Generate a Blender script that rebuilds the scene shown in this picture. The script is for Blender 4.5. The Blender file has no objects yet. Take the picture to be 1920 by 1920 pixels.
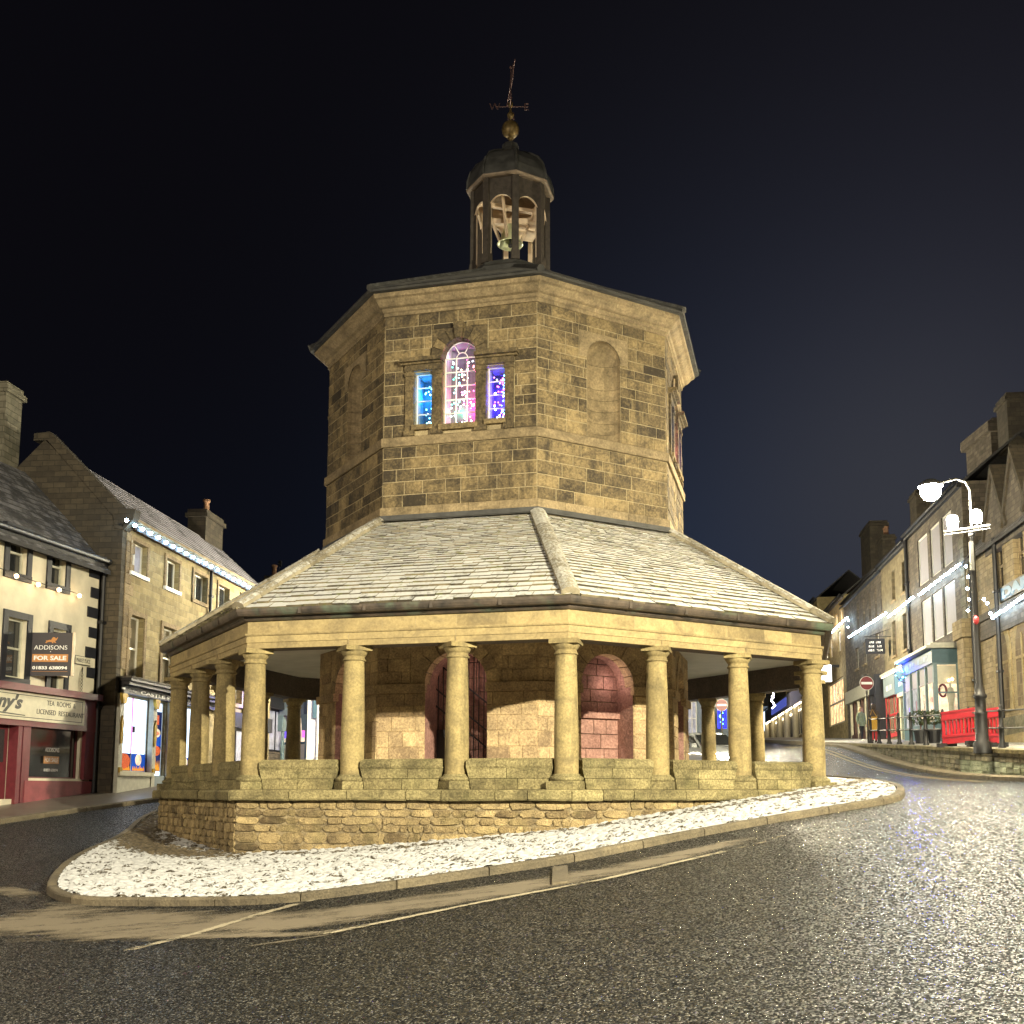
import bpy, bmesh, math, random
import numpy as np
from mathutils import Vector, Matrix
random.seed(7)
R = random.random
def U(a, b): return a + (b - a) * random.random()
PI = math.pi
scene = bpy.context.scene
COL = scene.collection

# ------------------------------------------------------------------ camera
FPX, CX, CY, PITCH, CAMZ = 2022.97, 1009.0, 1233.9, 0.1228, -0.034
CP, SP = math.cos(PITCH), math.sin(PITCH)
cam = bpy.data.cameras.new("camera")
cam.sensor_width = 36; cam.lens = FPX / 1920 * 36
cam.shift_x = (960 - CX) / 1920; cam.shift_y = (CY - 960) / 1920
cam.clip_start = 0.1; cam.clip_end = 3000
camo = bpy.data.objects.new("camera", cam); COL.objects.link(camo)
camo.location = (0, 0, CAMZ); camo.rotation_euler = (PI / 2 + PITCH, 0, 0)
scene.camera = camo

def ray(x, y):
    u = (x - CX) / FPX; w = (CY - y) / FPX
    return Vector((u, CP - SP * w, SP + CP * w))
def at(x, y, Y):                       # survey point: photo pixel seen at distance Y
    d = ray(x, y); k = Y / d.y
    return Vector((d.x * k, Y, CAMZ + d.z * k))

# ------------------------------------------------------------------ ground heights (thin plate spline through surveyed points)
def plane0(x, y): return -2.06 + .1006 * x + .065 * y
GP = [(x, y, plane0(x, y)) for x, y in [(-8, 9), (-4, 7), (0, 7.3), (3, 6.3), (6, 10), (-5, 14.2), (.4, 15.3), (3, 17), (6.3, 18.8), (9, 13)]]
GP += [(-6, 20.9, -1.33), (.5, 19.3, -.80), (6.2, 22.8, -.02), (-9.3, 26.5, -1.02), (-8, 17.5, -1.5), (-13.15, 26.4, -.84), (-11.1, 32.2, -.31),
       (-12.2, 29, -.6), (-13.8, 33, -.36), (-12.8, 37, .05), (-11.9, 46, .75), (-10, 60, 1.8), (-16, 24, -1.1), (-14, 10, -2.2),
       (12, 26.6, .22), (12.35, 31, .37), (13, 38.2, .92), (13.66, 45.6, 1.72), (13.9, 48, 1.95), (6.3, 37, .5), (0, 38, .3), (-5, 36, -.05),
       (9, 31, .35), (8, 50, 1.5), (9, 60, 2.1), (22, 98, 4.5), (28, 150, 6.9), (0, 110, 5), (-30, 60, 2), (-40, 20, -1.3), (45, 60, 4), (40, 15, 0.2), (20, 14, -.2), (16, 22, .1),
       (0, -8, -2.2), (-16, -8, -2.5), (16, -8, -1.2), (-60, 120, 5), (70, 130, 8), (0, 200, 9), (60, -20, -1), (-60, -20, -3)]
GP = np.array(GP)
def _phi(r2): return np.where(r2 > 1e-9, .5 * r2 * np.log(np.maximum(r2, 1e-9)), 0)
_n = len(GP)
_d2 = ((GP[:, None, :2] - GP[None, :, :2]) ** 2).sum(-1)
_A = np.zeros((_n + 3, _n + 3)); _A[:_n, :_n] = _phi(_d2) + np.eye(_n) * 1.5
_A[:_n, _n] = 1; _A[:_n, _n + 1:] = GP[:, :2]; _A[_n:, :_n] = _A[:_n, _n:].T
_w = np.linalg.solve(_A, np.concatenate([GP[:, 2], np.zeros(3)]))
def gz_arr(X, Y):
    out = np.full(X.shape, _w[_n]) + _w[_n + 1] * X + _w[_n + 2] * Y
    for (a, b, _), w in zip(GP, _w[:_n]): out = out + w * _phi((X - a) ** 2 + (Y - b) ** 2)
    return out
def gz(x, y): return float(gz_arr(np.array([x]), np.array([y]))[0])
def on_ground(x, y, dz=0.0):           # where the sight line of a photo pixel meets the ground
    d = ray(x, y); lo, hi = 3.0, 160.0
    k = 3.0
    while k < 160:
        p = d * (k / d.y)
        if CAMZ + p.z <= gz(p.x, p.y) + dz: break
        k += .25
    lo, hi = k - .25, k
    for _ in range(20):
        m = (lo + hi) / 2; p = d * (m / d.y)
        if CAMZ + p.z <= gz(p.x, p.y) + dz: hi = m
        else: lo = m
    p = d * (hi / d.y)
    return Vector((p.x, p.y, gz(p.x, p.y)))
def wallX(Y): return 9.6 + .089 * Y    # outer edge of the raised pavement
def pav_z(x, y): return .97 + (y - 26.6) * .0515 + .028 * max(0, x - wallX(y))

# ------------------------------------------------------------------ mesh builder
class MB:
    def __init__(s, T=None): s.v = []; s.f = []; s.mi = []; s.tn = []; s.sm = []; s.m = 0; s.t = .5; s.T = T; s.smooth = False
    def add(s, p):
        p = s.T(*p) if s.T else Vector(p); s.v.append(p); return len(s.v) - 1
    def face(s, idx, sm=None):
        s.f.append(tuple(idx)); s.mi.append(s.m); s.tn.append(s.t); s.sm.append(s.smooth if sm is None else sm)
    def poly(s, pts): s.face([s.add(p) for p in pts])
    def box(s, a0, a1, b0, b1, c0, c1):
        i = [s.add((a, b, c)) for a in (a0, a1) for b in (b0, b1) for c in (c0, c1)]
        for q in ((0, 1, 3, 2), (4, 6, 7, 5), (0, 4, 5, 1), (2, 3, 7, 6), (0, 2, 6, 4), (1, 5, 7, 3)): s.face([i[k] for k in q])
    def cbox(s, c, sz, rz=0.0, tilt=None):
        M = Matrix.Rotation(rz, 3, 'Z')
        if tilt is not None: M = M @ tilt
        i = []
        for a in (-.5, .5):
            for b in (-.5, .5):
                for e in (-.5, .5): i.append(s.add(Vector(c) + M @ Vector((a * sz[0], b * sz[1], e * sz[2]))))
        for q in ((0, 1, 3, 2), (4, 6, 7, 5), (0, 4, 5, 1), (2, 3, 7, 6), (0, 2, 6, 4), (1, 5, 7, 3)): s.face([i[k] for k in q])
    def block(s, a0, a1, c0, c1, b, d=.012, bev=.012, jit=0.0, gap=0.0):     # a dressed stone face on plane b (outwards = +b)
        a0 += gap; a1 -= gap; c0 += gap; c1 -= gap
        o = [(a0, c0), (a1, c0), (a1, c1), (a0, c1)]
        n = [(a0 + bev, c0 + bev), (a1 - bev, c0 + bev), (a1 - bev, c1 - bev), (a0 + bev, c1 - bev)]
        I = [s.add((x, b, z)) for x, z in o]
        J = [s.add((x + U(-jit, jit), b + d + U(-jit, jit) * .5, z + U(-jit, jit))) for x, z in n]
        for k in range(4): s.face([I[k], I[(k + 1) % 4], J[(k + 1) % 4], J[k]])
        s.face(J)
    def loft(s, rings, close=True, cap=(False, False)):
        I = [[s.add(p) for p in r] for r in rings]
        n = len(I[0])
        for a, b in zip(I, I[1:]):
            for k in range(n if close else n - 1): s.face([a[k], a[(k + 1) % n], b[(k + 1) % n], b[k]])
        if cap[0]: s.face(I[0][::-1], False)
        if cap[1]: s.face(I[-1], False)
    def lathe(s, prof, c=(0, 0), seg=20, ph=0.0, cap=(False, False)):
        s.loft([[(c[0] + r * math.cos(ph + 2 * PI * k / seg), c[1] + r * math.sin(ph + 2 * PI * k / seg), z) for k in range(seg)] for r, z in prof], True, cap)
    def tube(s, pts, r, seg=6, r2=None):
        pts = [s.T(*p) if s.T else Vector(p) for p in pts]; T, s.T = s.T, None
        rings = []
        for k, p in enumerate(pts):
            d = (pts[min(k + 1, len(pts) - 1)] - pts[max(k - 1, 0)]).normalized()
            a = d.cross(Vector((0, 0, 1)) if abs(d.z) < .9 else Vector((1, 0, 0))).normalized(); b = d.cross(a)
            rr = r if r2 is None else r + (r2 - r) * k / (len(pts) - 1)
            rings.append([p + a * (rr * math.cos(2 * PI * j / seg)) + b * (rr * math.sin(2 * PI * j / seg)) for j in range(seg)])
        s.loft(rings, True, (True, True)); s.T = T
    def ball(s, c, r, seg=12, rings=8, sz=1.0):
        s.lathe([(max(1e-4, r * math.sin(PI * k / rings)), c[2] - r * sz * math.cos(PI * k / rings)) for k in range(rings + 1)], c, seg)
    def ext(s, poly, b0, b1):          # polygon in (a, c) extruded along b
        n = len(poly); I = [s.add((a, b0, c)) for a, c in poly]; J = [s.add((a, b1, c)) for a, c in poly]
        s.face(I); s.face(J[::-1])
        for k in range(n): s.face([I[k], J[k], J[(k + 1) % n], I[(k + 1) % n]])

ORG = {}
def finish(o, label=None, cat=None, group=None, kind=None):
    if label: o['label'] = label
    if cat: o['category'] = cat
    if group: o['group'] = group
    if kind: o['kind'] = kind
    return o
def thing(name, label, cat, loc=(0, 0, 0), group=None):
    o = bpy.data.objects.new(name, None); COL.objects.link(o); o.empty_display_size = .2
    o.location = loc; ORG[o.name] = Vector(loc)
    return finish(o, label, cat, group)
def part(name, mb, mats, parent=None, label=None, origin=None):
    if not isinstance(mats, (list, tuple)): mats = [mats]
    base = ORG[parent.name] if parent else Vector(origin or (0, 0, 0))
    me = bpy.data.meshes.new(name)
    me.from_pydata([tuple(Vector(p) - base) for p in mb.v], [], mb.f)
    for m in mats: me.materials.append(m)
    me.polygons.foreach_set('material_index', mb.mi)
    me.polygons.foreach_set('use_smooth', mb.sm)
    at_ = me.attributes.new('tone', 'FLOAT', 'FACE'); at_.data.foreach_set('value', mb.tn)
    uv = me.uv_layers.new(name='UVMap')
    W = [Vector(p) for p in mb.v]; k = 0
    for f in mb.f:
        p0 = W[f[0]]; n = Vector((0, 0, 0))
        for a, b in zip(f, f[1:] + f[:1]):
            A, B = W[a] - p0, W[b] - p0; n += A.cross(B)
        n = n.normalized() if n.length > 1e-12 else Vector((0, 0, 1))
        h = Vector((0, 0, 1)).cross(n)
        if h.length < .05: h = Vector((1, 0, 0)); v = Vector((0, 1, 0))
        else: h.normalize(); v = n.cross(h)
        for a in f: uv.data[k].uv = (W[a].dot(h), W[a].dot(v)); k += 1
    me.update()
    o = bpy.data.objects.new(name, me); COL.objects.link(o)
    if parent: o.parent = parent; ORG[o.name] = base
    else: o.location = base; ORG[o.name] = base
    if label: o['label'] = label
    return o
def struct(name, mb, mats, kind='structure'):
    o = part(name, mb, mats); o['kind'] = kind; return o
def dup(o, loc=None, rz=None, parent=None):
    c = o.copy(); COL.objects.link(c)
    if loc is not None: c.location = loc
    if rz is not None: c.rotation_euler = (0, 0, rz)
    if parent: c.parent = parent
    for ch in list(o.children):
        dup(ch, parent=c)
    return c

# ------------------------------------------------------------------ facade frames
class F:
    def __init__(s, o, d, side):       # side=+1: street lies to the right of d (left-hand houses); -1: to the left
        s.o = Vector((o[0], o[1])); s.d = Vector(d).normalized()
        s.n = Vector((s.d.y, -s.d.x)) * side; s.side = side
    def pt(s, a, b, c):
        p = s.o + s.d * a + s.n * b; return Vector((p.x, p.y, c))
    def px(s, x, y, off=0.0):          # surveyed (along, height) of a photo pixel on the facade plane
        r = ray(x, y); o = s.o + s.n * off
        k = o.dot(s.n) / (r.x * s.n.x + r.y * s.n.y)
        p = Vector((r.x * k, r.y * k)) - o
        return p.dot(s.d), CAMZ + r.z * k
    def rect(s, x0, x1, yt, yb, off=0.0):
        a0 = s.px(x0, yt, off)[0]; a1 = s.px(x1, yt, off)[0]; xm = (x0 + x1) / 2
        return min(a0, a1), max(a0, a1), s.px(xm, yb, off)[1], s.px(xm, yt, off)[1]
    def off(s, b): return F(s.o + s.n * b, s.d, s.side)

# ------------------------------------------------------------------ materials
def mat(name):
    m = bpy.data.materials.new(name); m.use_nodes = True
    nt = m.node_tree; return m, nt, nt.nodes['Principled BSDF']
class N:
    def __init__(s, nt): s.nt = nt
    def n(s, t, **k):
        x = s.nt.nodes.new(t)
        for a, b in k.items(): setattr(x, a, b)
        return x
    def l(s, a, b): s.nt.links.new(a, b)
    def val(s, sock, v):
        if isinstance(v, (int, float)): sock.default_value = v
        elif isinstance(v, tuple): sock.default_value = v if len(v) == 4 or sock.type == 'VECTOR' else (*v, 1)
        else: s.l(v, sock)
    def math(s, op, a, b=0.0, clamp=False):
        x = s.n('ShaderNodeMath', operation=op, use_clamp=clamp); s.val(x.inputs[0], a); s.val(x.inputs[1], b); return x.outputs[0]
    def mix(s, f, a, b, mode='MIX'):
        x = s.n('ShaderNodeMix', data_type='RGBA', blend_type=mode); s.val(x.inputs[0], f); s.val(x.inputs[6], a); s.val(x.inputs[7], b); return x.outputs[2]
    def noise(s, scale, det=4, vec=None, rough=.6, dist=0.0):
        x = s.n('ShaderNodeTexNoise'); x.inputs['Scale'].default_value = scale; x.inputs['Detail'].default_value = det; x.inputs['Roughness'].default_value = rough; x.inputs['Distortion'].default_value = dist
        s.l(vec if vec is not None else s.obj(), x.inputs['Vector']); return x.outputs['Fac']
    def obj(s):
        if not hasattr(s, '_o'): s._o = s.n('ShaderNodeNewGeometry').outputs['Position']
        return s._o
    def uv(s): return s.n('ShaderNodeUVMap', uv_map='UVMap').outputs[0]
    def ramp(s, f, a, b): 
        x = s.n('ShaderNodeMapRange'); x.inputs[1].default_value = a; x.inputs[2].default_value = b; s.val(x.inputs[0], f); return x.outputs[0]
    def tone(s): return s.n('ShaderNodeAttribute', attribute_name='tone').outputs['Fac']
    def scale(s, v, k):
        x = s.n('ShaderNodeVectorMath', operation='MULTIPLY'); s.l(v, x.inputs[0]); x.inputs[1].default_value = k; return x.outputs[0]
    def bump(s, bsdf, h, dist, strength=1.0, prev=None):
        x = s.n('ShaderNodeBump'); x.inputs['Distance'].default_value = dist; x.inputs['Strength'].default_value = strength; s.l(h, x.inputs['Height'])
        if prev is not None: s.l(prev, x.inputs['Normal'])
        if bsdf is not None: s.l(x.outputs[0], bsdf.inputs['Normal'])
        return x.outputs[0]

def stone(name, dark, light, stain=(.05, .04, .03), st=.5, tone=1.0, scale=3.0, bump=.008, green=0.0, rough=.9, streak=False, grain=.6, orand=0.0):
    m, nt, b = mat(name); g = N(nt)
    n1 = g.noise(scale, 6); n2 = g.noise(scale * 9, 5); n3 = g.noise(.9, 5, dist=.6)
    f = g.math('ADD', g.math('MULTIPLY', g.math('SUBTRACT', g.tone(), .5), tone), g.math('ADD', g.math('MULTIPLY', g.math('SUBTRACT', n1, .5), 1.3), g.math('ADD', .5, g.math('MULTIPLY', g.math('SUBTRACT', n2, .5), 1.1))), True)
    if orand: f = g.math('ADD', f, g.math('MULTIPLY', g.math('SUBTRACT', g.n('ShaderNodeObjectInfo').outputs['Random'], .5), orand), True)
    c = g.mix(f, dark, light)
    n4 = g.noise(1.0, 6, vec=g.scale(g.obj(), (1.9, 1.9, 3.4)), rough=.7, dist=.8); c = g.mix(g.math('MULTIPLY', g.ramp(n4, .47, .66), st * .8), c, tuple(x * 1.5 for x in stain))
    if streak: n3 = g.noise(1.0, 5, vec=g.scale(g.obj(), (3.5, 3.5, .8)), dist=.3)
    c = g.mix(g.math('MULTIPLY', g.ramp(n3, .5, .72), st), c, stain)
    n5 = g.noise(scale * 9, 5, rough=.75, dist=.4); c = g.mix(grain, c, g.mix(1, c, g.mix(g.ramp(n5, .34, .62), (.45, .43, .40), (1.15, 1.15, 1.15)), 'MULTIPLY'))
    if green: c = g.mix(g.math('MULTIPLY', g.ramp(g.noise(2.3, 6), .5, .7), green), c, (.07, .085, .02))
    g.l(c, b.inputs['Base Color']); b.inputs['Roughness'].default_value = rough
    nb = g.bump(None, n2, bump * 1.6, 1.0); g.bump(b, n1, bump * 3.5, .9, nb)
    return m
def plain(name, col, rough=.6, metal=0.0, var=.15, scale=6.0, bump=0.0, coat=0.0, spec=None):
    m, nt, b = mat(name); g = N(nt)
    n = g.noise(scale, 5)
    c = g.mix(g.ramp(n, .3, .7), tuple(x * (1 - var) for x in col), tuple(min(1, x * (1 + var)) for x in col))
    g.l(c, b.inputs['Base Color']); b.inputs['Roughness'].default_value = rough; b.inputs['Metallic'].default_value = metal
    g.l(g.ramp(n, -.6, 1.4) if rough > .99 else g.math('ADD', rough - .06, g.math('MULTIPLY', n, .12)), b.inputs['Roughness'])
    if coat: b.inputs['Coat Weight'].default_value = coat
    if spec is not None: b.inputs['Specular IOR Level'].default_value = spec
    if bump: g.bump(b, g.noise(scale * 6, 4), bump)
    return m
def glow(name, col, s, var=0.0, scale=3.0, gloss=True):
    m, nt, b = mat(name); g = N(nt)
    b.inputs['Base Color'].default_value = (*[x * .3 for x in col], 1); b.inputs['Roughness'].default_value = .15 if gloss else .6
    c = (*col, 1)
    if var:
        c = g.mix(g.ramp(g.noise(scale, 3), .35, .65), tuple(x * (1 - var) for x in col), col)
        g.l(c, b.inputs['Emission Color'])
    else: b.inputs['Emission Color'].default_value = c
    b.inputs['Emission Strength'].default_value = s
    return m
def bricks(name, c1, c2, mortar, bw=.45, bh=.22, stain=.5, bump=.01, ms=.012, scl=1.0):
    m, nt, b = mat(name); g = N(nt)
    wob = g.n('ShaderNodeVectorMath', operation='ADD'); uv = g.uv(); g.l(uv, wob.inputs[0])
    nc = g.n('ShaderNodeTexNoise'); nc.inputs['Scale'].default_value = 2.5; g.l(uv, nc.inputs['Vector'])
    sc = g.scale(nc.outputs['Color'], (.06, .05, 0)); g.l(sc, wob.inputs[1])
    t = g.n('ShaderNodeTexBrick'); g.l(wob.outputs[0], t.inputs['Vector'])
    for k, v in (('Color1', (*c1, 1)), ('Color2', (*c2, 1)), ('Mortar', (*mortar, 1)), ('Scale', scl), ('Mortar Size', ms), ('Brick Width', bw), ('Row Height', bh), ('Mortar Smooth', .3), ('Bias', 0.0)): t.inputs[k].default_value = v
    n = g.noise(4, 6); n3 = g.noise(.5, 5, dist=.5)
    c = g.mix(g.ramp(n, .25, .75), t.outputs['Color'], g.mix(1, t.outputs['Color'], (.55, .55, .55), 'MULTIPLY'))
    c = g.mix(g.math('MULTIPLY', g.ramp(n3, .5, .75), stain), c, (.035, .032, .028))
    g.l(c, b.inputs['Base Color']); b.inputs['Roughness'].default_value = .9
    nb = g.bump(None, g.noise(18, 4), .006); g.bump(b, g.math('SUBTRACT', 1, t.outputs['Fac']), bump, 1, nb)
    return m
# ------------------------------------------------------------------ shared materials
M = {}
M['ashlar'] = stone('tower_ashlar', (.042, .031, .017), (.285, .213, .103), stain=(.018, .014, .010), st=.85, tone=1.15, scale=2.0, bump=.006, grain=.6, streak=True)
M['ashlar2'] = stone('dressed_stone', (.24, .185, .09), (.42, .33, .158), st=.45, tone=.8, scale=2.0, bump=.0012, grain=.2)
M['cornice'] = stone('cornice_stone', (.13, .10, .055), (.34, .26, .145), stain=(.045, .034, .02), st=.65, tone=.7, scale=2.2, bump=.002, grain=.4)
M['mortar'] = stone('lime_mortar', (.26, .205, .11), (.45, .37, .22), st=.5, tone=0, scale=6, bump=.004)
M['column'] = stone('column_stone', (.19, .15, .068), (.385, .305, .138), stain=(.10, .08, .042), st=.75, tone=.4, scale=2.6, bump=.0022, green=.04, grain=.4, streak=True, orand=.5)
M['drum'] = stone('arcade_stone', (.26, .185, .11), (.70, .53, .29), stain=(.05, .035, .025), st=.4, tone=.9, scale=2.6, bump=.006)
M['ledge'] = stone('mossy_ledge_stone', (.13, .108, .05), (.38, .325, .158), stain=(.05, .043, .02), st=.8, tone=.8, scale=3.2, bump=.009, green=.16, grain=.9)
M['rubble'] = stone('rubble_stone', (.13, .092, .046), (.56, .43, .215), stain=(.05, .04, .03), st=.5, tone=1.0, scale=5, bump=.018, green=.25)
M['rubble_mortar'] = stone('rubble_mortar', (.22, .17, .095), (.52, .42, .245), st=.6, tone=0, scale=7, bump=.02)
M['redpaint'] = stone('red_limewash', (.24, .12, .10), (.46, .27, .22), stain=(.06, .03, .03), st=.5, tone=.4, scale=2)
M['ceiling'] = plain('plaster_ceiling', (.55, .54, .48), .9, var=.12, scale=1.5)
M['lead'] = plain('lead_sheet', (.05, .05, .047), .55, var=.4, scale=4, bump=.004)
M['darkwood'] = plain('dark_timber', (.055, .045, .036), .6, var=.4, scale=9, bump=.002)
M['palewood'] = plain('painted_timber', (.72, .58, .42), .6, var=.15, scale=5)
M['soffit'] = plain('weathered_soffit', (.22, .17, .12), .7, var=.3)
M['whitepaint'] = plain('white_paint', (.78, .78, .74), .5, var=.06)
M['iron'] = plain('black_iron', (.010, .010, .012), .55, var=.3)
M['gold'] = plain('old_gilding', (.17, .12, .045), .45, .5, var=.5, scale=8)
M['rust'] = plain('dull_copper', (.13, .075, .07), .5, .4, var=.35, scale=12)
M['bronze'] = plain('bell_bronze', (.62, .66, .42), .35, .3, var=.2)
M['innerstone'] = stone('dark_inner_stone', (.05, .038, .03), (.15, .115, .085), st=.6, tone=.6, scale=2.5, grain=.6)  # darker stone for the inner face and soffit of the entablature
M['floor'] = plain('bounce_flagstones', (.80, .76, .68), .7, var=.2, scale=2)  # floor made paler to bounce lamplight up into the arcade
M['reveal'] = plain('window_reveal_paint', (.26, .26, .26), .6)
M['roomback'] = plain('dim_room_wall', (.13, .13, .13), .8)
M['glassdark'] = plain('dark_glass', (.012, .014, .016), .06, var=.2, spec=.8)
def gutter_mat():
    m, nt, b = mat('weathered_gutter'); g = N(nt)
    c = g.mix(g.ramp(g.noise(3, 6), .35, .65), (.03, .026, .022), (.10, .075, .055))
    c = g.mix(g.ramp(g.noise(1.3, 5), .55, .7), c, (.085, .115, .08)); g.l(c, b.inputs['Base Color']); b.inputs['Roughness'].default_value = .6
    g.bump(b, g.noise(14, 5), .01); return m
M['gutter'] = gutter_mat()
def snowy(name, base1, base2, amt, snowc=(.76, .76, .73), lo=.42, hi=.56, moss=.0, sc=6.0):
    m, nt, b = mat(name); g = N(nt)
    nrm = g.n('ShaderNodeSeparateXYZ'); g.l(g.n('ShaderNodeNewGeometry').outputs['Normal'], nrm.inputs[0])
    up = g.ramp(nrm.outputs[2], .30, .62)
    n = g.noise(sc, 6, rough=.7); nf = g.noise(55, 3); nl = g.noise(.55, 4)
    base = g.mix(g.ramp(g.math('ADD', g.noise(4, 5), g.math('MULTIPLY', g.math('SUBTRACT', g.tone(), .5), .6)), .3, .7), base1, base2)
    k = g.math('ADD', g.math('ADD', n, g.math('MULTIPLY', g.math('SUBTRACT', nf, .5), .6)), g.math('ADD', g.math('MULTIPLY', g.math('SUBTRACT', nl, .5), .35), g.math('MULTIPLY', g.math('SUBTRACT', g.tone(), .5), .22)))
    f = g.math('MULTIPLY', g.math('MULTIPLY', g.ramp(k, lo, hi), up), amt, True)
    if moss: base = g.mix(g.math('MULTIPLY', g.ramp(g.noise(7, 4), .55, .64), moss), base, (.13, .14, .035))
    c = g.mix(f, base, snowc)
    if moss: c = g.mix(g.math('MULTIPLY', g.math('MULTIPLY', g.ramp(g.noise(5.1, 4, rough=.5), .64, .70), up), moss), c, (.22, .21, .07))
    g.l(c, b.inputs['Base Color']); b.inputs['Roughness'].default_value = .85
    nb = g.bump(None, nf, .008); g.bump(b, g.math('ADD', n, g.math('MULTIPLY', f, .3)), .02, 1, nb); return m
M['slate'] = snowy('snowy_stone_slate', (.055, .045, .03), (.20, .165, .10), .98, lo=.17, hi=.38, moss=.8, snowc=(.60, .61, .60), sc=7)
M['hip'] = snowy('frosted_hip_stone', (.14, .12, .08), (.33, .29, .20), .75, lo=.44, hi=.6, sc=14, snowc=(.60, .60, .57))
M['towerroof'] = snowy('dark_roof_slate', (.018, .018, .018), (.05, .048, .042), .18, lo=.48, hi=.7)

# ------------------------------------------------------------------ the octagonal market house
C0 = Vector((-.764, 27.88)); TH = -.2363; C8 = math.cos(PI / 8)
PH = TH - PI / 2 - 1.5 * PI / 4
def oc(r, i): a = PH + i * PI / 4; return Vector((C0.x + r * math.cos(a), C0.y + r * math.sin(a)))
def OF(r, i): a, b = oc(r, i), oc(r, i + 1); return F(a, b - a, 1)
def side(r): return 2 * r * math.sin(PI / 8)
def o8(mb, prof, cap=(False, False)): mb.lathe(prof, (C0.x, C0.y), 8, PH, cap)
def caxis(y): return at(956, y, 27.88).z
RC, RT = 8.218, 4.75
mk = thing('market_house', 'octagonal golden stone market house with snowy arcade roof, tower and cupola on the cobbled island', 'market hall', (C0.x, C0.y, gz(C0.x, C0.y)))

def clip_rects(rects, hole):
    out = []; h0, h1, k0, k1 = hole
    for a0, a1, c0, c1 in rects:
        if a1 <= h0 or a0 >= h1 or c1 <= k0 or c0 >= k1: out.append((a0, a1, c0, c1)); continue
        if a0 < h0: out.append((a0, h0, c0, c1))
        if a1 > h1: out.append((h1, a1, c0, c1))
        m0, m1 = max(a0, h0), min(a1, h1)
        if c0 < k0: out.append((m0, m1, c0, k0))
        if c1 > k1: out.append((m0, m1, k1, c1))
    return out
def courses(mb, a0, a1, c0, c1, rh, bw, holes=(), b=0.0, d=.012, bev=.014, jit=.002, darker=0.0, gap=.006):
    z = c0
    nrow = max(1, round((c1 - c0) / rh)); hs = [U(.8, 1.2) for _ in range(nrow)]; k = (c1 - c0) / sum(hs)
    for h in hs:
        h *= k; x = a0; first = True
        while x < a1 - 1e-4:
            w = U(.55, 1.4) * bw * (U(.4, 1) if first else 1); first = False
            if a1 - x - w < bw * .4: w = a1 - x
            rs = [(x, x + w, z, z + h)]
            for q in holes: rs = clip_rects(rs, q)
            mb.t = min(1, max(0, random.gauss(.5 - darker, .23)))
            for r in rs:
                if r[1] - r[0] > .04 and r[3] - r[2] > .04: mb.block(*r, b, d + U(0, .008), bev, jit, gap)
                elif r[1] - r[0] > .002 and r[3] - r[2] > .002: mb.block(*r, b, d, .001, 0)
            x += w
        z += h
    mb.t = .5
def shell(mb, a0, a1, c0, c1, holes, b=0.0, depth=.25):        # a wall face with openings and their reveals
    A = sorted({a0, a1, *[q for h in holes for q in h[:2]]}); C = sorted({c0, c1, *[q for h in holes for q in h[2:4]]})
    A = [q for q in A if a0 <= q <= a1]; C = [q for q in C if c0 <= q <= c1]
    for x0, x1 in zip(A, A[1:]):
        for z0, z1 in zip(C, C[1:]):
            xm, zm = (x0 + x1) / 2, (z0 + z1) / 2
            if any(h[0] < xm < h[1] and h[2] < zm < h[3] for h in holes): continue
            mb.poly([(x0, b, z0), (x1, b, z0), (x1, b, z1), (x0, b, z1)])
    for h in holes:
        x0, x1, z0, z1 = h[:4]; e = b - depth
        for q in ([(x0, b, z0), (x0, e, z0), (x0, e, z1), (x0, b, z1)], [(x1, b, z0), (x1, b, z1), (x1, e, z1), (x1, e, z0)],
                  [(x0, b, z1), (x0, e, z1), (x1, e, z1), (x1, b, z1)], [(x0, b, z0), (x1, b, z0), (x1, e, z0), (x0, e, z0)]): mb.poly(q)
def arc(cx, cz, r, n=14, a0=0.0, a1=PI): return [(cx + r * math.cos(a0 + (a1 - a0) * k / n), cz + r * math.sin(a0 + (a1 - a0) * k / n)) for k in range(n + 1)]
def spandrel(mb, cx, cz, r, ztop, b, n=14, depth=0.0):
    P = arc(cx, cz, r, n)
    for (x0, z0), (x1, z1) in zip(P, P[1:]):
        mb.poly([(x0, b, z0), (x1, b, z1), (x1, b, ztop), (x0, b, ztop)])
        if depth: mb.smooth = True; mb.poly([(x0, b, z0), (x0, b - depth, z0), (x1, b - depth, z1), (x1, b, z1)]); mb.smooth = False
def voussoirs(mb, cx, cz, r0, r1, b0, b1, n):
    for k in range(n):
        a0, a1 = PI * k / n + .012, PI * (k + 1) / n - .012; mb.t = U(.2, .8)
        P = arc(cx, cz, r1, 3, a0, a1) + arc(cx, cz, r0, 3, a1, a0); mb.ext(P, b0, b1)
    mb.t = .5

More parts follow.
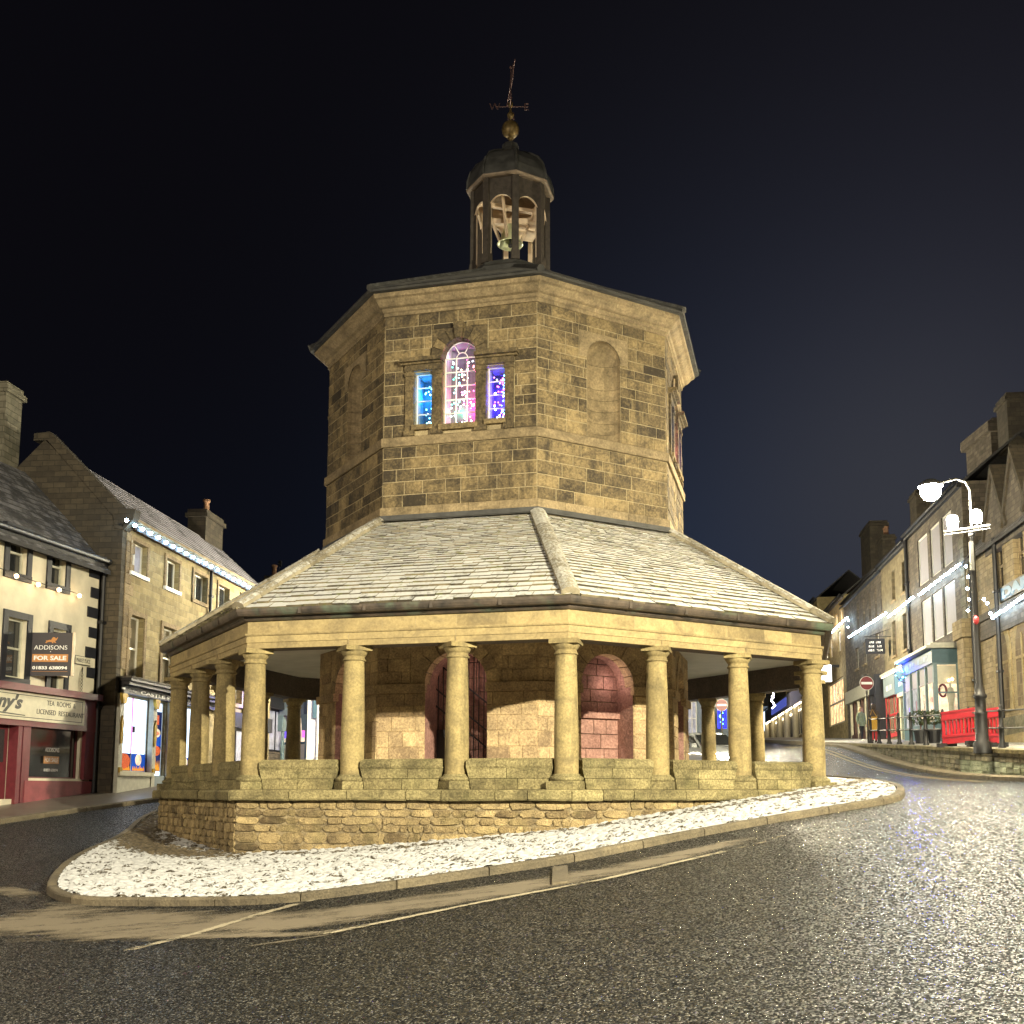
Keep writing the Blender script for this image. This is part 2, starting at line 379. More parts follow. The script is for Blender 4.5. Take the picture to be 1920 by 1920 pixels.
# --- plinth of rubble below the ledge
RB = 8.58
mb = MB(); mb.m = 0
for i in range(8):
    f = OF(RB, i); mb.T = f.pt; L = side(RB)
    mb.m = 1; mb.poly([(0, -.012, -2.6), (L, -.012, -2.6), (L, -.012, -.2), (0, -.012, -.2)]); mb.m = 0
    z = -2.3
    rowi = 0
    while z < -.21:
        h = min(U(.085, .235), -.2 - z); x = 0
        if -.2 - z - h < .07: h = -.2 - z
        while x < L - .01:
            w = U(.1, .62) * (.55 if i == 0 else 1)
            if L - x - w < .16: w = L - x
            if z + h > -1.7:
                mb.t = min(1, max(0, random.gauss(.55, .24)))
                g0 = U(.003, .011); ca = (x + w / 2, z + h / 2); dd = U(.004, .03)
                o = []; n_ = 10
                for k in range(n_):
                    a = 2 * PI * (k + .5) / n_; cx_, sx_ = math.cos(a), math.sin(a); q = max(abs(cx_), abs(sx_)); q = .93 * q + .07
                    o.append((cx_ / q, sx_ / q))
                J = lambda s: U(-s, s)
                O = [(min(L, max(0, ca[0] + u * (w / 2 - g0) + J(.014))), ca[1] + v * (h / 2 - g0) + J(.012)) for u, v in o]
                r1 = [(ca[0] + (p[0] - ca[0]) * .985, dd * .7 + J(.004), ca[1] + (p[1] - ca[1]) * .96) for p in O]
                r2 = [(ca[0] + (p[0] - ca[0]) * U(.8, .92), dd + J(.008), ca[1] + (p[1] - ca[1]) * U(.74, .9)) for p in O]
                mb.loft([[(p[0], -.03, p[1]) for p in O], r1, r2], True, (False, True))
            x += w
        z += h
mb.t = .5
part('base_wall', mb, [M['rubble'], M['rubble_mortar']], mk)
# --- ledge of long worn stones
mb = MB()
for i in range(8):
    r = 8.74; f = OF(r, i); mb.T = f.pt; L = side(r); x = 0
    while x < L - .01:
        w = U(.5, 1.25)
        if L - x - w < .5: w = L - x
        mb.t = U(.15, .85); a, b = x + .008, x + w - .008; s0, s1 = U(-.015, .01), U(-.015, .01)
        s0 += -.2 ; s1 += -.2; e = U(-.01, .02)
        prof = lambda q, z0: [(q, -1.0, z0), (q, e - .02, z0), (q, e, z0 + .03), (q, e + .005, -.05), (q, e - .03, -.008), (q, -.3, U(-.004, .004)), (q, -1.0, 0)]
        mb.loft([prof(a, s0), prof(b, s1)], True, (True, True))
        x += w
part('ledge', mb, M['ledge'], mk)
mb = MB(); o8(mb, [(8.0, -.02), (.01, -.02)], ); part('arcade_floor', mb, M['floor'], mk)
# --- parapet blocks between the columns, columns
def colxy(i, k): return OF(RC, i).pt(side(RC) * k / 3, 0, 0)
for i in range(8):
    f = OF(RC, i); L = side(RC)
    for k in range(3):
        mb = MB(f.pt); a0, a1 = L * k / 3, L * (k + 1) / 3
        zs = [(0, .2, .33, .30), (.2, .39, .29, .24), (.39, .575, .235, .235)]
        for z0, z1, g0, g1 in zs:
            x0, x1 = a0 + .0, a1 - .0; cut = sorted([U(.3, .7)]) if z0 < .3 else [U(.35, .65)]
            E = [0] + cut + [1]
            for q0, q1 in zip(E, E[1:]):
                mb.t = U(.2, .9)
                def sec(q, ge):
                    s0_ = x0 + g0 + (x1 - x0 - 2 * g0) * q; s1_ = x0 + g1 + (x1 - x0 - 2 * g1) * q; ed = .006 if 0 < q < 1 else 0
                    s0_ += ed * ge; s1_ += ed * ge; top = z1 - .004
                    if z1 > .5: return [(s0_, -.25, z0), (s0_, .17, z0), (s0_, .185, z0 + .04), (s1_ + (.05 if q == 0 else -.05 if q == 1 else 0) * 0, .175, top - .05), (s1_ + (.04 if q == 0 else -.04 if q == 1 else 0), .12, top), (s1_ + (.04 if q == 0 else -.04 if q == 1 else 0), -.2, top), (s1_, -.25, top - .05)]
                    j = U(-.006, .006); return [(s0_, -.25, z0), (s0_, .165 + j, z0 + .004), (s1_, .165 + j, top), (s1_, -.25, top)]
                mb.loft([sec(q0, 1), sec(q1, -1)], True, (True, True))
        part('parapet', mb, M['ledge'], mk)
H0 = 2.75
def column_parts(par):
    b = ORG[par.name]
    mb = MB(); c = (b.x, b.y); mb.smooth = True
    mb.lathe([(.222, .27), (.226, .5), (.225, 1.0), (.217, 1.5), (.206, 2.0), (.193, 2.46)], c, 24)
    sh = part('shaft', mb, M['column'], par)
    mb = MB(); mb.cbox((b.x, b.y, .075), (.62, .62, .15), TH); mb.smooth = True
    mb.lathe([(.29, .15), (.315, .17), (.315, .21), (.28, .24), (.255, .245), (.255, .265), (.232, .28)], c, 24); part('base', mb, M['ledge'], par)
    mb = MB(); mb.smooth = True
    mb.lathe([(.2, 2.46), (.225, 2.465), (.225, 2.495), (.203, 2.50), (.203, 2.555), (.21, 2.56), (.225, 2.575), (.25, 2.62), (.255, 2.655)], c, 24)
    mb.smooth = False; mb.cbox((b.x, b.y, 2.7), (.54, .54, .09), TH); part('capital', mb, M['column'], par)
first = None
for i in range(8):
    for k in range(3):
        p = colxy(i, k)
        if first is None:
            # columns are parts of the house: an Empty part carrying shaft, base and capital
            first = bpy.data.objects.new('column', None); COL.objects.link(first); first.empty_display_size = .2
            first.parent = mk; first.location = Vector((p.x, p.y, 0)) - ORG[mk.name]; ORG[first.name] = Vector((p.x, p.y, 0)); column_parts(first)
        else:
            c = dup(first, Vector((p.x, p.y, 0)) - ORG[mk.name], (i * PI / 4 if k == 0 else i * PI / 4), parent=mk)
# --- entablature
mb = MB()
def ap(x): return (RC * C8 + x) / C8       # circumradius of a ring whose faces lie x outside the column line
mb.m = 0
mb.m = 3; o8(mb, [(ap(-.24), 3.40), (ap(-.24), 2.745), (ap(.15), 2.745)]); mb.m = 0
o8(mb, [(ap(.15), 2.745), (ap(.21), 2.745), (ap(.21), 2.86), (ap(.225), 2.862), (ap(.225), 2.99), (ap(.25), 2.995), (ap(.262), 3.02), (ap(.262), 3.04), (ap(.205), 3.045), (ap(.205), 3.28)])
mb.m = 1
o8(mb, [(ap(.205), 3.28), (ap(.26), 3.29), (ap(.30), 3.33), (ap(.31), 3.37)])
mb.m = 2
for i in range(8):                         # upright joints and odd patched blocks of the frieze
    f = OF(ap(.205), i); mb.T = f.pt; L = side(ap(.205)); x = U(.4, .8)
    while x < L - .4:
        w = U(.6, 1.1); mb.m = 2; mb.box(x - .004, x + .004, -.02, .0015, 3.047, 3.278); mb.m = 0; mb.t = min(1, max(0, random.gauss(.45, .35))); mb.box(x + .004, min(x + w, L - .02) - .004, -.02, .0022, 3.047, 3.276); x += w
    f = OF(ap(.225), i); mb.T = f.pt; L = side(ap(.225))
    mb.m = 2
    for k in (1, 2): mb.box(L * k / 3 - .005, L * k / 3 + .005, -.02, .0025, 2.75, 2.99)
    mb.m = 0
    for k in range(3): mb.t = min(1, max(0, random.gauss(.5, .3))); mb.box(L * k / 3 + .006, L * (k + 1) / 3 - .006, -.02, .0022, 2.864, 2.988)
mb.t = .5
part('entablature', mb, [M['ashlar2'], M['gutter'], M['mortar'], M['innerstone']], mk)
mb = MB(); mb.smooth = False
RE = ap(.36)
o8(mb, [(ap(.31), 3.37), (ap(.33), 3.36), (ap(.42), 3.365), (ap(.45), 3.40), (ap(.47), 3.45), (ap(.475), 3.50), (ap(.455), 3.50), (ap(.43), 3.42), (ap(.33), 3.40)])
for i in range(8):
    f = OF(ap(.47), i); mb.T = f.pt; L = side(ap(.47))
    for k in range(1, 5): mb.box(L * k / 5 - .03, L * k / 5 + .03, -.03, .012, 3.37, 3.5)
part('gutter', mb, M['gutter'], mk)
mb = MB(); o8(mb, [(ap(-.24), 3.39), (4.7, 3.41)]); part('ceiling', mb, M['ceiling'], mk)

# --- lower roof of graded stone slates
AP0, Z0, AP1, Z1 = RC * C8 + .40, 3.53, 4.86 * C8, 6.02
def clipline(poly, a, b, c):               # keep a*x+b*y<=c
    out = []
    for p, q in zip(poly, poly[1:] + poly[:1]):
        dp, dq = a * p[0] + b * p[1] - c, a * q[0] + b * q[1] - c
        if dp <= 0: out.append(p)
        if dp * dq < 0: t = dp / (dp - dq); out.append((p[0] + (q[0] - p[0]) * t, p[1] + (q[1] - p[1]) * t))
    return out
mb = MB(); t8 = math.tan(PI / 8); RUN = AP0 - AP1; RISE = Z1 - Z0; SL = math.hypot(RUN, RISE); ca, sa = RUN / SL, RISE / SL
for i in range(8):
    a_ = PH + (i + .5) * PI / 4; nx, ny = math.cos(a_), math.sin(a_); tx, ty = -ny, nx
    def RP(u, v, h):                       # u along the eaves, v up the slope, h off the slope
        ap_ = AP0 - v * ca + h * sa; return Vector((C0.x + nx * ap_ + tx * u, C0.y + ny * ap_ + ty * u, Z0 + v * sa + h * ca))
    hw = lambda v: (AP0 - v * ca) * t8
    mb.T = RP; mb.m = 1; mb.poly([(-hw(0), 0, -.03), (hw(0), 0, -.03), (hw(SL), SL, -.03), (-hw(SL), SL, -.03)]); mb.m = 0
    v = -.05; ce = .235
    while v < SL - .05:
        e = min(ce, SL - v); x = -hw(max(v, 0)) - U(0, .3)
        while x < hw(max(v, 0)):
            w = U(.2, .42) * (.7 + ce * 2.2); j0 = U(-.034, .014)
            P = [(x + .005, v + j0), (x + w - .005, v + j0 + U(-.01, .01)), (x + w - .005, v + e * 1.12), (x + .005, v + e * 1.12)]
            k_ = ca * t8; P = clipline(P, 1, k_, AP0 * t8); P = clipline(P, -1, k_, AP0 * t8) if P else P
            if len(P) >= 3:
                mb.t = U(0, 1); th = U(.03, .058) * (ce / .235) ** .7; vm = v
                top = [mb.add((u, vv, th - (vv - vm) / (e * 1.12) * (th - .004))) for u, vv in P]; bot = [mb.add((u, vv, -.02)) for u, vv in P]
                mb.face(top)
                for k in range(len(P)): mb.face([bot[k], bot[(k + 1) % len(P)], top[(k + 1) % len(P)], top[k]])
            x += w
        v += e; ce = max(.085, ce * .945)
mb.t = .5
roof = part('arcade_roof', mb, [M['slate'], M['lead']], mk)
for i in range(8):                         # stone hip rolls
    a, b = oc(AP0 / C8 + .07, i), oc(AP1 / C8 + .02, i); mb = MB(); n = 9
    A, B = Vector((a.x, a.y, Z0 + .05)), Vector((b.x, b.y, Z1 + .05)); d = (B - A).normalized(); s_ = d.cross(Vector((0, 0, 1))).normalized(); u_ = s_.cross(d)
    for k in range(n):
        p, q = A + (B - A) * (k / n), A + (B - A) * ((k + 1) / n); mb.t = U(.3, .8); w = .17; j = U(-.006, .006)
        sec = lambda c, e: [c + s_ * x + u_ * (y + j) + d * e for x, y in ((-w, -.07), (-w, .0), (-.09, .06), (0, .075), (.09, .06), (w, .0), (w, -.07))]
        mb.loft([sec(p, .004), sec(q, -.004)], True, (True, True))
    part('hip_stone', mb, M['hip'], roof)
mb = MB(); o8(mb, [(AP1 / C8 + .16, Z1 - .02), (AP1 / C8 + .15, Z1 + .0), (4.84, Z1 + .055), (4.83, Z1 + .16)]); part('lead_flashing', mb, M['lead'], mk)

# --- drum inside the arcade, with round arches
LLL = []; RD = 4.8; LD = side(RD); ZS, AR = 2.32, .71
for i in range(8):
    f = OF(RD, i); mb = MB(f.pt); h = (LD / 2 - AR, LD / 2 + AR, -.05, ZS + AR + .02)
    mb.m = 1; shell(mb, 0, LD, -.05, 3.42, [(h[0], h[1], -.05, ZS + AR + .01)], 0, .01); mb.m = 0
    courses(mb, 0, LD, -.05, 2.12, .3, .52, [(h[0], h[1], -.05, 3)], 0, .012, .008)
    courses(mb, 0, LD, 2.33, 3.42, .28, .55, [(LD / 2 - 1.05, LD / 2 + 1.05, 2.2, ZS + 1.06)], 0, .012, .008)
    dw = part('drum_wall', mb, [M['drum'], M['drum']], mk)
    mb = MB(f.pt); voussoirs(mb, LD / 2, ZS, AR, 1.0, -.3, .03, 9)
    spandrel(mb, LD / 2, ZS, 1.0, ZS + 1.06, .008)
    for q in (-1, 1):
        mb.poly([(LD / 2 + q * 1.0, .008, ZS), (LD / 2 + q * 1.05, .008, ZS), (LD / 2 + q * 1.05, .008, ZS + 1.06), (LD / 2 + q * 1.0, .008, ZS + 1.06)])
    part('arch', mb, M['drum'], dw)
    for x0, x1 in ((-.05, h[0] + .02), (h[1] - .02, LD + .05)): mb = MB(f.pt); mb.t = .35; mb.box(x0, x1, -.06, .075, 2.13, 2.32); part('impost', mb, M['drum'], dw)
    # recess behind the arch
    mb = MB(f.pt); dp = -.62 if i % 2 == 0 else -1.0; mb.t = .5
    for x in (h[0], h[1]): mb.poly([(x, -.005, -.05), (x, dp, -.05), (x, dp, ZS), (x, -.005, ZS)])
    P = arc(LD / 2, ZS, AR, 14); mb.smooth = True
    for (x0, z0), (x1, z1) in zip(P, P[1:]): mb.poly([(x0, -.3, z0), (x0, dp, z0), (x1, dp, z1), (x1, -.3, z1)])
    mb.smooth = False
    courses(mb, h[0] - .1, h[1] + .1, -.05, ZS + AR + .2, .33, .5, (), dp, .01, .006)
    if i % 2 == 0:
        mb.t = .3; mb.box(h[0], h[1], dp, dp + .1, 1.62, 1.74)
    part('arch_recess', mb, M['redpaint'], dw)
for i in (0, 1, 2):
    f = OF(RD, i); LLL.append(f.pt(LD / 2 + .35, -.3, 2.45))
# stair rail and bars seen through the front arch
f = OF(RD, 1); mb = MB(f.pt); m_ = LD / 2
for dz in (0.0, -.62, -1.0): mb.tube([(m_ - .72, -.75, 2.9 + dz), (m_ + .72, -.75, 1.75 + dz)], .018, 5)
for k in range(12):
    x = m_ - .66 + k * .12; zt = 2.9 - (x - m_ + .72) * .8; mb.tube([(x, -.75, max(.1, zt - 1.6)), (x, -.75, min(3.0, zt + (0.9 if x > m_ - .4 else 0)))], .011, 4)
for k in range(8): mb.box(m_ - .72 + k * .18, m_ - .54 + k * .18, -.98, -.8, 0, 1.35 - k * .17)
part('stair_rail', mb, M['iron'], mk)

# --- tower walls
LT = side(RT)
zp0, zp1 = 6.05, 6.37; zs0, zs1 = 7.79, 8.02; zc0 = 10.93
fw = OF(RT, 1)
cl, cr, czb, czt = fw.rect(838, 898, 634, 803); sl0, sl1, slb, slt = fw.rect(781, 813, 698, 808); sr0, sr1, srb, srt = fw.rect(914, 951, 684, 797)
cm = LT / 2; hw_c = (cr - cl) / 2 * 1.04; cb_ = 8.22; ct_ = czt
so = ((cm - sl0) + (sr1 - cm)) / 2; si = ((cm - sl1) + (sr0 - cm)) / 2; sb_ = 8.26; st_ = (slt + srt) / 2
zspring = ct_ - hw_c
def niche_rect():
    a0, a1, b0, b1 = OF(RT, 2).rect(1104, 1166, 641, 822); return (a1 - a0) / 2, b1
nw, nt_ = niche_rect(); ns = nt_ - nw
lamps = []
for i in range(8):
    f = OF(RT, i); mb = MB(f.pt)
    win = i % 2 == 1
    holes = [(cm - hw_c, cm + hw_c, cb_, ct_ + .0), (cm - so, cm - si, sb_, st_), (cm + si, cm + so, sb_, st_)] if win else [(cm - nw, cm + nw, zs1, nt_)]
    mb.m = 1; shell(mb, 0, LT, zp0, zc0 + .2, holes, 0, .22 if win else .01); mb.m = 0
    courses(mb, 0, LT, zp1, zs0, .285, .62, (), 0, .008, .010, .009, 0, .0095)
    if win: hh = [(cm - so - .22, cm + so + .22, zs1, st_ + .34), (cm - hw_c - .28, cm + hw_c + .28, zs1, ct_ + .27)]
    else: hh = [(cm - nw, cm + nw, zs1, ns), (cm - nw - .22, cm + nw + .22, ns, nt_ + .14)]
    courses(mb, 0, LT, zs1, zc0 + .02, .27, .58, hh, 0, .008, .010, .009, .0 if win else -.06, .0095)
    tw = part('tower_wall', mb, [M['ashlar'], M['mortar']], mk)
    if win:
        mb = MB(f.pt); mb.t = .3
        P = 0.06
        for q in (-1, 1):                  # pilasters, entablature pieces and sills of the three-light window
            for xa, xb in ((so, so + .2), (hw_c, si)):
                x0, x1 = cm + q * xa, cm + q * xb; x0, x1 = min(x0, x1), max(x0, x1)
                mb.t = U(.2, .45); mb.box(x0, x1, -.05, P, zs1 - .01, st_ + .02)
                mb.box(x0 - .02, x1 + .02, -.04, P + .03, zs1, zs1 + .12); mb.box(x0 - .015, x1 + .015, -.04, P + .025, st_ - .1, st_ - .02)
            x0, x1 = sorted((cm + q * (hw_c + .0), cm + q * (so + .22))); mb.t = .3
            mb.box(x0, x1, -.05, P + .015, st_ + .021, st_ + .16); mb.t = .42
            xe0, xe1 = sorted((cm + q * (hw_c - .0), cm + q * (so + .3)))
            mb.ext([(xe0, st_ + .16), (xe1, st_ + .16), (xe1, st_ + .2), (xe0, st_ + .2)], -.05, P + .07)
            mb.ext([(xe0, st_ + .202), (xe1 + .03, st_ + .202), (xe1 + .03, st_ + .29), (xe0, st_ + .29)], -.05, P + .16)
            a0, a1 = sorted((cm + q * (si - .03), cm + q * (so + .03))); mb.t = .75; mb.box(a0, a1, -.1, P + .05, sb_ - .12, sb_ - .004)
        mb.t = .7; mb.box(cm - hw_c - .06, cm + hw_c + .06, -.1, P + .06, cb_ - .13, cb_ - .004)
        voussoirs(mb, cm, zspring, hw_c, hw_c + .27, -.2, .055, 9)
        mb.t = .35; mb.ext([(cm - .07, ct_ - .02), (cm + .07, ct_ - .02), (cm + .12, ct_ + .36), (cm - .12, ct_ + .36)], -.1, .13)
        spandrel(mb, cm, zspring, hw_c, ct_ + .01, -.02, 14, .2)
        for q in (-1, 1):
            x0, x1 = sorted((cm + q * (hw_c + .27), cm + q * (hw_c + .28)));
        spandrel(mb, cm, zspring, hw_c + .265, ct_ + .275, .012)
        part('window_surround', mb, M['ashlar'], tw)
        # frame with glazing bars
        mb = MB(f.pt); d0, d1 = -.2, -.16
        for x0, x1, z0, z1, nx_, nz_ in ((cm - hw_c, cm + hw_c, cb_, zspring, 3, 5), (cm - so, cm - si, sb_, st_, 1, 4), (cm + si, cm + so, sb_, st_, 1, 4)):
            for k in range(nx_ + 1): x = x0 + (x1 - x0) * k / nx_; w_ = .022 if 0 < k < nx_ else .035; mb.box(x - w_ / 2, x + w_ / 2, d0, d1, z0, z1)
            for k in range(nz_ + 1): z = z0 + (z1 - z0) * k / nz_; mb.box(x0, x1, d0 + .003, d1 - .003, z - .011, z + .011)
        mb.smooth = True
        for r in (hw_c - .02, hw_c * .33): mb.tube([(x, -.18, z) for x, z in arc(cm, zspring, r, 14)], .012, 5)
        for a in (PI / 3, 2 * PI / 3): mb.tube([(cm + math.cos(a) * hw_c * .33, -.18, zspring + math.sin(a) * hw_c * .33), (cm + math.cos(a) * hw_c, -.18, zspring + math.sin(a) * hw_c)], .012, 5)
        mb.smooth = False
        fr = part('window_frame', mb, M['whitepaint'], tw)
        # little white reveal box behind each light, holding the coloured lamps
        mb = MB(f.pt)
        for x0, x1, z0, z1 in ((cm - hw_c, cm + hw_c, cb_, ct_), (cm - so, cm - si, sb_, st_), (cm + si, cm + so, sb_, st_)):
            e0, e1 = -.222, -.62
            mb.m = 0
            for q in ([(x0, e0, z0), (x0, e1, z0), (x0, e1, z1), (x0, e0, z1)], [(x1, e0, z0), (x1, e1, z0), (x1, e1, z1), (x1, e0, z1)], [(x0, e0, z1), (x0, e1, z1), (x1, e1, z1), (x1, e0, z1)],
                      [(x0, e0, z0), (x0, e1, z0), (x1, e1, z0), (x1, e0, z0)]): mb.poly(q)
            mb.m = 1; mb.poly([(x0, e1, z0), (x1, e1, z0), (x1, e1, z1), (x0, e1, z1)])
        part('window_reveal', mb, [M['reveal'], M['roomback']], tw)
    else:
        mb = MB(f.pt); mb.t = .6
        mb.smooth = True; n = 12
        P = [(cm - nw * math.cos(PI * k / n), -nw * .8 * math.sin(PI * k / n)) for k in range(n + 1)]
        rows = [zs1 + .0, zs1 + .25, zs1 + .52, zs1 + .8, zs1 + 1.08, zs1 + 1.34, ns]
        for z0, z1 in zip(rows, rows[1:]):
            cut = random.choice((4, 6, 8))
            for k in range(n):
                if k in (0, cut): mb.t = min(1, max(0, random.gauss(.7, .15)))
                (x0, y0), (x1, y1) = P[k], P[k + 1]; mb.poly([(x0, y0, z0), (x1, y1, z0), (x1, y1, z1 - .006), (x0, y0, z1 - .006)])
        mb.t = .72
        for j in range(6):
            b0, b1 = PI / 2 * j / 6, PI / 2 * (j + 1) / 6
            for k in range(n):
                a0, a1 = PI * k / n, PI * (k + 1) / n
                g_ = lambda a, b: (cm - nw * math.cos(a) * math.cos(b), -nw * .8 * math.sin(a) * math.cos(b), ns + nw * math.sin(b)) if True else None
                h_ = lambda a, b: (cm - nw * math.cos(a), -nw * .8 * math.sin(a) * math.cos(b), ns + nw * math.sin(a) * math.sin(b))
                mb.poly([h_(a0, b0), h_(a1, b0), h_(a1, b1), h_(a0, b1)])
        mb.smooth = False
        mb.poly([(cm - nw, 0, zs1 + .003), (cm + nw, 0, zs1 + .003), (cm + nw, -nw, zs1 + .003), (cm - nw, -nw, zs1 + .003)])
        mb.t = .62; spandrel(mb, cm, ns, nw, nt_ + .14, .014)
        for q in (-1, 1): mb.poly([(cm + q * nw, .014, ns), (cm + q * (nw + .22), .014, ns), (cm + q * (nw + .22), .014, nt_ + .14), (cm + q * nw, .014, nt_ + .14)])
        part('niche', mb, M['cornice'], tw)
mb = MB(); mb.t = .75
for i in range(8):
    f = OF(RT + .06, i); mb.T = f.pt; L = side(RT + .06); x = 0
    while x < L - .01:
        w = U(.5, 1.0)
        if L - x - w < .3: w = L - x
        mb.t = U(.45, .95); mb.block(x, x + w, zp0, zp1, -.002, .014, .006); x += w
    mb.poly([(0, .0, zp1 - .003), (L, 0, zp1 - .003), (L, -.1, zp1 + .02), (0, -.1, zp1 + .02)])
part('plinth_band', mb, M['cornice'], mk)
mb = MB()
o8(mb, [(RT - .02, zs0), (RT + .06, zs0), (RT + .075, zs0 + .02), (RT + .075, zs1 - .03), (RT + .05, zs1 - .005), (RT - .02, zs1 + .015)]); part('string_course', mb, M['cornice'], mk)
mb = MB()
AT = RT * C8
prof = [(0, zc0), (.05, zc0 + .005), (.055, zc0 + .08), (.09, zc0 + .10), (.11, zc0 + .15), (.115, zc0 + .17), (.19, zc0 + .19), (.22, zc0 + .22), (.30, zc0 + .32), (.36, zc0 + .345), (.37, zc0 + .37), (.375, zc0 + .44)]
o8(mb, [((AT + a) / C8, z) for a, z in prof])
mb.m = 1
for i in range(8):
    for off, z0, z1 in ((.376, zc0 + .372, zc0 + .438), (.056, zc0 + .006, zc0 + .078)):
        r = (AT + off) / C8; f = OF(r, i); mb.T = f.pt; L = side(r); x = U(.3, .8)
        while x < L - .2: mb.box(x - .006, x + .006, -.03, .0015, z0, z1); x += U(.55, .85)
    r = (AT + .26) / C8; f = OF(r, i); mb.T = f.pt; L = side(r); x = U(.3, .8)
    while x < L - .2:
        mb.poly([(x - .006, -.04, zc0 + .222), (x + .006, -.04, zc0 + .222), (x + .006, .045, zc0 + .323), (x - .006, .045, zc0 + .323)]); x += U(.55, .85)
part('cornice', mb, [M['cornice'], M['mortar']], mk)
# --- upper roof: shallow octagonal pyramid of dark slates
zr = zc0 + .45; mb = MB(); RU = 5.27
cfr = lambda y: at(968, y, 26.86).z
zcb = cfr(505)
o8(mb, [((AT + .36) / C8, zr - .005), (RU, zr), (RU + .02, zr + .05), (RU - .02, zr + .07)])
n = 12
for k in range(n):
    r0, r1 = RU - .02 - (RU - 1.2) * k / n, RU - .02 - (RU - 1.2) * (k + 1) / n
    za, zb = zr + .07 + (zcb - zr - .1) * k / n, zr + .07 + (zcb - zr - .1) * (k + 1) / n; mb.t = U(.2, .8)
    o8(mb, [(r0 + .02, za), (r0 + .02, za + .03), (r1, zb)])
ur = part('tower_roof', mb, M['towerroof'], mk)
mb = MB()
for i in range(8):
    a, b = oc(RU + .03, i), oc(1.15, i); mb.tube([(a.x, a.y, zr + .08), (b.x, b.y, zcb)], .09, 6)
part('ridge_roll', mb, M['towerroof'], ur)

# --- cupola
zb0, zb1 = zcb - .15, cfr(485); zpt = cfr(329) - .2; RQ = 1.08
mb = MB(); o8(mb, [(RQ + .1, zb0 - .3), (RQ + .1, zb1 - .18), (RQ + .03, zb1 - .1), (RQ + .0, zb1), (RQ - .2, zb1)], ); o8(mb, [(RQ, zb1 - .02), (.01, zb1 - .02)])
part('cupola_base', mb, M['lead'], mk)
for i in range(8):
    p = oc(RQ - .06, i); a = PH + i * PI / 4; mb = MB(); mb.m = 0
    mb.cbox((p.x, p.y, (zb1 + zpt + .3) / 2), (.14, .17, zpt + .3 - zb1), a)
    mb.cbox((p.x, p.y, zb1 + .1), (.19, .22, .26), a)
    mb.m = 1; q = oc(RQ - .16, i); mb.cbox((q.x, q.y, (zb1 + zpt) / 2), (.03, .13, zpt - zb1), a)
    part('cupola_post', mb, [M['darkwood'], M['palewood']], mk)
za = cfr(381)
for i in range(8):
    f = OF(RQ, i); L = side(RQ); mb = MB(f.pt); r = L / 2 - .1; zt = zpt + .26
    for b, m in ((-.05, 0), (-.12, 1)):
        mb.m = m; spandrel(mb, L / 2, za, r, zt, b, 12)
        for x0, x1 in ((0, .1), (L - .1, L)): mb.poly([(x0, b, za), (x1, b, za), (x1, b, zt), (x0, b, zt)])
    mb.m = 1; P = arc(L / 2, za, r, 12)
    for (x0, z0), (x1, z1) in zip(P, P[1:]): mb.poly([(x0, -.05, z0), (x0, -.12, z0), (x1, -.12, z1), (x1, -.05, z1)])
    part('cupola_arch', mb, [M['darkwood'], M['palewood']], mk)
zd0, zn0, zn1 = zpt + .2, caxis(293), caxis(267); kD = (zn0 - zd0) / 1.02; nk = zn1 - zn0
mb = MB(); mb.m = 0
RDm = 1.19
o8(mb, [(RQ - .1, zd0 + .02), (RDm - .03, zd0), (RDm + .02, zd0 + .02), (RDm + .03, zd0 + .06)]); mb.m = 1
o8(mb, [(RDm + .03, zd0 + .06), (RDm - .0, zd0 + .08), (RDm - .02, zd0 + .28 * kD), (RDm - .1, zd0 + .5 * kD), (RDm - .26, zd0 + .7 * kD), (RDm - .48, zd0 + .84 * kD), (.5, zd0 + .95 * kD), (.34, zn0), (.27, zn0 + nk * .3), (.235, zn0 + nk * .45), (.23, zn0 + nk * .75), (.15, zn1 - .05), (.06, zn1)])
mb.m = 0; o8(mb, [(RQ, zd0), (.01, zd0 + .35)])
dome = part('cupola_dome', mb, [M['soffit'], M['lead']], mk)
mb = MB()
for i in range(8):
    P = []
    for r, z in ((RDm + .0, zd0 + .09), (RDm - .01, zd0 + .28 * kD), (RDm - .09, zd0 + .51 * kD), (RDm - .25, zd0 + .71 * kD), (RDm - .47, zd0 + .85 * kD), (.5, zd0 + .96 * kD), (.3, zn0 + .03)): p = oc(r, i); P.append((p.x, p.y, z))
    mb.tube(P, .035, 5)
part('lead_roll', mb, M['lead'], dome)
mb = MB(); cx, cy = C0.x, C0.y; ztop = zn1
for j, a in enumerate((.2, 1.3)):          # bracing timbers and louvre boards under the dome
    for q in (-1, 1):
        o = Vector((math.cos(a) * .8 * q, math.sin(a) * .8 * q, 0)); mb.tube([(cx + o.x, cy + o.y, zd0 - .1), (cx + o.x * .35, cy + o.y * .35, za - .55)], .045, 4)
mb.cbox((cx, cy, zd0 - .35), (1.7, .12, .1), .3); mb.cbox((cx + .3, cy + .2, zd0 - .75), (.8, .5, .08), .3); mb.cbox((cx + .3, cy + .25, zd0 - .98), (.8, .5, .06), .3)
part('bell_frame', mb, M['palewood'], mk)
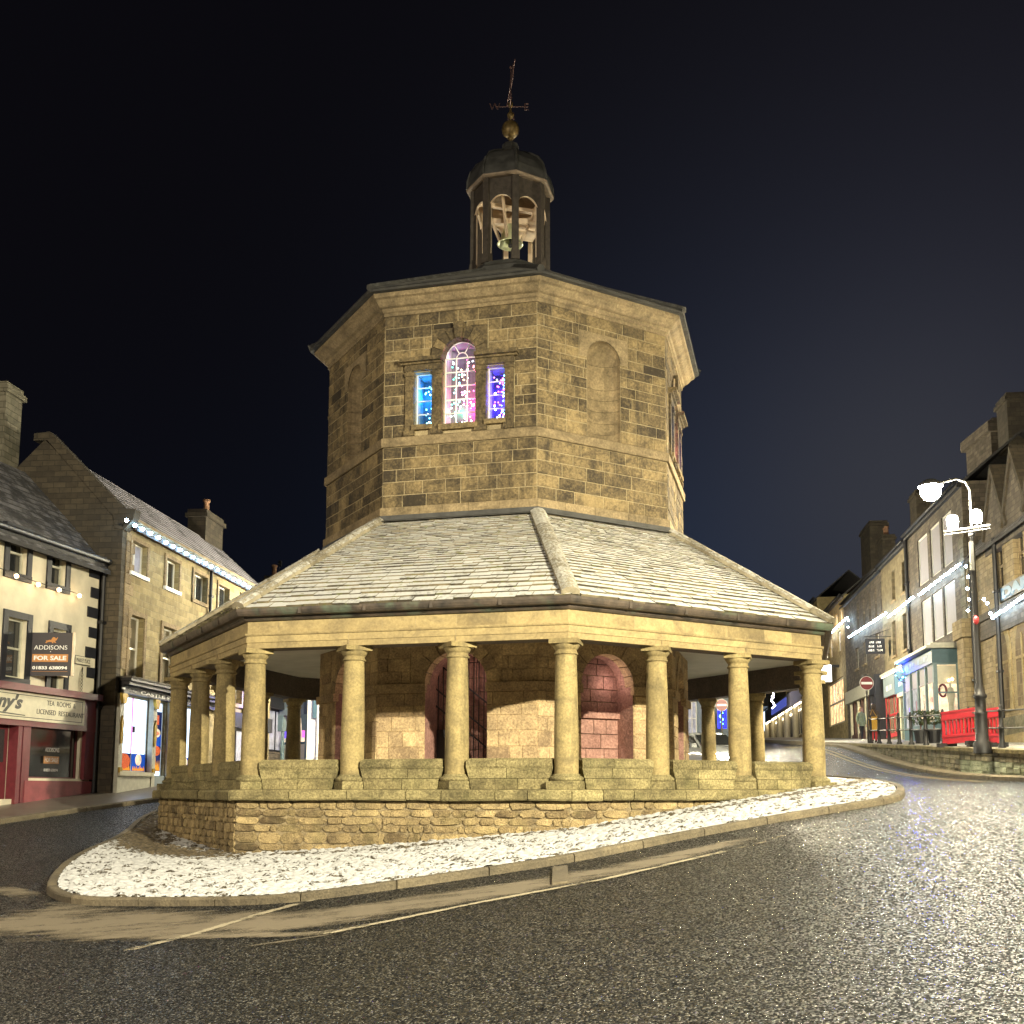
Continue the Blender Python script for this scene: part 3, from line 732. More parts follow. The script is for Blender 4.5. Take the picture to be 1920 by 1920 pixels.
# --- finial and weather vane
zball = caxis(243)
fin = None
mb = MB(); mb.smooth = True
mb.lathe([(.06, ztop - .03), (.045, caxis(262)), (.09, caxis(260)), (.05, zball - .23)], (cx, cy), 12); mb.ball((cx, cy, zball), .245, 16, 10)
mb.lathe([(.04, zball + .22), (.03, caxis(222)), (.06, caxis(221)), (.03, caxis(217))], (cx, cy), 10); mb.ball((cx, cy, caxis(216)), .095, 12, 8); mb.lathe([(.04, caxis(212)), (.03, caxis(204))], (cx, cy), 8); mb.ball((cx, cy, caxis(196)), .075, 10, 8, 1.3)
fin = part('finial', mb, M['gold'], mk)
wv = thing('weather_vane', 'dull metal weather vane with letters and slanting arrow on the cupola ball', 'weather vane', (cx, cy, caxis(205)))
mb = MB(); zv = caxis(200)
mb.tube([(cx, cy, caxis(206)), (cx, cy, caxis(150))], .022, 6)
mb.tube([(cx - .42, cy, zv), (cx + .42, cy, zv)], .014, 5); mb.tube([(cx, cy - .42, zv), (cx, cy + .42, zv)], .014, 5); mb.ball((cx, cy, caxis(126)), .04, 8, 6)
mb.tube([(cx, cy, caxis(150)), (cx, cy, caxis(127))], .012, 5)
part('spindle', mb, M['rust'], wv)
# vane blade and letters
za_ = caxis(158); mb = MB()
d = Vector((.135, -1.0, 0)).normalized(); c_ = Vector((cx, cy, za_))
mb.tube([c_ - d * 1.0, c_ + d * 1.05], .016, 5)
def vplate(pts, th=.012):
    s_ = d.cross(Vector((0, 0, 1))) * th; I = [mb.add(c_ + d * a + Vector((0, 0, z)) + s_) for a, z in pts]; J = [mb.add(c_ + d * a + Vector((0, 0, z)) - s_) for a, z in pts]
    n = len(pts); mb.face(I); mb.face(J[::-1])
    for k in range(n): mb.face([I[k], J[k], J[(k + 1) % n], I[(k + 1) % n]])
vplate([(-.15, -.03), (.1, -.2), (.35, -.16), (.6, -.22), (.75, .0), (.6, .2), (.35, .14), (.1, .18), (-.15, .03)])
vplate([(-1.0, .0), (-.78, -.09), (-.78, .09)])
part('arrow_blade', mb, M['rust'], wv)
def text_mesh(body, size=1.0, font_shear=0.0, bold=0.0, ext=.01, spacing=1.0, align='CENTER'):
    cu = bpy.data.curves.new('lettering', 'FONT'); cu.body = body; cu.size = size; cu.shear = font_shear; cu.offset = bold; cu.extrude = ext; cu.space_character = spacing; cu.align_x = align; cu.align_y = 'CENTER'; cu.resolution_u = 3
    o = bpy.data.objects.new('lettering', cu); COL.objects.link(o); bpy.context.view_layer.update()
    me = bpy.data.meshes.new_from_object(o.evaluated_get(bpy.context.evaluated_depsgraph_get()))
    bpy.data.objects.remove(o); bpy.data.curves.remove(cu); return me
def lettering(body, org, xdir, updir, size, material, parent, width=None, height=None, **k):
    me = text_mesh(body, size, **k); vs = [v.co.copy() for v in me.vertices]; fs = [tuple(p.vertices) for p in me.polygons]; bpy.data.meshes.remove(me)
    x0, x1 = min(v.x for v in vs), max(v.x for v in vs); y0, y1 = min(v.y for v in vs), max(v.y for v in vs)
    sx = (width / (x1 - x0)) if width else 1; sy = (height / (y1 - y0)) if height else (sx if width else 1)
    xd = Vector(xdir).normalized(); ud = Vector(updir).normalized(); nd = xd.cross(ud); mb = MB()
    mb.v = [Vector(org) + xd * ((v.x - (x0 + x1) / 2) * sx) + ud * ((v.y - (y0 + y1) / 2) * sy) + nd * v.z for v in vs]
    mb.f = fs; mb.mi = [0] * len(fs); mb.tn = [.5] * len(fs); mb.sm = [False] * len(fs)
    return part('lettering', mb, material, parent)
for ch, o in (('W', (-.44, 0)), ('E', (.44, 0)), ('N', (0, .44)), ('S', (0, -.44))):
    lettering(ch, (cx + o[0], cy + o[1], zv), (1, 0, 0), (0, 0, 1), .3, M['rust'], wv, height=.2, ext=.01)
# bell
bl = thing('bell', 'pale bronze bell hanging in the open cupola', 'bell', (cx - .02, cy, za - .55))
zb = za - .62; mb = MB(); mb.smooth = True
mb.lathe([(.36, zb), (.34, zb + .02), (.27, zb + .15), (.2, zb + .4), (.17, zb + .52), (.08, zb + .58), (.01, zb + .59)], (cx, cy), 20); mb.lathe([(.36, zb), (.3, zb + .01), (.2, zb + .3), (.01, zb + .4)], (cx, cy), 20)
part('bell_body', mb, M['bronze'], bl)
mb = MB(); mb.tube([(cx, cy, zb + .3), (cx, cy, zb - .02)], .025, 5); mb.ball((cx, cy, zb - .03), .06, 8, 6); part('clapper', mb, M['iron'], bl)
mb = MB(); mb.tube([(cx - .5, cy - .1, zd0 - .3), (cx - .48, cy - .1, zb1 + .05)], .012, 4); part('chain', mb, M['iron'], bl)
mb = MB(); mb.cbox((cx, cy, zb + .66), (.95, .13, .14)); mb.tube([(cx, cy, zb + .56), (cx, cy, zb + .62)], .05, 6); part('headstock', mb, M['palewood'], bl)

# ------------------------------------------------------------------ lamps
def light(name, loc, col, power, r=.1, typ='POINT', spot=None, rot=None, blend=.3):
    L = bpy.data.lights.new(name, typ); L.color = col; L.energy = power; L.shadow_soft_size = r
    if spot: L.spot_size = spot; L.spot_blend = blend
    o = bpy.data.objects.new(name, L); COL.objects.link(o); o.location = loc
    if rot: o.rotation_euler = rot
    return o
bulbmesh = {}
def bulb_mesh(key, material, r):
    if key not in bulbmesh:
        bm = bmesh.new(); bmesh.ops.create_icosphere(bm, subdivisions=1, radius=r); me = bpy.data.meshes.new('bulb'); bm.to_mesh(me); bm.free(); me.materials.append(material); me.attributes.new('tone', 'FLOAT', 'FACE')
        bulbmesh[key] = me
    return bulbmesh[key]
def add_bulbs(par, key, material, r, pts):
    me = bulb_mesh(key, material, r); b = ORG[par.name]
    for p in pts:
        o = bpy.data.objects.new('bulb', me); COL.objects.link(o); o.parent = par; o.location = Vector(p) - b
def light_string(label, pts, key, material, r, group=None, sag=.0, every=1):
    t = thing('string_lights', label, 'string lights', pts[0], group)
    mb = MB(); P = [Vector(p) + Vector((0, 0, .05)) for p in pts]; mb.tube(P, .012, 4); part('wire', mb, M['iron'], t)
    add_bulbs(t, key, material, r, pts); return t
M['bulb_white'] = glow('cold_white_bulb', (.55, .78, 1.0), 85)
M['bulb_eaves'] = glow('eaves_bulb', (.40, .70, 1.0), 95)
M['bulb_warm'] = glow('warm_white_bulb', (1.0, .66, .34), 40)
for nm, c, s in (('w', (.85, .95, 1), 14), ('p', (1, .12, .55), 10), ('r', (1, .25, .2), 9), ('g', (.1, 1, .7), 9), ('b', (.15, .35, 1), 10), ('c', (.2, .8, 1), 12), ('y', (1, .75, .4), 10), ('v', (.6, .15, 1), 9)): M['fb_' + nm] = glow('fairy_' + nm, c, s)
f1 = OF(RT, 1)
def win_lights(i):
    f = OF(RT, i)
    light('cyan_window_lamp', f.pt(cm - (so + si) / 2 - .04, -.4, (sb_ + st_) / 2 + .2), (.004, .24, 1), 26, .04)
    light('blue_window_lamp', f.pt(cm + (so + si) / 2, -.42, (sb_ + st_) / 2), (.03, .004, 1), 52, .04)
    light('white_window_lamp', f.pt(cm - hw_c * .7, -.36, zspring + .15), (.80, .55, 1), 4.5, .05)
    light('magenta_window_lamp', f.pt(cm + hw_c * .8, -.4, cb_ + .55), (1, .004, .42), 60, .05); light('green_window_lamp', f.pt(cm - hw_c * .3, -.5, cb_ + .5), (.0, 1, .55), 7, .05)
for i in (1, 3): win_lights(i)
def fairy(lab, x0, x1, z0, z1, n, cols, wfun):
    t = thing('fairy_light_curtain', lab, 'fairy lights', f1.pt((x0 + x1) / 2, -.3, z0), 'fairy light curtains in the tower window')
    mb = MB(f1.pt); k = max(2, int((x1 - x0) / .09))
    for j in range(k): x = x0 + (x1 - x0) * (j + .5) / k; mb.tube([(x, -.30, z0), (x, -.30, z1)], .002, 3)
    part('wire', mb, M['iron'], t)
    by = {}
    for _ in range(n):
        q = wfun(R()); x = x0 + (x1 - x0) * q; z = U(z0, z1); by.setdefault(cols(q, z), []).append(f1.pt(x, U(-.34, -.27), z))
    for c, P in by.items(): add_bulbs(t, c, M['fb_' + c], .018, P)
fairy('cyan and white fairy lights in the narrow left light of the tower window', cm - so + .1, cm - si - .02, sb_ + .06, st_ - .2, 42, lambda q, z: 'c' if R() < .6 else 'w', lambda r: r ** .6)
fairy('mixed white, green and pink fairy lights in the arched middle light of the tower window', cm - hw_c + .08, cm + hw_c - .02, cb_ + .04, zspring + .02, 99, lambda q, z: (random.choice('pprvw') if q > .66 else random.choice('wwwyyp') if q > .33 else random.choice('ggcw')), lambda r: r ** .75)
fairy('deep blue and violet fairy lights in the narrow right light of the tower window', cm + si + .08, cm + so - .01, sb_ + .05, st_ - .12, 70, lambda q, z: ('c' if q > .7 else random.choice('vpwb')), lambda r: r ** .8)

# ------------------------------------------------------------------ roads, island, pavements
def road_mat():
    m, nt, b = mat('wet_asphalt'); g = N(nt)
    v = g.n('ShaderNodeTexVoronoi', feature='F1'); v.inputs['Scale'].default_value = 66; g.l(g.obj(), v.inputs['Vector'])
    v2 = g.n('ShaderNodeTexVoronoi', feature='F1'); v2.inputs['Scale'].default_value = 120; g.l(g.obj(), v2.inputs['Vector'])
    sp = g.n('ShaderNodeSeparateColor'); g.l(v.outputs['Color'], sp.inputs[0])
    n = g.noise(1.1, 5); nm = g.noise(.35, 4)
    c = g.mix(sp.outputs[0], (.003, .0032, .0036), (.018, .0185, .020)); c = g.mix(g.ramp(sp.outputs[1], .9, .95), c, (.20, .195, .18))
    c = g.mix(g.math('MULTIPLY', g.ramp(n, .5, .75), .4), c, (.024, .023, .02)); 
    b.inputs['Specular Tint'].default_value = (.82, .92, 1, 1)
    # fine cracks
    vc = g.n('ShaderNodeTexVoronoi', feature='DISTANCE_TO_EDGE'); vc.inputs['Scale'].default_value = .22
    wv_ = g.n('ShaderNodeVectorMath', operation='ADD'); g.l(g.obj(), wv_.inputs[0]); nz = g.n('ShaderNodeTexNoise'); nz.inputs['Scale'].default_value = 2.2; nz.inputs['Detail'].default_value = 5; g.l(g.obj(), nz.inputs['Vector']); g.l(g.scale(nz.outputs['Color'], (.55, .55, .2)), wv_.inputs[1]); g.l(wv_.outputs[0], vc.inputs['Vector'])
    cr = g.math('MULTIPLY', g.ramp(vc.outputs['Distance'], .0045, .002), g.ramp(nm, .5, .56))
    c = g.mix(g.math('MULTIPLY', cr, .85), c, (.006, .006, .006))
    g.l(c, b.inputs['Base Color'])
    rg = g.math('ADD', .10, g.math('ADD', g.math('MULTIPLY', sp.outputs[2], .22), g.math('MULTIPLY', nm, .12))); RG = rg
    mk_ = g.ramp(sp.outputs[1], .50, .62); g.l(g.math('ADD', .02, g.math('MULTIPLY', mk_, .95)), b.inputs['Specular IOR Level'])
    g.l(g.math('ADD', RG, g.math('MULTIPLY', g.math('SUBTRACT', 1, mk_), .4)), b.inputs['Roughness'])
    h = g.math('SUBTRACT', g.math('ADD', g.math('MULTIPLY', g.math('SUBTRACT', 1, v.outputs['Distance']), 1.0), g.math('MULTIPLY', sp.outputs[1], .35)), g.math('MULTIPLY', cr, 1.2))
    fc = g.n('ShaderNodeVectorMath', operation='SUBTRACT'); g.l(v.outputs['Color'], fc.inputs[0]); fc.inputs[1].default_value = (.5, .5, .5)
    fs_ = g.scale(fc.outputs[0], (.75, .75, .1)); nn = g.n('ShaderNodeVectorMath', operation='ADD'); g.l(g.n('ShaderNodeNewGeometry').outputs['Normal'], nn.inputs[0]); g.l(fs_, nn.inputs[1]); nm_ = g.n('ShaderNodeVectorMath', operation='NORMALIZE'); g.l(nn.outputs[0], nm_.inputs[0])
    nb = g.bump(None, g.math('SUBTRACT', 1, v2.outputs['Distance']), .004, .5, nm_.outputs[0]); g.bump(b, h, .014, .7, nb)
    return m
M['road'] = road_mat()
def grid(mb, xs, ys, zf):
    X, Y = np.meshgrid(xs, ys); Z = zf(X, Y); base = len(mb.v); W = len(xs)
    for j in range(len(ys)):
        for i in range(W): mb.v.append(Vector((X[j, i], Y[j, i], Z[j, i])))
    for j in range(len(ys) - 1):
        for i in range(W - 1): mb.face((base + j * W + i, base + j * W + i + 1, base + (j + 1) * W + i + 1, base + (j + 1) * W + i))
mb = MB(); mb.smooth = True
xs = np.concatenate([np.linspace(-400, -45, 6), np.arange(-42, 43, .75), np.linspace(45, 400, 6)]); ys = np.concatenate([np.linspace(-60, -9, 8), np.arange(-8, 62, .75), np.arange(63, 160, 3), np.linspace(165, 800, 6)])
def far_z(X, Y): return gz_arr(np.clip(X, -60, 70), np.clip(Y, -25, 190))
grid(mb, xs, ys, far_z)
struct('road', mb, M['road'])

# island outline from surveyed kerb points
ISL = [on_ground(x, y) for x, y in ((80, 1668), (100, 1688), (150, 1698), (230, 1699), (360, 1699), (500, 1697), (640, 1682), (760, 1665), (910, 1643), (1060, 1620), (1180, 1596), (1300, 1571), (1430, 1547), (1560, 1525), (1640, 1512), (1688, 1503), (1696, 1495))]
ISL = [Vector((p.x, p.y)) for p in ISL]
ISL += [Vector(p) for p in ((7.0, 20.7), (7.45, 22.6), (8.3, 27), (8.3, 31), (6.5, 35.0), (2.5, 37.8), (-2.5, 38.2), (-7, 36.5), (-10, 32), (-10.4, 28.5))]
ISL += [Vector((on_ground(x, y).x, on_ground(x, y).y)) for x, y in ((225, 1572), (130, 1612))]
def chaikin(P, it=2):
    for _ in range(it): P = [q for a, b in zip(P, P[1:] + P[:1]) for q in (a * .75 + b * .25, a * .25 + b * .75)]
    return P
ISL = chaikin(ISL)
def resample(P, step, closed=True):
    Q = P + ([P[0]] if closed else []); out = []; acc = 0
    for a, b in zip(Q, Q[1:]):
        L = (b - a).length; t = acc
        while t < L: out.append(a + (b - a) * (t / L)); t += step
        acc = t - L
    return out
KH = .115
def inset(P, w):
    n = len(P); out = []
    for k in range(n):
        t = (P[(k + 1) % n] - P[k - 1]).normalized(); out.append(P[k] + Vector((-t.y, t.x)) * w)
    return out
K0 = resample(ISL, .25); K1 = inset(K0, .14)
M['kerb'] = stone('worn_kerb_stone', (.075, .062, .04), (.20, .165, .105), stain=(.04, .035, .028), st=.55, tone=.6, scale=5, bump=.008)
def kerb_run(mb, A, B, h, closed=True, ln=3):
    n = len(A); T = U(.3, .7)
    for k in range(n if closed else n - 1):
        if k % ln == 0: T = U(.15, .85)
        mb.t = T; a, b, c, d_ = A[k], A[(k + 1) % n], B[(k + 1) % n], B[k]
        g0, g1 = (.03 if k % ln == 0 else 0), (.03 if k % ln == ln - 1 else 0)
        def sec(p, q):
            z = gz(p.x, p.y); return [(p.x, p.y, z - .1), (p.x, p.y, z + h - .035), (p.x * .9 + q.x * .1, p.y * .9 + q.y * .1, z + h - .01), (p.x * .75 + q.x * .25, p.y * .75 + q.y * .25, z + h), (q.x, q.y, z + h), (q.x, q.y, z)]
        p0, q0 = a + (b - a) * g0, d_ + (c - d_) * g0; p1, q1 = b - (b - a) * g1, c - (c - d_) * g1
        mb.loft([sec(p0, q0), sec(p1, q1)], True, (g0 > 0, g1 > 0))
mb = MB(); kerb_run(mb, K0, K1, KH, True, 5); struct('island_kerb', mb, M['kerb'])
# cobbles: real domed setts, half buried in snow
def cobble_mat():
    m, nt, b = mat('snow_on_cobbles'); g = N(nt)
    at_ = g.n('ShaderNodeAttribute', attribute_name='dome').outputs['Fac']; sh = g.n('ShaderNodeAttribute', attribute_name='clear').outputs['Fac']
    n = g.noise(2.2, 6, rough=.7); nf = g.noise(26, 4); n1 = g.noise(9, 4)
    k = g.math('ADD', g.math('ADD', g.math('MULTIPLY', n, .3), g.math('MULTIPLY', nf, .8)), g.math('ADD', g.math('MULTIPLY', n1, .45), g.math('MULTIPLY', at_, .16)))
    k = g.math('SUBTRACT', k, g.math('MULTIPLY', sh, .5))
    f = g.ramp(k, .57, .68)
    base = g.mix(g.ramp(n1, .3, .7), (.03, .025, .016), (.16, .125, .075))
    g.l(g.mix(g.math('MULTIPLY', f, .95), base, (.52, .53, .54)), b.inputs['Base Color']); b.inputs['Roughness'].default_value = .75
    nb = g.bump(None, nf, .012); g.bump(b, g.math('ADD', g.math('MULTIPLY', f, .6), n1), .022, 1, nb); return m
M['cobble'] = cobble_mat()
poly = np.array([(p.x, p.y) for p in K1])
def inside(X, Y):
    c = np.zeros(X.shape, bool); n = len(poly); j = n - 1
    for i in range(n):
        xi, yi = poly[i]; xj, yj = poly[j]
        hit = ((yi > Y) != (yj > Y)) & (X < (xj - xi) * (Y - yi) / (yj - yi + 1e-12) + xi); c ^= hit; j = i
    return c
def cob(X, Y):
    ang = .15; u = X * math.cos(ang) + Y * math.sin(ang); v = -X * math.sin(ang) + Y * math.cos(ang)
    v = v + .05 * np.sin(u * 1.3) + .03 * np.sin(u * 3.1 + 1); rh = .115; r = np.floor(v / rh); fv = v / rh - r
    h1 = np.modf(np.abs(np.sin(r * 12.9898) * 43758.5))[0]; wd = .14 + .07 * h1
    u2 = u / wd + h1 * 7 + .18 * np.sin(r * 2.3 + u * 4); c = np.floor(u2); fu = u2 - c
    hh = np.modf(np.abs(np.sin(c * 78.233 + r * 37.719) * 43758.5))[0]
    dm = (1 - np.abs(2 * fu - 1) ** 3.5) * (1 - np.abs(2 * fv - 1) ** 3); return np.clip(dm, 0, 1), hh
st = .027
gx = np.arange(-11, 9, st); gy = np.arange(13, 38.5, st)
X, Y = np.meshgrid(gx, gy); rr = np.hypot(X - C0.x, Y - C0.y)
keep = inside(X, Y) & (rr > 7.6) & ((Y < 27) | (X < -7.5))
dm, hh = cob(X, Y)
Z = gz_arr(X, Y) + KH - .035 + dm * (.02 + .03 * hh)
# trodden / swept strip along the wall foot on the shaded side
clear = np.clip(1.15 - np.abs(rr - 8.9) / .75, 0, 1) * np.clip((-5.0 - X) / 1.6, 0, 1)
edge = np.clip(1 - (np.abs(rr - 8.75)) / .28, 0, 1) * .55
clear = np.maximum(clear, edge) + .5 * np.clip((hh - .62) / .3, 0, 1) * (dm > .2) + .55 * np.clip(.4 - dm, 0, 1) + .10 * np.clip((X - 3) / 3, 0, 1)
clear = clear + .75 * np.exp(-(((X + 6.6) / .8) ** 2 + ((Y - 15.15) / .3) ** 2))
idx = -np.ones(X.shape, int); idx[keep] = np.arange(keep.sum())
V = np.stack([X[keep], Y[keep], Z[keep]], 1)
q = keep[:-1, :-1] & keep[1:, :-1] & keep[:-1, 1:] & keep[1:, 1:]
Q = np.stack([idx[:-1, :-1][q], idx[:-1, 1:][q], idx[1:, 1:][q], idx[1:, :-1][q]], 1)
me = bpy.data.meshes.new('cobbled_island'); me.from_pydata(V.tolist(), [], Q.tolist()); me.materials.append(M['cobble'])
a_ = me.attributes.new('dome', 'FLOAT', 'POINT'); a_.data.foreach_set('value', dm[keep].astype(np.float32)); a_ = me.attributes.new('clear', 'FLOAT', 'POINT'); a_.data.foreach_set('value', clear[keep].astype(np.float32))
me.polygons.foreach_set('use_smooth', [True] * len(Q))
o = bpy.data.objects.new('cobbled_island', me); COL.objects.link(o); o['kind'] = 'structure'
mb = MB(); mb.smooth = True                # bedding under the setts, and the part behind the market house
gs = np.arange(-11, 9.1, .5); base = inset(K0, .1)
cen = mb.add((C0.x, C0.y, gz(C0.x, C0.y) + KH - .03)); ring = []
rings = [[mb.add((C0.x + (p.x - C0.x) * t, C0.y + (p.y - C0.y) * t, gz(C0.x + (p.x - C0.x) * t, C0.y + (p.y - C0.y) * t) + KH - .04)) for p in base] for t in (1, .9, .8, .7, .6, .4)]
for a, b in zip(rings, rings[1:]):
    for k in range(len(base)): mb.face((a[k], a[(k + 1) % len(base)], b[(k + 1) % len(base)], b[k]))
struct('island_bed', mb, M['cobble'])
# frosted, gritty strip along the kerb and the road markings
def frost_mat(name, col, lo, hi, sc, amt=1.0, feather=True):
    m, nt, b = mat(name); g = N(nt); n = g.noise(sc, 7, rough=.72); n2 = g.noise(60, 3)
    e = g.n('ShaderNodeAttribute', attribute_name='edge').outputs['Fac']
    st_ = g.noise(1.0, 6, vec=g.scale(g.obj(), (.8, 5.0, 1)), rough=.75)
    k = g.math('ADD', g.math('ADD', g.math('MULTIPLY', g.math('SUBTRACT', n, .5), 1.3), g.math('ADD', .5, g.math('MULTIPLY', g.math('SUBTRACT', st_, .5), 1.5))), g.math('ADD', g.math('MULTIPLY', g.math('SUBTRACT', n2, .5), .35), g.math('MULTIPLY', g.math('SUBTRACT', e, .5), .75 if feather else .3)))
    f = g.math('MULTIPLY', g.ramp(k, lo, hi), amt)
    c = g.mix(n2, tuple(x * .6 for x in col), tuple(x * 1.25 for x in col)); g.l(c, b.inputs['Base Color']); b.inputs['Roughness'].default_value = .8; g.l(f, b.inputs['Alpha'])
    g.bump(b, n2, .01); return m
M['frost'] = frost_mat('frosted_grit', (.185, .155, .108), .34, .80, 1.4, .9)
M['marking'] = frost_mat('worn_white_paint', (.38, .335, .235), .30, .52, 5, .92, False)
def ribbon(name, pts, w0, w1, mat_, dz, feather=0.0, sub=.4):
    P = []
    for a, b in zip(pts, pts[1:]):
        n = max(1, int((b - a).length / sub)); P += [a + (b - a) * (k / n) for k in range(n)]
    P.append(pts[-1]); V = []; E = []; Fc = []; cols = 7
    for k, p in enumerate(P):
        t = (P[min(k + 1, len(P) - 1)] - P[max(k - 1, 0)]).normalized(); nrm = Vector((-t.y, t.x)); w = w0 + (w1 - w0) * k / (len(P) - 1)
        for j in range(cols):
            q = p + nrm * w * (j / (cols - 1) - .5); V.append((q.x, q.y, gz(q.x, q.y) + dz))
            s_ = min(1, min(k, len(P) - 1 - k) / 3); E.append(min(s_, 1 - abs(2 * j / (cols - 1) - 1) ** 2))
    for k in range(len(P) - 1):
        for j in range(cols - 1): a = k * cols + j; Fc.append((a, a + 1, a + cols + 1, a + cols))
    me = bpy.data.meshes.new(name); me.from_pydata(V, [], Fc); me.materials.append(mat_)
    a_ = me.attributes.new('edge', 'FLOAT', 'POINT'); a_.data.foreach_set('value', E)
    o = bpy.data.objects.new(name, me); COL.objects.link(o); o['kind'] = 'structure'; return o
g2 = lambda x, y: Vector((on_ground(x, y).x, on_ground(x, y).y))
ribbon('frosted_gutter', [g2(-60, 1715), g2(120, 1728), g2(350, 1736), g2(600, 1722), g2(830, 1686), g2(1000, 1659), g2(1150, 1632), g2(1300, 1598), g2(1440, 1565)], 2.7, .45, M['frost'], .006)
ribbon('frosted_gutter', [g2(-80, 1665), g2(10, 1668), g2(75, 1690)], .55, .5, M['frost'], .007)
ribbon('frosted_gutter', [g2(60, 1752), g2(350, 1756), g2(600, 1752), g2(780, 1722)], .5, .3, M['frost'], .011)
ribbon('road_marking', [g2(590, 1757), g2(900, 1694), g2(1130, 1651), g2(1260, 1621), g2(1360, 1598)], .12, .12, M['marking'], .015)
ribbon('road_marking', [g2(1375, 1594), g2(1430, 1581), g2(1470, 1568)], .09, .09, M['marking'], .015)
ribbon('road_marking', [g2(300, 1826), g2(430, 1800), g2(570, 1766)], .075, .06, M['frost'], .016)
ribbon('road_marking', [g2(235, 1785), g2(370, 1752), g2(480, 1718), g2(610, 1682)], .16, .16, M['marking'], .016)
ribbon('road_marking', [g2(0, 1772), g2(120, 1752), g2(260, 1726)], .06, .08, M['frost'], .016)
ribbon('tyre_streak', [g2(380, 1790), g2(600, 1758), g2(760, 1738)], .12, .08, M['frost'], .019)
M['crack'] = plain('wet_crack', (.003, .003, .003), .5)
def crack(px, w):
    P = [g2(*q) for q in px]; Q = []
    for a, b in zip(P, P[1:]):
        n = max(2, int((b - a).length / .12)); nr = Vector((-(b - a).y, (b - a).x)).normalized(); Q += [a + (b - a) * (k / n) + nr * U(-.02, .02) for k in range(n)]
    mb = MB(); ws = [w * U(.3, 1) for _ in Q]; rows = []
    for k, p in enumerate(Q):
        t = (Q[min(k + 1, len(Q) - 1)] - Q[max(k - 1, 0)]).normalized(); nr = Vector((-t.y, t.x)) * ws[k]; rows.append([(p.x - nr.x, p.y - nr.y, gz(p.x - nr.x, p.y - nr.y) + .006), (p.x + nr.x, p.y + nr.y, gz(p.x + nr.x, p.y + nr.y) + .006)])
    mb.loft(rows, False); struct('road_crack', mb, M['crack'])
crack([(1000, 1748), (1130, 1741), (1290, 1729), (1440, 1722), (1600, 1718)], .012)
crack([(1640, 1722), (1760, 1714), (1860, 1706), (1930, 1700)], .014)
crack([(1440, 1801), (1520, 1812), (1570, 1833), (1640, 1842)], .012)
crack([(1180, 1738), (1300, 1744), (1420, 1741)], .007)
# drain stone by the kerb
mb = MB(); q = [on_ground(x, y) for x, y in ((1035, 1660), (1067, 1656), (1064, 1626), (1036, 1629))]
I = [mb.add((p.x, p.y, gz(p.x, p.y) - .02)) for p in q]; J = [mb.add((p.x, p.y, gz(p.x, p.y) + .03)) for p in q]
mb.face(J)
for k in range(4): mb.face([I[k], I[(k + 1) % 4], J[(k + 1) % 4], J[k]])
ds = part('drain_slab', mb, M['kerb'], None, origin=q[0]); finish(ds, 'pale square stone slab set in the gutter by the island kerb', 'stone slab')
# left pavement
M['paving'] = plain('wet_paving', (.14, .125, .105), .38, var=.35, scale=2.2, bump=.004)
M['snowpave'] = snowy('frosted_paving', (.10, .09, .075), (.24, .22, .18), .75, lo=.42, hi=.6, sc=3, snowc=(.55, .55, .54))
KL = [Vector(p) for p in ((-17.5, 6), (-14.9, 19), (-13.15, 26.4), (-12.1, 29.6), (-11.1, 32.2), (-10.75, 36), (-10.1, 45), (-9.3, 54), (-8.6, 62))]
KLr = resample(KL, .5, False); KLi = [p + Vector((-.15, .0)) for p in KLr]
mb = MB(); kerb_run(mb, KLr, KLi, .12, False, 3); struct('pavement_kerb', mb, M['kerb'])
mb = MB(); rows = []
for p in KLi: rows.append([(p.x - t, p.y, gz(p.x, p.y) + .118 + .022 * min(t, 3.5)) for t in (0, 1.2, 2.6, 4.5, 8)])
mb.loft(rows, False); struct('pavement', mb, M['paving'])
# right raised pavement, its retaining wall and kerb
KR = [Vector((wallX(y), y)) for y in np.arange(24.5, 110, .6)]
KR = [Vector((20.5, 19.6)), Vector((16.5, 21.1)), Vector((14.0, 22.7)), Vector((12.5, 23.9))] + KR
KR = resample(KR, .5, False)
pz = lambda p: pav_z(p.x, p.y) if p.y > 26 else .95
pv = thing('retaining_wall', 'low stone retaining wall curving below the raised pavement and black railing', 'wall', (12, 28, gz(12, 28)))
M['retwall'] = stone('damp_retaining_stone', (.07, .065, .045), (.30, .27, .18), stain=(.04, .045, .03), st=.6, tone=.6, scale=4, bump=.015, green=.35)
M['greenstone'] = stone('pale_green_stone', (.12, .15, .10), (.42, .46, .34), stain=(.05, .06, .04), st=.5, tone=.6, scale=4, bump=.015, green=.1)  # paler, greener stone for the lower courses at the near end
mb = MB(); KW = [p for p in KR if p.y < 49]
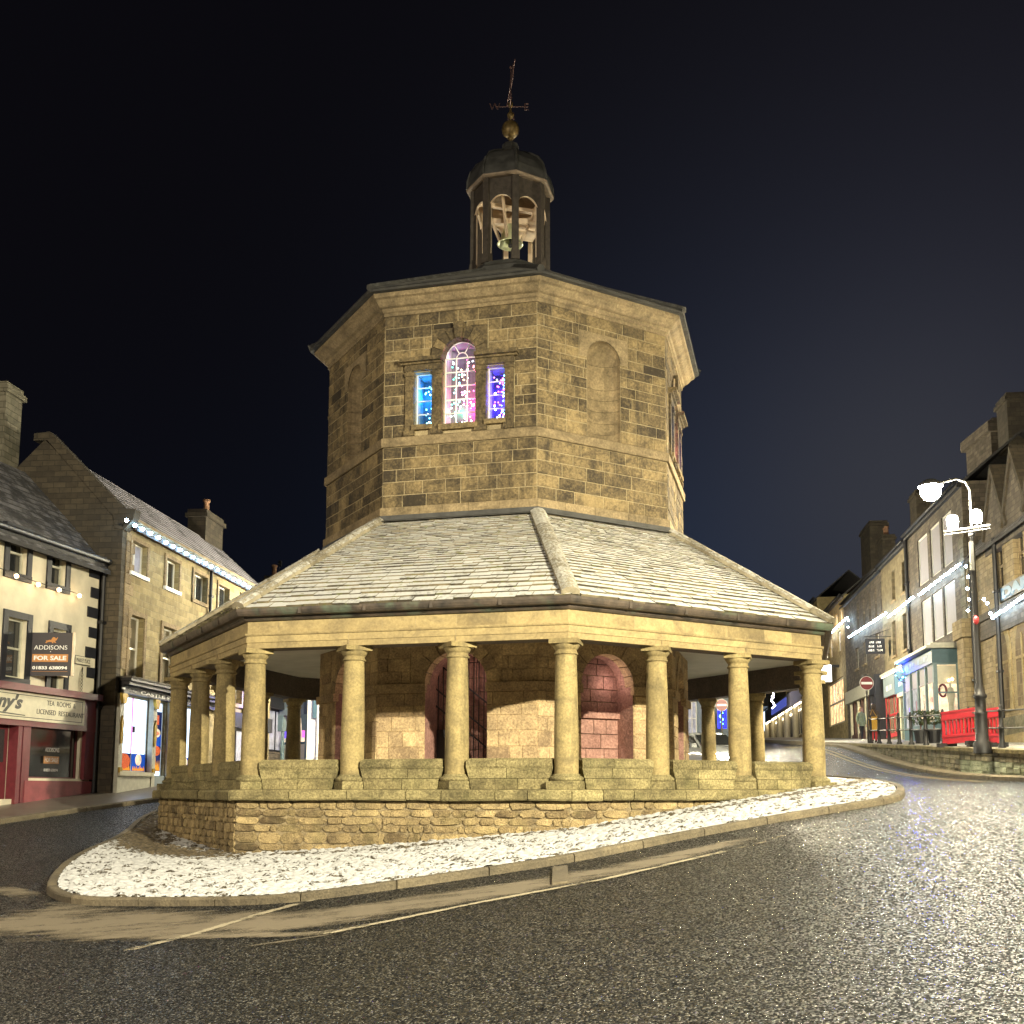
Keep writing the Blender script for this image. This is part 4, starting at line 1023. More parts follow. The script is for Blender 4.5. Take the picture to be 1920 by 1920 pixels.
for a, b in zip(KW, KW[1:]):
    zt0, zt1 = pz(a) - .06, pz(b) - .06; zb0, zb1 = gz(a.x, a.y) - .1, gz(b.x, b.y) - .1; n = 6; L = (b - a).length
    for j in range(n):
        mb.t = min(1, max(0, random.gauss(.5, .3))); mb.m = 1 if (j < 4 and a.y < 31.5) else 0; f0, f1_ = j / n, (j + 1) / n; o_ = U(0, .03); s0 = U(-.2, .2) if j % 2 else 0
        T_ = (b - a).normalized(); nn = Vector((-T_.y, T_.x))
        if nn.x > 0: nn = -nn
        P = [(a.x, a.y, zb0 + (zt0 - zb0) * f0), (b.x, b.y, zb1 + (zt1 - zb1) * f0), (b.x, b.y, zb1 + (zt1 - zb1) * f1_), (a.x, a.y, zb0 + (zt0 - zb0) * f1_)]
        c = sum((Vector(p) for p in P), Vector()) / 4
        I = [mb.add(p) for p in P]; J = [mb.add(c + (Vector(p) - c) * .86 + Vector((nn.x, nn.y, 0)) * (.02 + o_)) for p in P]
        for k in range(4): mb.face([I[k], I[(k + 1) % 4], J[(k + 1) % 4], J[k]])
        mb.face(J)
part('wall_face', mb, [M['retwall'], M['greenstone']], pv)
mb = MB()
for k, (a, b) in enumerate(zip(KW, KW[1:])):
    mb.t = U(.2, .8) if k % 2 == 0 else mb.t; T_ = (b - a).normalized(); nn = Vector((-T_.y, T_.x)); nn = -nn if nn.x > 0 else nn
    sec = lambda p: [(p.x + nn.x * .07, p.y + nn.y * .07, pz(p) - .1), (p.x + nn.x * .08, p.y + nn.y * .08, pz(p) + .0), (p.x - nn.x * .3, p.y - nn.y * .3, pz(p) + .025), (p.x - nn.x * .3, p.y - nn.y * .3, pz(p) - .1)]
    mb.loft([sec(a), sec(b)], True)
part('coping', mb, M['ledge'], pv)
KF = [p + Vector((-.55, -.12)) for p in KR if p.y < 52]; KFi = [p + Vector((.5, .1)) for p in KF]
mb = MB(); kerb_run(mb, KF, KFi, .13, False, 3); struct('pavement_kerb', mb, M['kerb'])
KG = [p for p in KR if p.y >= 48.5]; mb = MB(); A = [p + Vector((-.0, 0)) for p in KG]
for a, b in zip(A, A[1:]):
    sec = lambda p: [(p.x - .05, p.y, gz(p.x, p.y) - .2), (p.x - .05, p.y, pz(p) + .02), (p.x + .25, p.y, pz(p) + .02), (p.x + .25, p.y, pz(p) - .2)]
    mb.loft([sec(a), sec(b)], True)
struct('pavement_kerb', mb, M['kerb'])
mb = MB(); rows = []
for p in KR: rows.append([(p.x + t, p.y + (0 if p.y > 26 else t * .55), (pz(p) if p.y > 26 else .95) + .012 + .028 * t) for t in (0.0, 1.5, 3.5, 5.5, 9, 16)])
mb.loft(rows, False); struct('raised_pavement', mb, M['snowpave'])
M['yellowline'] = plain('yellow_paint', (.17, .135, .05), .7, var=.3)
for o_ in (.95, 1.2):
    mb = MB(); L = [p + Vector((-.35 - o_, -.12)) for p in KR if p.y < 60 and p.y > 25]
    mb.loft([[(p.x - .05, p.y, gz(p.x - .05, p.y) + .012), (p.x + .05, p.y, gz(p.x + .05, p.y) + .012)] for p in L], False); struct('road_marking', mb, M['yellowline'])
# ------------------------------------------------------------------ houses
M['render'] = plain('cream_render', (.66, .61, .47), .85, var=.18, scale=1.2, bump=.006)
M['navy'] = plain('dark_painted_stone', (.012, .013, .019), .6, var=.3)
M['maroon'] = plain('maroon_paint', (.135, .022, .03), .45, var=.2)
M['maroon2'] = plain('pinkish_maroon_render', (.235, .055, .065), .7, var=.25, scale=3, bump=.004)
M['cream'] = plain('cream_paint', (.62, .58, .44), .5, var=.1)
M['greycream'] = plain('grey_cream_paint', (.50, .49, .40), .55, var=.14)
M['pvc'] = plain('white_window_paint', (.70, .68, .60), .4, var=.06)
M['lav'] = plain('pale_blind', (.27, .26, .29), .7, var=.06)
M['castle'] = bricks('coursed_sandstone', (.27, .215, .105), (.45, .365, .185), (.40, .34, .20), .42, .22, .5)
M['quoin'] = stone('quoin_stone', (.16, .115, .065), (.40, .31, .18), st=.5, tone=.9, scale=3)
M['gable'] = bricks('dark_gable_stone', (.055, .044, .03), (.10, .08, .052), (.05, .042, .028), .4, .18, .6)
M['roofsnow'] = snowy('snowy_slate_roof', (.03, .03, .035), (.07, .07, .08), .95, lo=.36, hi=.50, sc=.9, snowc=(.46, .44, .52))
M['roofdark'] = snowy('dark_slate_roof', (.03, .03, .033), (.065, .063, .065), .55, lo=.46, hi=.62, sc=2.2, snowc=(.4, .39, .42))
M['stoneY'] = bricks('yellow_street_stone', (.31, .25, .12), (.48, .39, .20), (.36, .30, .17), .42, .2, .45)
M['stoneD'] = bricks('dark_street_stone', (.09, .075, .06), (.18, .15, .115), (.07, .06, .05), .4, .19, .6)
M['stoneM'] = bricks('mid_street_stone', (.15, .125, .075), (.25, .205, .12), (.19, .16, .10), .42, .2, .6)
M['stoneG'] = bricks('gothic_stone', (.30, .23, .12), (.46, .36, .20), (.24, .19, .11), .36, .2, .5, .018)
M['teal'] = plain('teal_paint', (.05, .105, .13), .45, var=.12)
M['teal2'] = plain('pale_teal_paint', (.15, .22, .23), .45, var=.1)
M['turq'] = plain('turquoise_paint', (.06, .24, .30), .45, var=.1)
M['redp'] = plain('red_paint', (.42, .035, .045), .45, var=.15)
M['plasticred'] = plain('red_plastic', (.40, .008, .02), .4, var=.12)
M['bluep'] = plain('light_blue_paint', (.10, .20, .30), .5, var=.1)
M['grey'] = plain('grey_blue_paint', (.22, .27, .30), .5, var=.1)
M['brownp'] = plain('brown_paint', (.09, .045, .035), .5, var=.2)
M['black'] = plain('black_paint', (.007, .007, .009), .55, var=.3)
M['white'] = plain('white_lettering', (.82, .82, .80), .5, var=.03)
M['orange'] = plain('orange_print', (.50, .22, .06), .5, var=.05)
M['charcoal'] = plain('charcoal_board', (.035, .03, .035), .45, var=.1)
M['ink'] = plain('dark_ink', (.03, .03, .025), .5)
M['glass'] = plain('window_glass', (.02, .022, .024), .05, var=.2, spec=1.0)
M['glasswarm'] = plain('curtained_glass', (.16, .14, .10), .12, var=.4, scale=1.5, spec=.8)
M['litcold'] = glow('lit_cold_interior', (.62, .80, 1.0), 3.2, .45, 1.6)
M['litwarm'] = glow('lit_warm_interior', (1.0, .62, .30), 2.0, .75, 2.4)
M['litcream'] = glow('lit_cream_interior', (1.0, .80, .55), 1.4, .6, 3.0)
M['litdim'] = glow('lit_dim_interior', (.75, .75, .85), .45, .6, 3)
M['litblue'] = glow('blue_light', (.02, .05, 1.0), 4.0)
M['bluewash'] = glow('blue_lit_panel', (.02, .03, 1.0), 1.3)
M['litpink'] = glow('pink_light', (1.0, .15, .75), 1.6)
M['litviolet'] = glow('violet_light', (.22, .12, 1.0), 1.3)
M['litorange'] = glow('orange_poster_light', (1.0, .28, .06), 1.0, .5, 12)
M['poster'] = glow('blue_poster', (.006, .02, .13), .9, .5, 6)
M['posterblue'] = glow('bright_blue_poster', (.01, .10, .60), .8, .2, 6)
M['pizza'] = glow('pizza_print', (.85, .16, .05), .9, .55, 22)
M['flame'] = glow('flame_print', (1.0, .38, .03), 1.1, .5, 14)
M['goldpaint'] = plain('gold_paint', (.40, .27, .03), .4, .3, var=.3)
M['terracotta'] = plain('chimney_pot', (.22, .12, .07), .8, var=.3)
M['chim'] = bricks('chimney_stone', (.055, .046, .036), (.10, .085, .06), (.05, .04, .03), .4, .2, .5)
M['chimlit'] = bricks('chimney_stone_lit', (.16, .15, .105), (.26, .235, .17), (.12, .11, .075), .4, .2, .4)  # paler copy of the chimney stone, lamplight put into its colour

def window(f, par, r, depth=.16, glass='glass', bars=(0, 1), frame='pvc', fw_=.05, sill=None, b=0.0, surround=None, sw=.12, name='window', label=None, sproj=.05):
    x0, x1, z0, z1 = r; mb = MB(f.pt); d0, d1 = b - depth - .05, b - depth
    mb.box(x0, x0 + fw_, d0, d1, z0, z1); mb.box(x1 - fw_, x1, d0, d1, z0, z1); mb.box(x0 + fw_, x1 - fw_, d0, d1, z0, z0 + fw_); mb.box(x0 + fw_, x1 - fw_, d0, d1, z1 - fw_, z1)
    for k in range(1, bars[0] + 1): x = x0 + (x1 - x0) * k / (bars[0] + 1); mb.box(x - fw_ * .4, x + fw_ * .4, d0 + .004, d1 - .004, z0 + fw_, z1 - fw_)
    for k in range(1, bars[1] + 1): z = z0 + (z1 - z0) * k / (bars[1] + 1); mb.box(x0 + fw_, x1 - fw_, d0 + .006, d1 - .006 + (.02 if bars[1] == 1 else 0), z - fw_ * .5, z + fw_ * .5)
    w_ = part(name, mb, M[frame], par, label)
    mb = MB(f.pt); mb.box(x0 + .01, x1 - .01, d0 - .01, d0 + .012, z0 + .01, z1 - .01); part('pane', mb, M[glass], w_)
    if sill: mb = MB(f.pt); mb.box(x0 - .12, x1 + .12, b - depth, b + .09, z0 - .13, z0 - .004); part('sill', mb, M[sill], w_)
    if surround:
        mb = MB(f.pt); p = b + sproj
        mb.box(x0 - sw, x0 - .002, b - .1, p, z0 - (.0 if sill else sw), z1 + sw); mb.box(x1 + .002, x1 + sw, b - .1, p, z0 - (.0 if sill else sw), z1 + sw); mb.box(x0 - .002, x1 + .002, b - .1, p - .003, z1 + .002, z1 + sw)
        if not sill: mb.box(x0 - sw, x1 + sw, b - .1, p + .02, z0 - sw - .003, z0 - .003)
        part('surround', mb, M[surround], w_)
    return w_
def wall(f, par, s0, s1, z0, z1, holes, m, depth=.22, back=6.0, name='wall', gable=True):
    mb = MB(f.pt); shell(mb, s0, s1, z0, z1, holes, 0, depth)
    mb.poly([(s0, 0, z0), (s0, -back, z0), (s0, -back, z1), (s0, 0, z1)]); mb.poly([(s1, 0, z0), (s1, 0, z1), (s1, -back, z1), (s1, -back, z0)]); mb.poly([(s0, -back, z0), (s1, -back, z0), (s1, -back, z1), (s0, -back, z1)])
    return part(name, mb, M[m], par)
def roof_(f, par, s0, s1, ze, zr_, run, m, over=.25, th=.12, full=True, name='roof', nrow=0):
    mb = MB(f.pt); sl = (zr_ - ze) / run; zo = ze - sl * over
    prof = [(over, zo), (-run, zr_), (-2 * run if full else -run - .3, ze if full else zr_ - .3)]
    a = [(s0, b, z) for b, z in prof] + [(s0, b, z - th) for b, z in prof[::-1]]; c = [(s1, b, z) for b, z in prof] + [(s1, b, z - th) for b, z in prof[::-1]]
    mb.loft([a, c], True, (True, True))
    L = math.hypot(run + over, zr_ - zo); n = int(L / .28)
    for k in range(1, n):                  # slate course lines as tiny steps
        q = k / n; b0 = over - (run + over) * q; z = zo + (zr_ - zo) * q; mb.box(s0 + .01, s1 - .01, b0 - .03, b0 + .02, z - .03, z + .012)
    return part(name, mb, M[m], par)
def chimney(f, par, s, b, z0, z1, w, d, m='chim', pots=1):
    mb = MB(f.pt); mb.box(s - w / 2, s + w / 2, b - d / 2, b + d / 2, z0, z1 - .35); mb.box(s - w / 2 - .1, s + w / 2 + .1, b - d / 2 - .1, b + d / 2 + .1, z1 - .35, z1 - .18); mb.box(s - w / 2 - .02, s + w / 2 + .02, b - d / 2 - .02, b + d / 2 + .02, z1 - .178, z1)
    c = part('chimney', mb, M[m], par)
    for k in range(pots):
        p = f.pt(s + (k - (pots - 1) / 2) * .5, b, 0); mb = MB(); mb.smooth = True; mb.lathe([(.16, z1), (.13, z1 + .2), (.12, z1 + .55), (.17, z1 + .58), (.17, z1 + .68), (.11, z1 + .68)], (p.x, p.y), 10, 0, (False, True)); part('chimney_pot', mb, M['terracotta'], c)
    return c
def pipe(f, par, s, z0, z1, b=.1, r=.055, m='black'):
    mb = MB(f.pt); mb.tube([(s, b, z0), (s, b, z1)], r, 8); 
    for k in range(3): z = z0 + (z1 - z0) * (k + .3) / 3; mb.box(s - r * 1.5, s + r * 1.5, b - .09, b + r * 1.4, z, z + .09)
    return part('downpipe', mb, M[m], par)
def bx(f, par, name, r, b0, b1, m, label=None): mb = MB(f.pt); mb.box(r[0], r[1], b0, b1, r[2], r[3]); return part(name, mb, M[m], par, label)
def ftext(f, par, s, z, b, body, w, h, m, **k): return lettering(body, f.pt(s, b, z), Vector((f.d.x, f.d.y, 0)) * f.side, (0, 0, 1), .3, M[m], par, width=w, height=h, **k)

# ---- cream rendered tea room house
WC = at(165, 1500, 33.0); FW = F((WC.x, WC.y), (.2128, .9771), 1)
zw0 = gz(WC.x, WC.y) - .6
te = thing('tea_room_house', 'cream rendered house with dark window surrounds above a maroon tea room shopfront', 'house', (WC.x, WC.y, gz(WC.x, WC.y)))
wins = [FW.rect(19, 53, 998, 1076), FW.rect(97, 125, 1028, 1098), FW.rect(14, 51, 1160, 1272), FW.rect(98, 124, 1180, 1300)]
WE = FW.px(100, 1000)[1]; WE = 7.05
shopw = FW.rect(54, 152, 1361, 1461)
holes = [(a, b, c, d) for a, b, c, d in wins]
S0 = -15
fz = FW.px(100, 1295)[1]
wall(FW, te, S0, 0, zw0, WE, holes + [(FW.px(30, 1400)[0], shopw[1], shopw[2], shopw[3]), (FW.px(-60, 1400)[0], FW.px(28, 1400)[0], zw0 + .7, shopw[3])], 'render', .28)
for r in wins:
    window(FW, te, r, .14, 'glass', (0, 1), 'palewood' if 0 else 'greycream', .06, None, 0, 'navy', .19)
roof_(FW, te, S0 - .3, -.02, WE + .12, WE + 3.0, 2.7, 'roofdark', .4)
mb = MB(FW.pt); mb.box(S0, -.03, .0, .30, WE - .34, WE - .1); mb.smooth = True; mb.tube([(S0, .38, WE - .02), (-.02, .38, WE - .02)], .08, 8); part('eaves_gutter', mb, M['black'], te)
for k in range(9):
    z = FW.px(160, 1069 + 38.2 * k)[1]
    if z < fz + .1: break
    mb = MB(FW.pt); mb.box((-.52 if k % 2 == 0 else -.40) , -.02, -.02, .035, z - .16, z + .16); part('quoin', mb, M['navy'], te)
pipe(FW, te, .06, zw0, WE - .1, .12, .07)
# shopfront
r = (S0, .0, FW.px(100, 1306)[1] - .05, FW.px(100, 1290)[1])
sf = bx(FW, te, 'fascia_cornice', (S0, .02, FW.px(150, 1312)[1], FW.px(150, 1300)[1]), 0, .34, 'maroon')
sbz0, sbz1 = FW.px(150, 1361)[1], FW.px(150, 1309)[1]
bx(FW, te, 'shop_fascia', (S0, .0, sbz0 - .16, sbz1 + .03), -.02, .14, 'maroon')
sb_x1 = FW.px(157, 1330, .14)[0]
sg = bx(FW, te, 'sign_board', (-9.5, sb_x1, sbz0, sbz1 - .06), .138, .17, 'cream')
mb = MB(FW.pt)
for q in ((-9.4, sb_x1 - .1, sbz0 + .07, sbz0 + .09), (-9.4, sb_x1 - .1, sbz1 - .15, sbz1 - .13), (sb_x1 - .12, sb_x1 - .1, sbz0 + .09, sbz1 - .15)): mb.box(q[0], q[1], .16, .174, q[2], q[3])
part('sign_border', mb, M['ink'], sg)
hS = sbz1 - sbz0
cxs = FW.px(115, 1330, .17)[0]; wS = FW.px(150, 1330, .17)[0] - FW.px(62, 1330, .17)[0]
ftext(FW, sg, cxs, sbz0 + hS * .66, .172, 'TEA  ROOMS  &', wS * .62, hS * .17, 'ink', ext=.004)
ftext(FW, sg, cxs, sbz0 + hS * .34, .172, 'LICENSED  RESTAURANT', wS * 1.02, hS * .17, 'ink', ext=.004)
xr = FW.px(42, 1330, .17)[0]
ftext(FW, sg, xr - .95, sbz0 + hS * .52, .172, "Penny's", 1.9, hS * .62, 'ink', ext=.004, font_shear=.35, bold=.012)
mb = MB(FW.pt); mb.ext([(xr - 2.0, sbz0 + hS * .2), (xr + .12, sbz0 + hS * .14), (xr + .12, sbz0 + hS * .17), (xr - 2.0, sbz0 + hS * .25)], .17, .175); part('underline', mb, M['ink'], sg)
sw_ = window(FW, te, shopw, .1, 'glass', (0, 0), 'maroon', .06, None, 0, name='shop_window')
mb = MB(FW.pt); mb.box(shopw[0], shopw[1], -.1, .08, shopw[2] - .05, shopw[2] + .02); part('window_sill', mb, M['cream'], sw_)
cxw = FW.px(102, 1410)[0]
ftext(FW, sw_, cxw, FW.px(102, 1406)[1], -.075, 'ADDISONS', .62, .12, 'white', ext=.002)
bx(FW, sw_, 'sticker', (cxw - .34, cxw + .34, FW.px(102, 1432)[1], FW.px(102, 1418)[1]), -.092, -.085, 'orange')
ftext(FW, sw_, cxw, FW.px(102, 1425)[1], -.083, 'FOR SALE', .58, .12, 'white', ext=.002)
ftext(FW, sw_, cxw, FW.px(102, 1444)[1], -.083, '01833 638094', .62, .08, 'white', ext=.002)
bx(FW, te, 'stall_riser', (FW.px(40, 1480)[0], 0.0, zw0, shopw[2] - .05), .0, .1, 'maroon2')
bx(FW, te, 'pilaster', (FW.px(153, 1400)[0], .0, shopw[2], sbz0 - .16), .0, .12, 'maroon')
bx(FW, te, 'side_panel', (FW.px(30, 1400)[0], FW.px(51, 1400)[0], shopw[2] + .5, shopw[3]), -.2, -.05, 'greycream')
dr = (FW.px(-60, 1400)[0], FW.px(27, 1400)[0], zw0 + .7, shopw[3])
dd = bx(FW, te, 'door', dr, -.3, -.22, 'maroon')
mb = MB(FW.pt); mb.box(dr[1] - .75, dr[1] - .15, -.23, -.21, zw0 + 1.7, shopw[3] - .2); part('door_glass', mb, M['glass'], dd)
mb = MB(FW.pt); mb.box(FW.px(30, 1400)[0] - .06, FW.px(30, 1400)[0] + .1, -.2, .1, zw0, shopw[3]); part('door_post', mb, M['maroon'], te)
mb = MB(FW.pt); mb.box(FW.px(38, 1400)[0] , FW.px(52, 1400)[0], -.1, .08, zw0, shopw[3]); part('door_post', mb, M['maroon'], te)
# street name plate
np_ = thing('street_name_plate', 'white street name plate reading MARKET PLACE beside the dark quoins', 'street sign', FW.pt(FW.px(153, 1240)[0], .05, FW.px(153, 1240)[1]))
rr_ = FW.rect(139, 167, 1232, 1246); bx(FW, np_, 'plate', rr_, .045, .065, 'cream'); bx(FW, np_, 'plate_back', (rr_[0] - .02, rr_[1] + .02, rr_[2] - .02, rr_[3] + .02), .036, .045, 'ink')
ftext(FW, np_, (rr_[0] + rr_[1]) / 2, (rr_[2] + rr_[3]) / 2, .067, 'MARKET PLACE', (rr_[1] - rr_[0]) * .9, .12, 'ink', ext=.002)
ch = thing('hanging_chain', 'black iron hook and chain on the cream wall under the street name plate', 'chain', FW.pt(FW.px(143, 1290)[0], .1, FW.px(143, 1290)[1]))
mb = MB(FW.pt); s_, z_ = FW.px(143, 1262); mb.tube([(s_ + .25, .03, z_ + .2), (s_, .2, z_)], .015, 5); part('hook', mb, M['iron'], ch)
mb = MB(FW.pt)
for k in range(7): mb.tube([(s_ + .04 * math.cos(a), .2, z_ - .06 - k * .1 + .05 * math.sin(a)) for a in [j * PI / 4 for j in range(9)]], .01, 4)
part('links', mb, M['iron'], ch)
# for sale board
BY = 30.1; tl, br = at(62, 1186, BY), at(133, 1267, BY); Fb = F(((tl.x + br.x) / 2 - .62, BY), (1, .06), 1)
fs = thing('for_sale_board', 'charcoal estate agent FOR SALE board with orange band on the cream house', 'for sale sign', (tl.x, BY, br.z))
bw_, bh_ = 1.14, tl.z - br.z; zm = br.z
bx(Fb, fs, 'board', (0, bw_, zm, zm + bh_), -.02, .02, 'charcoal'); bx(Fb, fs, 'batten', (-.12, -.06, zm + .3, zm + bh_ * .72), -.08, -.02, 'palewood'); bx(Fb, fs, 'batten', (bw_ + .01, bw_ + .06, zm, zm + bh_ + .02), -.08, -.0, 'palewood')
mb = MB(Fb.pt); mb.box(-.1, bw_ + .03, -.1, -.04, zm + bh_ * .4, zm + bh_ * .48); mb.box(.4, .5, -1.6, -.03, zm + .1, zm + .2); part('bracket', mb, M['palewood'], fs)
ftext(Fb, fs, bw_ / 2, zm + bh_ * .655, .022, 'ADDISONS', bw_ * .8, bh_ * .1, 'white', ext=.003)
bx(Fb, fs, 'band', (bw_ * .07, bw_ * .93, zm + bh_ * .32, zm + bh_ * .5), .015, .025, 'orange')
ftext(Fb, fs, bw_ / 2, zm + bh_ * .41, .027, 'FOR SALE', bw_ * .78, bh_ * .105, 'white', ext=.003, bold=.01)
ftext(Fb, fs, bw_ / 2, zm + bh_ * .185, .022, '01833 638094', bw_ * .84, bh_ * .08, 'white', ext=.003, bold=.012)
bx(Fb, fs, 'rule', (bw_ * .07, bw_ * .93, zm + bh_ * .095, zm + bh_ * .102), .018, .024, 'orange')
bx(Fb, fs, 'dot', (bw_ * .49, bw_ * .51, zm + bh_ * .55, zm + bh_ * .565), .018, .024, 'white')
mb = MB(Fb.pt); L0, L1 = bw_ * .36, zm + bh_ * .755
mb.ext([(L0 + x * .36, L1 + y * .36) for x, y in ((0, .03), (.12, 0), (.14, .06), (.3, .1), (.5, .09), (.52, .0), (.62, .0), (.6, .1), (.75, .03), (.85, .02), (.74, .16), (.86, .24), (.93, .36), (.95, .5), (.88, .42), (.8, .36), (.72, .46), (.6, .48), (.5, .38), (.46, .26), (.3, .26), (.14, .2), (.04, .22), (.08, .14))], .018, .024); part('lion_emblem', mb, M['orange'], fs)
# warm festoon on the cream house
WP = [FW.pt(*((lambda q: (q[0], .25, q[1]))(FW.px(x, y, .25)))) for x, y in ((-8, 1066), (31, 1080), (72, 1096), (111, 1106), (149, 1117))]
light_string('sagging string of warm bulbs across the cream tea room house', WP, 'warm', M['bulb_warm'], .06)

# ---- stone house with snowy roof and pizza shop
CC = at(215, 1490, 33.4); FC = F((CC.x, CC.y), (.0796, .9968), 1)
ca_ = thing('pizza_shop_house', 'sandstone house with long snowy roof and lit eaves above the pizza shop', 'house', (CC.x, CC.y, gz(CC.x, CC.y)))
LC = 14.3; zc_0 = gz(CC.x, CC.y) - .8; CE = FC.px(240, 985)[1] + .12
up = [FC.rect(247, 276, 1024, 1090), FC.rect(311, 336, 1055, 1108), FC.rect(363, 388, 1078, 1131), FC.rect(409, 429, 1098, 1142), FC.rect(452, 470, 1117, 1158)]
fl = [FC.rect(243, 270, 1156, 1278), FC.rect(305, 331, 1178, 1290), (9.6, 10.6, 3.9, 5.9), (12.2, 13.1, 3.9, 5.9)]
up = [(a, b, max(c, 6.0), d) for a, b, c, d in up]
zu0 = sum(u[2] for u in up) / 5; zu1 = sum(u[3] for u in up) / 5
zf0 = (fl[0][2] + fl[1][2]) / 2; zf1 = (fl[0][3] + fl[1][3]) / 2
up = [(a, b, zu0, zu1) for a, b, c, d in up]; fl = [(a, b, zf0, zf1) for a, b, c, d in fl]
cz0, cz1 = FC.px(225, 1283)[1], FC.px(225, 1268)[1]
sw1 = FC.rect(227, 284, 1308, 1447); sw1 = (sw1[0], sw1[1], FC.px(250, 1447)[1], FC.px(250, 1305)[1])
dr1 = FC.rect(288, 312, 1330, 1446); sw2 = (FC.px(317, 1400)[0], FC.px(317, 1400)[0] + 2.2)
zt = sw1[3]; zb_ = sw1[2]
wl = wall(FC, ca_, 0, LC, zc_0, CE, [*up, *fl, (sw1[0], sw1[1], zb_, zt), (dr1[0], dr1[1], zc_0 + 1.2, zt), (sw2[0], sw2[1], zb_, zt)], 'castle', .24, 5.4)
for k, r in enumerate(up): window(FC, ca_, r, .16, 'litdim' if k < 1 else 'glass', (1, 0), 'pvc', .05, 'whitepaint' if k < 2 else None, 0, 'quoin', .13)
for k, r in enumerate(fl): window(FC, ca_, r, .18, 'glasswarm', (0, 1), 'pvc', .06, None, 0, 'quoin', .16)
for k in range(13):
    z0 = cz1 + .25 + k * .34
    if z0 + .33 > CE - .1: break
    mb = MB(FC.pt); mb.t = U(.1, .9); w_ = .55 if k % 2 else .34; mb.box(-.025, w_, -.33 if k % 2 else -.55, .03, z0, z0 + .32); part('quoin', mb, M['quoin'], ca_)
mb = MB()                                    # return wall towards the viewer and the tall gable with chimney
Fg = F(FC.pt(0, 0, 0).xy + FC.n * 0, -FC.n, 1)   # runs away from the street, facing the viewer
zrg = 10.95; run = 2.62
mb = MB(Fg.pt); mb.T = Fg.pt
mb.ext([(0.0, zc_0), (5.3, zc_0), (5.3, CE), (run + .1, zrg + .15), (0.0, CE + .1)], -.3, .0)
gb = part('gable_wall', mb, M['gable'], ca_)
for k in range(18):
    z0 = zc_0 + .4 + k * .4
    if z0 + .38 > CE - .2: break
    mb = MB(Fg.pt); mb.t = U(0, .75); mb.box(.01, U(.6, .95), .0, .03 + U(0, .02), z0, z0 + .385); part('return_stone', mb, M['quoin'], gb)
mb = MB(Fg.pt); mb.ext([(-.32, CE - .05), (-.05, CE - .35), (.25, CE - .3), (.32, CE + .1), (run, zrg + .12), (run + .45, zrg + .12), (run + .45, zrg + .36), (run - .08, zrg + .4), (.1, CE + .46), (-.05, CE + .35), (-.4, CE + .3)], -.34, .06); part('gable_coping', mb, M['gable'], gb)
roof_(FC, ca_, .05, LC + .05, CE + .1, zrg, run, 'roofsnow', .3)
mb = MB(FC.pt); mb.box(-.02, LC, -.01, .17, CE - .2, CE + .0); mb.box(.02, LC, .1, .34, CE - .03, CE + .07); part('eaves_gutter', mb, M['quoin'], ca_)
q = at(24, 750, 33.2)
chimney(Fg, ca_, 4.2, -.5, zrg - 2.0, at(30, 731, 33.5).z, 1.0, .9, 'chimlit', 0)
s_c = FC.px(390, 985, -run)[0]; chimney(FC, ca_, s_c, -run - .1, zrg - 1.2, zrg + 1.15, 2.0, .8, 'chim', 1)
pipe(FC, ca_, FC.px(391, 1100)[0], cz1, CE - .1, .1, .06)
mb = MB(Fg.pt); mb.tube([(.35, .1, zc_0), (.35, .1, cz1 + 1.2)], .06, 8); part('downpipe', mb, M['black'], ca_)
# shopfront
mb = MB(FC.pt); mb.box(-.12, LC - 6, 0, .42, cz1 - .14, cz1 - .05); mb.box(-.08, LC - 6, 0, .34, cz1 - .26, cz1 - .141); sfc = part('shop_cornice', mb, M['black'], ca_)
mb = MB(FC.pt); mb.box(-.14, LC - 6, -.0, .45, cz1 - .049, cz1 + .0); part('snow_cap', mb, M['snowpave'], sfc)
zfa = zt + .02
fa = bx(FC, ca_, 'shop_fascia', (-.05, LC - 6, zfa, cz1 - .262), 0, .16, 'black')
hfa = cz1 - .262 - zfa
s_a, s_b = FC.px(264, 1302, .16)[0], FC.px(318, 1310, .16)[0]
ftext(FC, fa, s_a + (s_b - s_a) * .5 + .62, zfa + hfa * .42, .165, 'CASTLE PIZZA', (s_b - s_a) + 1.25, hfa * .48, 'white', ext=.004, bold=.008)
ftext(FC, fa, FC.px(248, 1300, .16)[0], zfa + hfa * .5, .165, '631400', .55, hfa * .26, 'white', ext=.003)
bx(FC, fa, 'sign_lamp', (FC.px(228, 1300, .16)[0], FC.px(231, 1300, .16)[0] + .05, zfa + hfa * .4, zfa + hfa * .62), .16, .2, 'white')
